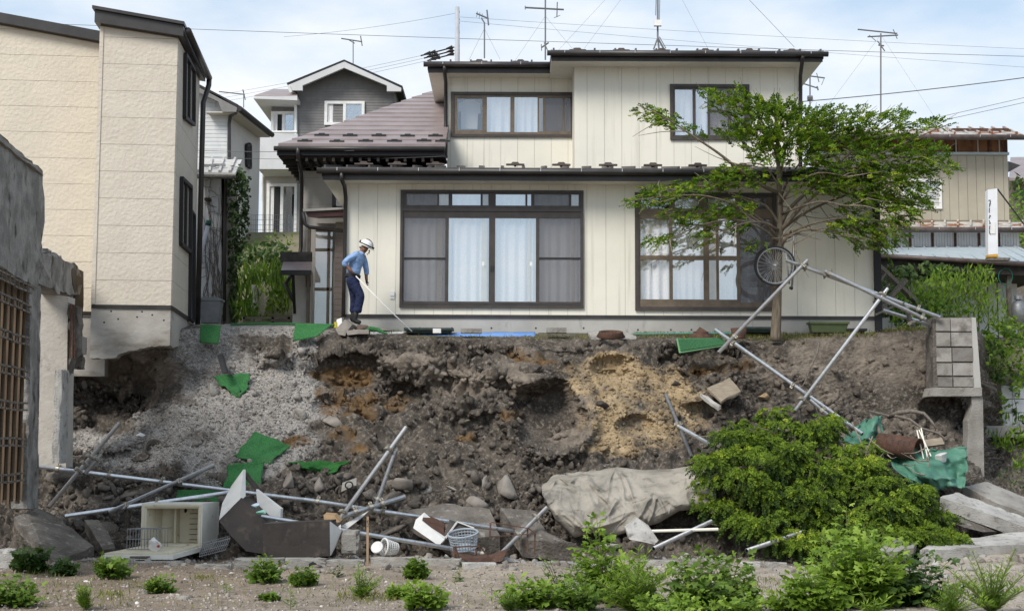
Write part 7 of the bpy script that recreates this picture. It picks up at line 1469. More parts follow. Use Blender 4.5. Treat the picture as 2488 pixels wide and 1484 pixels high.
# ---- the conifer on the terrace
M_bark = mat('grey_brown_bark', (0.21, 0.175, 0.13), (0.12, 0.098, 0.072), 9, .35, .65, (0.23, 0.2, 0.14), 6, .6, .75, rough=.95, bump=1.0, bscale=16, bdist=.04, stretch=(2, 2, .35))
M_conif = leaf_mat('conifer_needles', (0.035, 0.08, 0.006), (0.165, 0.27, 0.016), (0.4, 0.38, 0.04), .3, .7)
tr = thing('conifer_tree', 'spreading conifer tree growing on the terrace in front of the cream house', 'tree', at(1885, 820, 29.0))
TY_ = 29.0
def limb(pts, r0, r1, par, name='branch', n=8, m=None):
    V = [at(*p) for p in pts]; k = len(V); out = []
    for i in range(k - 1):                           # smooth the traced line
        p0, p1, p2, p3 = V[max(i - 1, 0)], V[i], V[i + 1], V[min(i + 2, k - 1)]
        for j in range(4): t = j / 4; out.append(.5 * ((2 * p1) + (p2 - p0) * t + (2 * p0 - 5 * p1 + 4 * p2 - p3) * t * t + (3 * p1 - p0 - 3 * p2 + p3) * t ** 3))
    out.append(V[-1]); q = len(out)
    MB().tube(out, [r0 + (r1 - r0) * (i / (q - 1)) ** .8 for i in range(q)], n).go(name, m or M_bark, par, True); return out
trunk_pts = [(1884, 828), (1887, 760), (1890, 680), (1893, 590), (1896, 520), (1893, 440), (1890, 370), (1886, 300), (1880, 250)]
limb([(x, y, TY_) for x, y in trunk_pts], .112, .02, tr, 'trunk', 14)
LIMBS = [[(1893, 580, 29), (1850, 535, 28.7), (1800, 503, 28.5), (1740, 482, 28.3), (1690, 474, 28.2), (1610, 478, 28.1), (1530, 488, 28)], [(1893, 545, 29), (1860, 500, 28.9), (1800, 478, 28.8), (1750, 462, 28.6), (1690, 452, 28.5), (1600, 465, 28.4)],
 [(1894, 470, 29), (1850, 450, 28.7), (1800, 415, 28.4), (1745, 372, 28.2), (1690, 335, 28.1), (1620, 288, 28), (1548, 255, 28)], [(1894, 430, 29), (1878, 350, 29), (1840, 280, 28.9), (1790, 240, 28.8), (1740, 222, 28.8)], [(1895, 440, 29), (1915, 340, 29.1), (1960, 290, 29.1), (2060, 258, 29)],
 [(1897, 540, 29), (1925, 500, 28.9), (1975, 455, 28.7), (2035, 400, 28.6), (2090, 350, 28.5), (2150, 310, 28.4), (2210, 270, 28.4)], [(1897, 560, 29), (1950, 500, 28.7), (2010, 450, 28.5), (2080, 405, 28.4), (2180, 355, 28.3), (2310, 300, 28.2)], [(1897, 560, 29), (1960, 515, 29.2), (2040, 480, 29.3), (2120, 455, 29.3), (2230, 425, 29.2), (2318, 402, 29.2)],
 [(1897, 575, 29), (1970, 545, 28.6), (2050, 530, 28.3), (2130, 535, 28.1), (2200, 560, 28.1)], [(1896, 590, 29), (1950, 560, 28.6), (2030, 565, 28.3), (2110, 605, 28.2)], [(1893, 590, 29), (1850, 555, 28.6), (1790, 535, 28.4), (1710, 545, 28.2), (1620, 585, 28.1)], [(1893, 560, 29), (1850, 540, 28.4), (1800, 545, 28.1), (1730, 572, 27.9)],
 [(1895, 500, 29), (1890, 450, 28.6), (1850, 400, 28.3), (1790, 400, 28.2)], [(1895, 500, 29), (1930, 450, 28.5), (1990, 420, 28), (2060, 430, 27.8)], [(1896, 480, 29), (1920, 430, 29.4), (1960, 380, 29.7), (2040, 330, 29.8)], [(1895, 520, 29), (1990, 490, 28.2), (2060, 500, 27.9), (2110, 480, 27.8)], [(1893, 600, 29), (1910, 580, 28.9), (1925, 560, 28.8), (1930, 610, 28.7)]]
for k, l in enumerate(LIMBS): limb(l, .048 if k in (2, 5, 6) else .032, .008, tr)
g = np.random.default_rng(31)
for k in range(90):                                   # bare twigs in the open middle of the crown
    l = LIMBS[g.integers(0, len(LIMBS))]; i = g.integers(0, len(l) - 1); a = np.array(l[i]) + (np.array(l[i + 1]) - np.array(l[i])) * g.random(); d = np.array([g.normal(30, 45) * (1 if a[0] > 1890 else -1), g.normal(5, 26), g.normal(0, .4)])
    limb([tuple(a), tuple(a + d * .5 + [0, g.normal(0, 6), 0]), tuple(a + d)], .014, .004, tr, 'twig', 5, M_wood)
TP = [(1585, 272, 42, 13), (1620, 290, 50, 16), (1660, 312, 42, 12), (1700, 332, 26, 8), (1590, 295, 30, 8), (1760, 236, 62, 18), (1800, 262, 75, 26), (1850, 300, 80, 44), (1905, 310, 85, 44), (1960, 300, 66, 36), (2030, 288, 80, 28), (2110, 302, 90, 26), (2175, 282, 46, 14), (2250, 302, 62, 14),
 (1790, 320, 50, 16), (1835, 345, 70, 28), (1930, 365, 95, 40), (2040, 360, 110, 48), (2150, 370, 110, 55), (2230, 385, 74, 38), (2285, 403, 36, 14), (2090, 440, 110, 44), (2185, 445, 95, 44), (2210, 495, 52, 28), (2120, 520, 100, 46), (2050, 555, 55, 32), (2120, 590, 55, 20), (2155, 560, 46, 30), (2000, 430, 60, 40),
 (1820, 432, 80, 28), (1780, 415, 48, 18), (1955, 440, 40, 30), (1562, 490, 46, 14), (1612, 468, 56, 22), (1660, 456, 56, 20), (1725, 448, 62, 22), (1645, 515, 50, 13), (1618, 580, 46, 16), (1700, 538, 52, 16), (1740, 508, 50, 20), (1795, 500, 50, 20), (1722, 572, 26, 20), (1800, 540, 34, 18), (1838, 588, 20, 14), (1870, 260, 60, 20), (2000, 330, 60, 30), (1870, 380, 50, 24)]
P0 = pads([(x, y, a, b, 28.6) for x, y, a, b in TP], 4.2, g, .6)
px_, py_ = proj(P0); P0[:, 1] = np.where(py_ > 430, np.clip(P0[:, 1], 27.2, 29.75), np.clip(P0[:, 1], 27.2, 30.6))
ctr = np.array(at(1892, 480, 29)); out = P0 - ctr; out[:, 2] *= .35; D0 = unit(out) * 1.0 + g.normal(0, .35, P0.shape); D0[:, 2] += np.where(P0[:, 2] > ctr[2] + .8, .3, -.12)
Pb, Dd, Ll, vv = sprays(P0, D0, 18, g.uniform(.1, .27, len(P0)), .075, g)
leaves('crown', Pb, Dd, Ll, .036, M_conif, tr, seed=3, var=np.clip(vv * .75 + g.normal(0, .12, len(vv)) + .12, 0, 1) ** 1.2)
for k in range(len(P0)):
    pass
# twig skeleton inside the sprays
i_ = g.choice(len(P0), 420, replace=False); mb = MB()
for k in i_: mb.tube([P0[k] - D0[k] * .12, P0[k] + unit(D0[k]) * .3], [.008, .003], 4, cap=False)
o = mb.go('spray_stems', M_bark, tr); o['kind'] = 'stuff'
# ---- bicycle wheels on the trunk
def wheel(label, px, py, Y, r, tilt):
    t_ = thing('hanging_bicycle_wheel', label, 'bicycle wheel', at(px, py, Y), 'bicycle wheels hung on the trunk'); c = at(px, py, Y); ax = Vector((tilt, -1, .05)).normalized(); x = ax.orthogonal().normalized(); y = ax.cross(x)
    ring = lambda rr, o=0: [c + ax * o + (x * math.cos(t) + y * math.sin(t)) * rr for t in np.linspace(0, 2 * math.pi, 49)]
    MB().tube(ring(r), .02, 8).go('tyre', M_black, t_, True); MB().tube(ring(r - .03), .014, 6).go('rim', M_galv_d, t_, True); MB().tube([c - ax * .05, c + ax * .05], .022, 10).go('hub', M_galv, t_, True)
    for k in range(24): a = 2 * math.pi * k / 24; MB().tube([c + ax * (.03 if k % 2 else -.03), c + (x * math.cos(a) + y * math.sin(a)) * (r - .035)], .0025, 4).go('spoke', M_galv, t_)
wheel('front bicycle wheel with grey rim hung on the tree trunk', 1884, 646, 28.7, .385, -.12); wheel('rear bicycle wheel half hidden behind the front one', 1880, 645, 28.86, .385, .04)
fk = thing('bicycle_fork', 'grey bicycle fork hanging right of the tree trunk', 'bicycle fork', at(1926, 640, 28.75)); MB().tube([at(1929, 565, 28.75), at(1928, 640, 28.75), at(1924, 700, 28.72)], .02, 8).go('blade', M_galv_d, fk, True); MB().tube([at(1908, 600, 28.7), at(1918, 690, 28.7)], .016, 8).go('stay', M_galv_d, fk, True); MB().tube([at(1918, 698, 28.7), at(1926, 702, 28.7)], .03, 8).go('dropout', M_black, fk, True)
# ---- fallen conifer bush
fb_ = thing('fallen_conifer', 'uprooted bushy conifer lying at the foot of the bank', 'tree', at(2000, 1345, 24))
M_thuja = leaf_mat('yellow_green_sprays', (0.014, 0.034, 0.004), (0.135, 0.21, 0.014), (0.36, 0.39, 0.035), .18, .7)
for l in ([(2010, 1030, 26.3), (1960, 1080, 25.6), (1880, 1120, 25), (1780, 1140, 24.6), (1720, 1160, 24.4)], [(2010, 1030, 26.3), (2060, 1120, 25.3), (2150, 1190, 24.6), (2260, 1260, 24)], [(2000, 1040, 26), (1980, 1150, 25), (1950, 1250, 24.3), (1920, 1320, 23.8)], [(2000, 1040, 26), (1900, 1050, 25.8), (1800, 1060, 25.4)], [(2000, 1060, 26), (1900, 1180, 24.9), (1830, 1260, 24.2)], [(2020, 1060, 26), (2060, 1180, 24.9), (2080, 1290, 24)]): limb(l, .09, .015, fb_)
for k in range(60):
    x, y = g.uniform(1720, 2280), g.uniform(1040, 1280); d = np.array([g.normal(0, 40), g.normal(0, 25), g.normal(0, .3)]); a = np.array([x, y, 25.2 - (y - 1040) * .004]); limb([tuple(a), tuple(a + d * .5 + [0, 6, 0]), tuple(a + d)], .014, .004, fb_, 'twig', 5, M_wood)
BP = [(1830, 1030, 70, 30, 25.7), (1765, 1075, 70, 40, 25.3), (1890, 1050, 100, 45, 25.5), (1985, 1050, 60, 40, 25.5), (2060, 1105, 60, 34, 25.3), (1735, 1140, 52, 56, 24.8), (1815, 1125, 85, 55, 24.7), (1915, 1130, 85, 60, 24.6), (1716, 1205, 36, 40, 24.5), (1800, 1215, 55, 55, 24.4), (1880, 1215, 60, 60, 24.3), (1950, 1240, 60, 70, 24.1), (1790, 1270, 36, 26, 24.2),
 (2010, 1180, 75, 65, 24.5), (2085, 1150, 85, 42, 24.7), (2150, 1185, 80, 50, 24.4), (2195, 1230, 70, 52, 24.1), (2235, 1270, 56, 45, 23.9), (2285, 1312, 40, 22, 23.6), (2120, 1255, 85, 60, 23.95), (2040, 1280, 65, 52, 23.9), (1915, 1320, 40, 26, 23.6), (1990, 1310, 40, 30, 23.7), (2190, 1300, 60, 26, 23.7), (2240, 1310, 50, 20, 23.6), (1700, 1110, 24, 30, 25), (1850, 1000, 30, 14, 25.9), (1870, 1300, 30, 24, 23.8), (1920, 1290, 50, 40, 23.8), (2290, 1318, 40, 18, 23.5), (2260, 1290, 44, 30, 23.7), (1850, 1255, 50, 40, 24.0), (2310, 1328, 26, 12, 23.4)]
Pc, Dc, Vc = [], [], []
BP = [(x + 16, y + 8, a, b, Y) for x, y, a, b, Y in BP]
for (x, y, a, b, Y) in BP:
    for _ in range(max(2, int(a * b / 380))):
        t, r = g.uniform(0, 2 * np.pi), math.sqrt(g.random()); c = np.array(at(x + a * .85 * r * math.cos(t), y + b * .85 * r * math.sin(t), Y + g.normal(0, .22))); rad = g.uniform(.13, .27); n = int(26 * (rad / .2) ** 2); tone = g.uniform(-.12, .15)
        q = unit(g.normal(0, 1, (n, 3)) + np.array([0, -.7, .55])); q *= np.array([1.15, .9, .75])
        Pc.append(c + q * rad * g.uniform(.55, 1.0, (n, 1))); dd = q * .8 + np.array([(.35 if x > 2080 else -.15 if x < 1780 else 0), -.25, -.55]) + g.normal(0, .22, (n, 3)); Dc.append(dd); Vc.append(np.clip(.24 + .58 * q[:, 2] + tone + g.normal(0, .1, n), 0, 1))  # leaf colour paints the light: clump tops paler, undersides darker
P0 = np.concatenate(Pc); D0 = np.concatenate(Dc); V0 = np.concatenate(Vc)
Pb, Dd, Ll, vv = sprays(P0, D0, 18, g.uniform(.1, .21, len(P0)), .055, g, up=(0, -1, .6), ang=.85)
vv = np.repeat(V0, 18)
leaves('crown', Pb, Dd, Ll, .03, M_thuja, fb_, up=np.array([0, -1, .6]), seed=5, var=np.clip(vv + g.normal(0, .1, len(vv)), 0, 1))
Pk = pads([(x, y, a * .85, b * .85, Y + .45) for x, y, a, b, Y in BP], 3.2, g, .2); leaves('inner_foliage', Pk, g.normal(0, 1, Pk.shape), .14, .08, M_thuja, fb_, seed=6, var=np.clip(g.normal(.14, .1, len(Pk)), 0, 1))  # inner leaves coloured dark to paint the shade inside the bush
st_ = lump('tree_stump', 'short pale uprooted stump behind the fallen conifer', 'stump', 2012, 1020, .28, M_bark, 26.5, .3, 77, (.5, .5, 1.2), sink=0)
# ---- weeds on the lot
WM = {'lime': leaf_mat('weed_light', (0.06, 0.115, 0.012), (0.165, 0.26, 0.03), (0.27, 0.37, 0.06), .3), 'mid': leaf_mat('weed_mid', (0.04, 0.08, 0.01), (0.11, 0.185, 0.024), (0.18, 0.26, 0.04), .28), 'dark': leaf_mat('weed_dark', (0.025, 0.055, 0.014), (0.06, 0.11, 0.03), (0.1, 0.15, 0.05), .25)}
M_stem = mat('weed_stem', (0.09, 0.14, 0.03), (0.12, 0.1, 0.05), 9, rough=.8)
def weed(label, px, py, hpx, wpx, kind, colr, seed, Y=None, n=None):
    p = hit(px, py)[0] if Y is None else Vector((at(px, 1480, Y).x, Y, float(ground_z(np.array([[at(px, 1480, Y).x, Y, 0]]))[0]) - .02))
    k = p.y / FP; H, Wd = hpx * k, wpx * k / 2; g = np.random.default_rng(seed); t_ = thing('weed', label, 'weed', p, 'weeds on the lot')
    ns = n or {'broad': 9, 'mug': 13, 'narrow': 12, 'sprout': 1, 'thin': 3, 'feather': 14}[kind]; Pl, Dl, Ls, Ws, vr = [], [], [], [], []
    for s in range(ns):
        az, sp = g.uniform(0, 2 * np.pi), math.sqrt(g.random()) if ns > 1 else .1; hh = H * (1 - .72 * sp ** 1.1 * g.uniform(.35, 1.2)) * g.uniform(.62, 1.0)
        tip = np.array([math.cos(az) * Wd * sp, math.sin(az) * Wd * sp * .8, hh]); mid = tip * np.array([.35, .35, .55]); pts = [np.zeros(3), mid, tip]
        cur = lambda t: 2 * t * (1 - t) * mid * 1.0 + t * t * tip + 0
        ln = 8; MB().tube([Vector(p) + Vector(cur(t)) for t in np.linspace(0, 1, ln)], [max(.003, .009 * (1 - t * .75)) * (1 if H > .4 else .6) for t in np.linspace(0, 1, ln)], 5, cap=False).go('stem', M_stem, t_)
        nl = {'broad': 30, 'mug': 17, 'narrow': 46, 'sprout': 20, 'thin': 16, 'feather': 44}[kind]
        for q in range(nl):
            t = .12 + .88 * (q + g.random()) / nl; c = cur(t); a2 = q * 2.4 + g.normal(0, .4); rad = np.array([math.cos(a2), math.sin(a2), 0]); rise = {'broad': .35, 'mug': .45, 'narrow': .6, 'sprout': .5, 'thin': .3, 'feather': .8}[kind] + .5 * (t > .9)
            sz = {'broad': .165, 'mug': .17, 'narrow': .12, 'sprout': .16, 'thin': .1, 'feather': .095}[kind] * (1.15 - .55 * t) * g.uniform(.7, 1.2) * min(1.15, max(.55, (H / .6) ** .5))
            st = {'broad': .35, 'mug': .25, 'narrow': .05, 'sprout': .05, 'thin': .2, 'feather': .1}[kind] * sz
            if kind in ('broad', 'mug') and g.random() < .55: c = c + rad * g.uniform(0, .2) * H * (1 - t * .6)
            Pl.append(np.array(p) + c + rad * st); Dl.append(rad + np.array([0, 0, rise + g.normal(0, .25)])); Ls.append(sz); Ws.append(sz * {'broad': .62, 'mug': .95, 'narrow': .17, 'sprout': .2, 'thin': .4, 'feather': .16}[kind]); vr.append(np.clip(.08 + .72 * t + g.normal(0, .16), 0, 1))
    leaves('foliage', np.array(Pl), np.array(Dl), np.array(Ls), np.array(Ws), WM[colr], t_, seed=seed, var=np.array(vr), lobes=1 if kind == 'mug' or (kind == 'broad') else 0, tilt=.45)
for k, a in enumerate([('dark mugwort clump in front of the leaning slab', 72, 1390, 95, 90, 'mug', 'dark'), ('low mugwort clump at the foot of the leaning slab', 158, 1398, 50, 62, 'mug', 'dark'), ('round mugwort mound left of the refrigerator', 265, 1405, 76, 104, 'mug', 'mid'), ('thin feathery weed standing at the lower left', 205, 1482, 90, 60, 'feather', 'lime'),
  ('low spreading weed below the grey block', 395, 1440, 52, 100, 'broad', 'mid'), ('bushy weed below the dark metal box', 640, 1415, 78, 90, 'broad', 'mid'), ('small round weed right of the bushy one', 740, 1422, 54, 66, 'mug', 'mid'), ('thin sprout left of the wooden stake', 820, 1402, 62, 34, 'thin', 'dark'), ('wide pale weed below the wooden stake', 876, 1455, 88, 120, 'narrow', 'lime'),
  ('compact weed right of the wooden stake', 1010, 1405, 54, 60, 'mug', 'mid'), ('spiky sprout at the bottom edge left of centre', 706, 1480, 58, 44, 'sprout', 'lime'), ('tall leafy weed at the bottom edge below the grey basket', 1034, 1482, 100, 100, 'broad', 'lime'), ('small weed left of the tall leafy one', 968, 1452, 44, 46, 'broad', 'lime'), ('small sprout right of the small dark block', 550, 1440, 34, 34, 'sprout', 'lime'),
  ('thin dark sprout below the rusty stand', 1110, 1412, 46, 34, 'thin', 'mid'), ('low weed at the bottom left of centre', 655, 1458, 20, 46, 'mug', 'mid')]): weed(*a, seed=200 + k)
for k, (lb, px, hp, wp, kd, cl, Y, n) in enumerate([('dark weed patch at the lower left corner', 30, 78, 140, 'broad', 'mid', 16.4, 9), ('broad-leaved weed at the left end of the foreground thicket', 1290, 75, 150, 'broad', 'lime', 16.6, 9), ('tallest broad-leaved weed in front of the grey tarp', 1470, 215, 120, 'broad', 'lime', 17.6, 9), ('airy weed between the tall one and the thicket end', 1370, 135, 110, 'thin', 'mid', 17.0, 9),
  ('dense narrow-leaved mound in front of the pale chunk', 1545, 145, 170, 'narrow', 'lime', 16.6, 22), ('tall weed with pointed leaves in the middle of the thicket', 1700, 178, 200, 'broad', 'mid', 16.8, 11), ('low broad weed filling the thicket bottom', 1640, 60, 200, 'broad', 'lime', 16.2, 12), ('small broad-leaved seedling between the two thickets', 1908, 78, 66, 'broad', 'lime', 16.8, 3), ('big broad-leaved bush in the right foreground', 2080, 205, 230, 'broad', 'lime', 17.0, 32),
  ('darker small-leaved weed right of the big bush', 2215, 130, 170, 'broad', 'dark', 17.2, 14), ('spiky weed in front of the big bush', 2122, 80, 80, 'sprout', 'lime', 16.2, 4), ('feathery light green weed at the right edge', 2410, 150, 210, 'feather', 'lime', 16.5, 26), ('second feathery weed at the lower right corner', 2310, 85, 130, 'feather', 'lime', 16.2, 14), ('broad-leaved weed in the thicket left of the tall pointed one', 1600, 50, 120, 'broad', 'mid', 16.3, 8), ('low seedling at the bottom right of the seedling gap', 1790, 60, 120, 'broad', 'lime', 16.25, 8), ('leafy weed left of the tallest one in the thicket', 1400, 80, 130, 'broad', 'mid', 16.5, 8), ('pointed weed right of the tallest one in the thicket', 1535, 120, 100, 'broad', 'lime', 17.2, 7), ('tall thin weed above the low seedling', 1770, 150, 90, 'broad', 'mid', 17.4, 5), ('leafy weed at the left flank of the big right bush', 1985, 130, 110, 'broad', 'lime', 16.6, 9), ('tall leafy top of the big right bush', 2060, 225, 120, 'broad', 'lime', 17.6, 7), ('narrow-leaved weed at the very left of the thicket', 1235, 60, 90, 'narrow', 'mid', 16.3, 6)]):
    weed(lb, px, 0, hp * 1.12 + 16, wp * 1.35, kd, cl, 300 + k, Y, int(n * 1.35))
# ---- background greenery
def shrub(name, label, lst, dens, L, W, m, seed, jy=.3, cat='shrub', grass=False, lob=0, dirz=.2, stems=0, parent_kind=None):
    g = np.random.default_rng(seed); P0 = pads(lst, dens, g, jy); lo_ = P0[P0[:, 2].argmin()]; t_ = thing(name, label, cat, tuple(lo_))
    D = g.normal(0, .6, P0.shape); D[:, 2] += dirz; D[:, 1] -= .3
    if grass: D = np.stack([g.normal(0, .3, len(P0)), g.normal(0, .3, len(P0)), np.ones(len(P0))], -1)
    leaves('foliage', P0, D, L * g.uniform(.6, 1.3, len(P0)), W * g.uniform(.7, 1.2, len(P0)), m, t_, up=np.array([0, -.8, .8]), seed=seed, lobes=lob)
    for k in range(stems):
        a = lst[g.integers(0, len(lst))]; b = at(a[0] + g.normal(0, a[2] * .4), a[1] + a[3], a[4]); c = at(a[0] + g.normal(0, a[2] * .4), a[1] - a[3] * .6, a[4]); MB().tube([b, b.lerp(c, .5) + Vector((.05, 0, 0)), c], [.015, .01, .005], 5).go('stem', M_stem, t_)
    return t_
M_ivy = leaf_mat('ivy_leaves', (0.012, 0.03, 0.008), (0.045, 0.085, 0.02), (0.07, 0.12, 0.03), .2); M_lush = leaf_mat('lush_leaves', (0.05, 0.1, 0.012), (0.16, 0.26, 0.03), (0.26, 0.36, 0.05), .35); M_dull = leaf_mat('dark_leaves', (0.02, 0.045, 0.012), (0.06, 0.105, 0.025), (0.09, 0.14, 0.03), .25)
shrub('ivy', 'dark ivy hanging from the corner of the ivy shed', [(576, 470, 30, 60, 33.0), (582, 540, 27, 60, 33.1), (590, 450, 16, 30, 33.2), (568, 610, 20, 60, 33.2), (560, 680, 14, 60, 33.3), (562, 740, 12, 40, 33.3), (575, 420, 18, 20, 33.0)], 13, .11, .09, M_ivy, 401, .25, 'ivy', lob=1, dirz=-.6, stems=6)
shrub('slope_shrub', 'dark leafy shrub on the slope below the hill wall', [(630, 640, 60, 36, 36), (600, 620, 30, 26, 37), (680, 630, 30, 30, 36.5), (650, 600, 40, 18, 39)], 9, .2, .1, M_dull, 402, .5, stems=6)
shrub('slope_grass', 'bright green tall grass on the slope behind the partition', [(610, 690, 40, 26, 34.5), (650, 680, 40, 26, 35), (690, 720, 24, 50, 34), (600, 730, 30, 40, 33.8), (590, 770, 30, 22, 33), (660, 730, 30, 40, 36.6)], 11, .36, .04, M_lush, 403, .5, 'grass', grass=True)
shrub('slope_vine', 'yellow-green creeping vine on the slope right of the partition', [(670, 730, 26, 36, 34.4), (690, 690, 18, 26, 34.4), (600, 752, 26, 28, 33.0), (640, 775, 20, 12, 34)], 10, .12, .1, M_lush, 404, .3, 'vine', lob=1)
shrub('slope_shrub', 'green shrub under the mesh fence right of the hill wall', [(690, 590, 30, 18, 40.5), (660, 575, 20, 8, 41)], 6, .14, .08, M_lush, 405, .3)
shrub('garden_shrub', 'tall feathery green shrub behind the block wall', [(2290, 720, 60, 50, 32.5), (2340, 740, 60, 60, 32.3), (2240, 740, 50, 50, 32.2), (2390, 700, 34, 50, 32.3), (2360, 690, 40, 40, 32.5), (2300, 680, 40, 26, 32.8), (2410, 760, 40, 40, 32.0)], 13, .15, .035, M_lush, 406, .5, dirz=1.2, stems=14)
shrub('garden_shrub', 'dark broad-leaved vine wall under the carport roof', [(2180, 680, 46, 34, 33.6), (2240, 665, 60, 20, 34), (2290, 665, 30, 18, 34), (2160, 740, 30, 40, 32.5), (2210, 760, 60, 26, 31.8)], 8, .17, .13, M_dull, 407, .4, lob=1)
shrub('garden_shrub', 'light green leafy shrub between the timbers and the feathery shrub', [(2230, 740, 60, 34, 31.6), (2260, 710, 40, 26, 32), (2300, 770, 60, 30, 31.4), (2200, 780, 40, 20, 31)], 8, .16, .08, M_lush, 408, .4, stems=6)
shrub('overgrown_vine', 'dense vine tumbling over the white panel wall at the right', [(2430, 820, 56, 40, 31.8), (2470, 860, 40, 50, 31.6), (2420, 890, 36, 40, 31.9), (2470, 800, 40, 30, 31.8), (2400, 930, 14, 50, 31.95), (2430, 970, 16, 60, 31.95), (2470, 930, 14, 40, 31.9), (2400, 850, 24, 40, 31.6)], 6.5, .14, .11, M_lush, 409, .35, 'vine', lob=1, stems=8)
shrub('overgrown_vine', 'darker vine hanging down beside the block wall', [(2405, 880, 20, 60, 31.4), (2400, 960, 14, 50, 31.7), (2440, 900, 26, 30, 31.5), (2460, 985, 10, 40, 31.95), (2482, 1000, 8, 30, 31.95)], 4.5, .12, .1, M_dull, 410, .25, 'vine', lob=1, stems=6)
shrub('rim_weeds', 'weeds in front of the concrete ledge at the right edge', [(2420, 1080, 40, 26, 31), (2470, 1075, 40, 30, 30.8), (2400, 1110, 20, 20, 30.2), (2480, 1130, 24, 20, 29), (2400, 1030, 20, 10, 31.8), (2460, 1028, 40, 8, 31.8)], 8, .18, .05, M_lush, 411, .3, 'weed', dirz=1.0)
shrub('rim_weeds', 'dark trailing weeds among the slabs at the right edge', [(2470, 1180, 26, 24, 27.5), (2450, 1150, 30, 12, 28.2)], 5, .1, .06, M_dull, 412, .3, 'weed')
shrub('far_tree', 'light green tree beyond the rusty house at the right edge', [(2478, 520, 24, 60, 44), (2480, 590, 24, 40, 43), (2472, 640, 16, 20, 42)], 7, .2, .1, M_lush, 413, .8, 'tree', stems=4)
shrub('far_tree', 'darker tree below the pink-grey roof at the right edge', [(2480, 460, 26, 30, 47)], 8, .25, .12, M_dull, 414, .8, 'tree', stems=3)
g = np.random.default_rng(55); Pg = []
for (x0_, x1_, y0_, y1_, n) in ((1540, 2130, 806, 822, 2600), (1290, 1440, 816, 826, 220), (985, 1300, 818, 826, 160), (2130, 2260, 788, 806, 900), (900, 990, 803, 812, 120), (1660, 1960, 818, 830, 500), (1560, 1900, 1405, 1440, 500), (60, 140, 1380, 1400, 120), (820, 960, 1440, 1462, 300), (1330, 1500, 1400, 1470, 300), (-40, 330, 1400, 1480, 420), (330, 1250, 1395, 1480, 420), (1830, 2500, 1380, 1480, 320), (240, 300, 1440, 1455, 90), (470, 520, 1400, 1412, 70)):
    for _ in range(n): p = hit(g.uniform(x0_, x1_), g.uniform(y0_, y1_))[0]; Pg.append(np.array(p))
Pg = np.array(Pg); leaves('grass_tufts', Pg, np.stack([g.normal(0, .5, len(Pg)), g.normal(0, .5, len(Pg)), np.ones(len(Pg))], -1), g.uniform(.03, .1, len(Pg)), .012, leaf_mat('dry_grass', (0.08, 0.11, 0.02), (0.2, 0.2, 0.05), (0.3, 0.25, 0.09), .25), None, seed=8, kind='stuff')
setp(C.objects[-1] if False else [o for o in C.objects if o.name == 'grass_tufts'][0], 'sparse yellow-green grass along the terrace rim', 'grass')
# ---------------------------------------------------------------- the worker
PY_ = 29.05
man = thing('person', 'man in light blue shirt, navy trousers and white helmet probing the ground with a rod', 'person', at(866, 787, PY_))
J = lambda x, y, dy=0.0: at(x, y, PY_ + dy)
def skin(name, pts, edges, m, parent, root=0, sub=2):
    """limbs and trunk grown as one surface round a jointed skeleton; pts = (point, rx, ry)"""
    me = bpy.data.meshes.new(name); base = WL[parent.name]
    me.from_pydata([tuple(p[0] - base) for p in pts], edges, []); o = bpy.data.objects.new(name, me); C.objects.link(o); o.parent = parent; WL[o.name] = base
    sk = o.modifiers.new('skin', 'SKIN'); sk.use_smooth_shade = True
    if not me.skin_vertices: me.attributes
    for i, p in enumerate(pts): me.skin_vertices[0].data[i].radius = (p[1], p[2] if len(p) > 2 else p[1]); me.skin_vertices[0].data[i].use_root = (i == root)
    sb = o.modifiers.new('subd', 'SUBSURF'); sb.levels = sub; sb.render_levels = sub
    me.materials.append(m); return o
M_skin = mat('skin', (0.23, 0.12, 0.075), (0.19, 0.095, 0.06), 20, rough=.6)
M_shirt_b = mat('light_blue_shirt', (0.27, 0.42, 0.68), (0.22, 0.35, 0.6), 7, .4, .62, rough=.85, bump=1.0, bscale=9, bdist=.07, bdetail=4)
M_navy = mat('navy_trousers', (0.012, 0.018, 0.055), (0.02, 0.028, 0.075), 7, rough=.9, bump=1.0, bscale=9, bdist=.07, bdetail=4)
M_boot = mat('black_rubber', (0.014, 0.014, 0.015), (0.025, 0.024, 0.024), 8, rough=.5)
NR, FR_ = -.13, .13            # near and far side offsets
body_p = [(J(857, 674), .125, .10), (J(861, 655), .115, .09), (J(867, 636), .125, .10), (J(872, 622), .10, .08), (J(879, 613), .055, .055), (J(885, 606), .08, .085), (J(888, 596), .088, .095),
  (J(860, 620, -.17), .055), (J(836, 638, -.21), .045), (J(856, 662, -.2), .034), (J(862, 667, -.2), .03), (J(882, 624, .17), .055), (J(889, 650, .2), .045), (J(890, 675, .16), .034), (J(891, 683, .15), .03),
  (J(858, 680, -.1), .09), (J(878, 719, -.11), .065), (J(867, 752, -.1), .05), (J(862, 778, -.1), .045), (J(874, 784, -.1), .04), (J(856, 680, .1), .09), (J(861, 720, .12), .065), (J(858, 755, .12), .05), (J(856, 776, .12), .045), (J(866, 781, .12), .04)]
body_e = [(0, 1), (1, 2), (2, 3), (3, 4), (4, 5), (5, 6), (3, 7), (7, 8), (8, 9), (9, 10), (3, 11), (11, 12), (12, 13), (13, 14), (0, 15), (15, 16), (16, 17), (17, 18), (18, 19), (0, 20), (20, 21), (21, 22), (22, 23), (23, 24)]
bod = skin('body', body_p, body_e, M_skin, man)
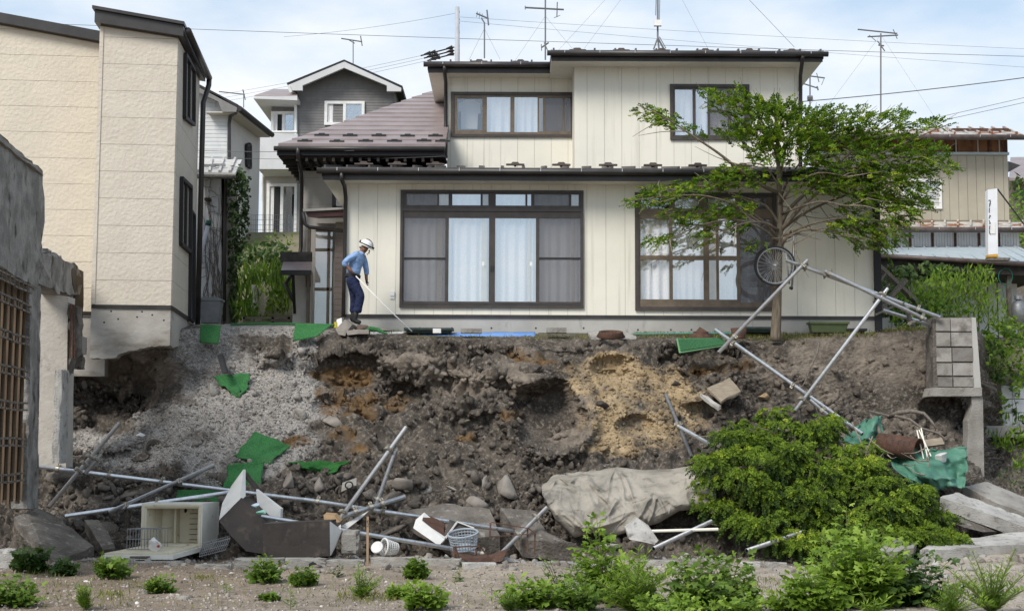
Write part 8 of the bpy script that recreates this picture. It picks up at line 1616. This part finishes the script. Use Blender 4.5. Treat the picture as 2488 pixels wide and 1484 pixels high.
sh_p = [(J(856.5, 673), .185, .165), (J(860, 654), .165, .15), (J(865, 640), .172, .15), (J(871, 624), .14, .12), (J(877, 616), .072, .072), (J(861, 620, -.18), .078), (J(847, 630, -.21), .07), (J(834, 639, -.22), .07), (J(842, 649, -.21), .058), (J(881, 623, .17), .075), (J(887, 640, .2), .065), (J(890, 655, .19), .058), (J(891, 669, .17), .05)]
skin('shirt', sh_p, [(0, 1), (1, 2), (2, 3), (3, 4), (3, 5), (5, 6), (6, 7), (7, 8), (3, 9), (9, 10), (10, 11), (11, 12)], M_shirt_b, man)
tr_p = [(J(856, 668), .18, .16), (J(857, 684), .165, .15), (J(860, 692, -.1), .118), (J(870, 707, -.11), .105), (J(877, 720, -.11), .1), (J(872, 738, -.1), .088), (J(867, 762, -.1), .1), (J(857, 692, .1), .115), (J(861, 720, .12), .095), (J(860, 740, .12), .085), (J(859, 762, .12), .095)]
skin('trousers', tr_p, [(0, 1), (1, 2), (2, 3), (3, 4), (4, 5), (5, 6), (1, 7), (7, 8), (8, 9), (9, 10)], M_navy, man)
for dy, x0_, nm in ((-.1, 0, 'boot'), (.12, -6, 'boot')):
    yb = 0 if dy < 0 else -3
    skin(nm, [(J(866 + x0_, 753 + yb, dy), .066), (J(864 + x0_, 768 + yb, dy), .06), (J(860 + x0_, 780 + yb, dy), .062), (J(870 + x0_, 782 + yb, dy), .056), (J(878 + x0_, 784 + yb, dy), .042)], [(0, 1), (1, 2), (2, 3), (3, 4)], M_boot, man)
def glove(px, py, dy, d, grip):
    """palm with four curled fingers and a thumb leaving its side"""
    c = J(px, py, dy); d = Vector(d).normalized(); s = Vector((0, 1, 0)); u = d.cross(s).normalized(); P_ = [(c - d * .05, .034), (c, .038, .03)]; E = [(0, 1)]
    for k in range(4):
        b = c + d * .035 + s * (-.03 + .02 * k); ln = (.05, .058, .055, .044)[k]; i = len(P_); P_ += [(b, .011), (b + d * ln * .5 + u * .012 * grip, .0105), (b + d * ln * (.75 - .3 * grip) + u * .045 * grip, .0095), (b + d * ln * (.6 - .5 * grip) + u * .06 * grip, .0085)]; E += [(1, i), (i, i + 1), (i + 1, i + 2), (i + 2, i + 3)]
    i = len(P_); P_ += [(c - s * .032 - d * .01 + u * .01, .013), (c - s * .05 + d * .015 + u * .025, .012), (c - s * .045 + d * .04 + u * .04, .01)]; E += [(1, i), (i, i + 1), (i + 1, i + 2)]
    return skin('glove', P_, E, M_black, man, root=1, sub=1)
glove(861, 667, -.2, (.75, -.1, -.65), .9); glove(891, 685, .15, (.1, 0, -1), .5)
mb = MB().lathe(J(857, 671), [(.158, -.03), (.162, 0), (.158, .03)], 24, (.08, 0, 1)); [None for _ in ()]
bl_ = mb.go('belt', M_black, man, True)
# helmet tipped forward as he looks down
hax = Vector((.42, -.05, .9)).normalized(); hc = J(889.5, 597)
hm = MB().lathe(hc, [(.142, -.02), (.138, .0), (.13, .05), (.108, .09), (.07, .115), (.03, .124), (0, .126)], 24, hax).lathe(hc, [(.142, -.02), (.12, -.02)], 24, hax).go('helmet', M_white, man, True)
fx = Vector((.9, -.05, -.42)).normalized(); MB().add([hc + fx * .11 + Vector((0, -.1, 0)) - hax * .015, hc + fx * .19 + Vector((0, -.05, 0)) - hax * .03, hc + fx * .19 + Vector((0, .05, 0)) - hax * .03, hc + fx * .11 + Vector((0, .1, 0)) - hax * .015, hc + fx * .11 + Vector((0, -.1, 0)) + hax * .0, hc + fx * .185 + Vector((0, -.05, 0)) - hax * .018, hc + fx * .185 + Vector((0, .05, 0)) - hax * .018, hc + fx * .11 + Vector((0, .1, 0)) + hax * 0], [(0, 1, 2, 3), (7, 6, 5, 4), (0, 4, 5, 1), (1, 5, 6, 2), (2, 6, 7, 3)]).go('brim', M_white, hm)
MB().lathe(hc + hax * .012, [(.143, -.012), (.146, 0), (.143, .012)], 24, hax).go('headlamp_strap', M_black, hm, True); MB().lathe(hc, [(.146, -.014), (.148, 0), (.146, .014)], 24, fx + Vector((0, 0, .35))).go('crown_band', M_black, hm, True) if False else None
p = hc + fx * .15 + hax * .015; MB().obox(p, fx * .02, (0, .03, 0), hax * .02).go('headlamp', M_black, hm); p = hc - fx * .14 + hax * .03; MB().obox(p, fx * .018, (0, .035, 0), hax * .025).go('battery', M_black, hm)
MB().tube([hc + (fx * math.cos(t) + hax * math.sin(t)) * .146 + Vector((0, -.02, 0)) if False else hc + fx * (.142 * math.cos(t)) + hax * (.134 * math.sin(t)) for t in np.linspace(.05, math.pi * .62, 12)], .009, 6).go('lamp_cable', M_black, hm, True)
# face, ear, hair
fc_ = J(889, 606); MB().lathe(fc_ + fx * .075 - hax * .035, [(.0, .035), (.016, .012), (.018, 0), (0, -.004)], 8, fx - hax * .3).go('nose', M_skin, man, True)
MB().obox(fc_ + fx * .07 - hax * .075, fx * .012, (0, .026, 0), hax * .007).go('mouth', mat('lip', (0.2, 0.08, 0.06), rough=.6), man)
for s_i in (-1, 1): MB().lathe(fc_ + fx * .066 + Vector((0, .032 * s_i, 0)) + hax * .0, [(0, .014), (.011, .008), (.014, 0)], 8, fx).go('eye', M_black, man, True)
MB().obox(fc_ + fx * .078 + hax * .002, fx * .006, (0, .075, 0), hax * .014).go('glasses', M_black, man)
for s_i in (-1, 1): MB().lathe(J(884, 606, .088 * s_i), [(0, .012), (.018, .01), (.026, 0), (0, -.005)], 10, (0, s_i, 0)).go('ear', M_skin, man, True)
link('hair', rock_shape(I2, 9, .1) * np.array([.088, .1, .06]) + np.array(J(880, 603)), I2[1], mat('grey_black_hair', (0.045, 0.04, 0.037), rough=.9), man, True)
# collar, pocket flap
MB().lathe(J(877, 615), [(.085, -.02), (.078, .015), (.07, .03)], 16, (.35, 0, .9)).go('collar', M_shirt_b, man, True)
MB().obox(J(872, 634, -.13), (.05, .01, -.012), (0, .01, 0), (.004, 0, .03)).go('pocket', M_shirt_b, man)
rod = thing('probe_rod', 'long white probing rod held by the worker and reaching to the ground', 'rod', at(1000, 804, 28.75))
MB().tube([J(860, 666, -.24), at(930, 738, 28.82), at(1001, 805, 28.75)], .011, 8).go('shaft', M_white, rod, True); MB().tube([J(852, 658, -.24), J(864, 670, -.24)], .016, 8).go('grip', M_black, rod, True)
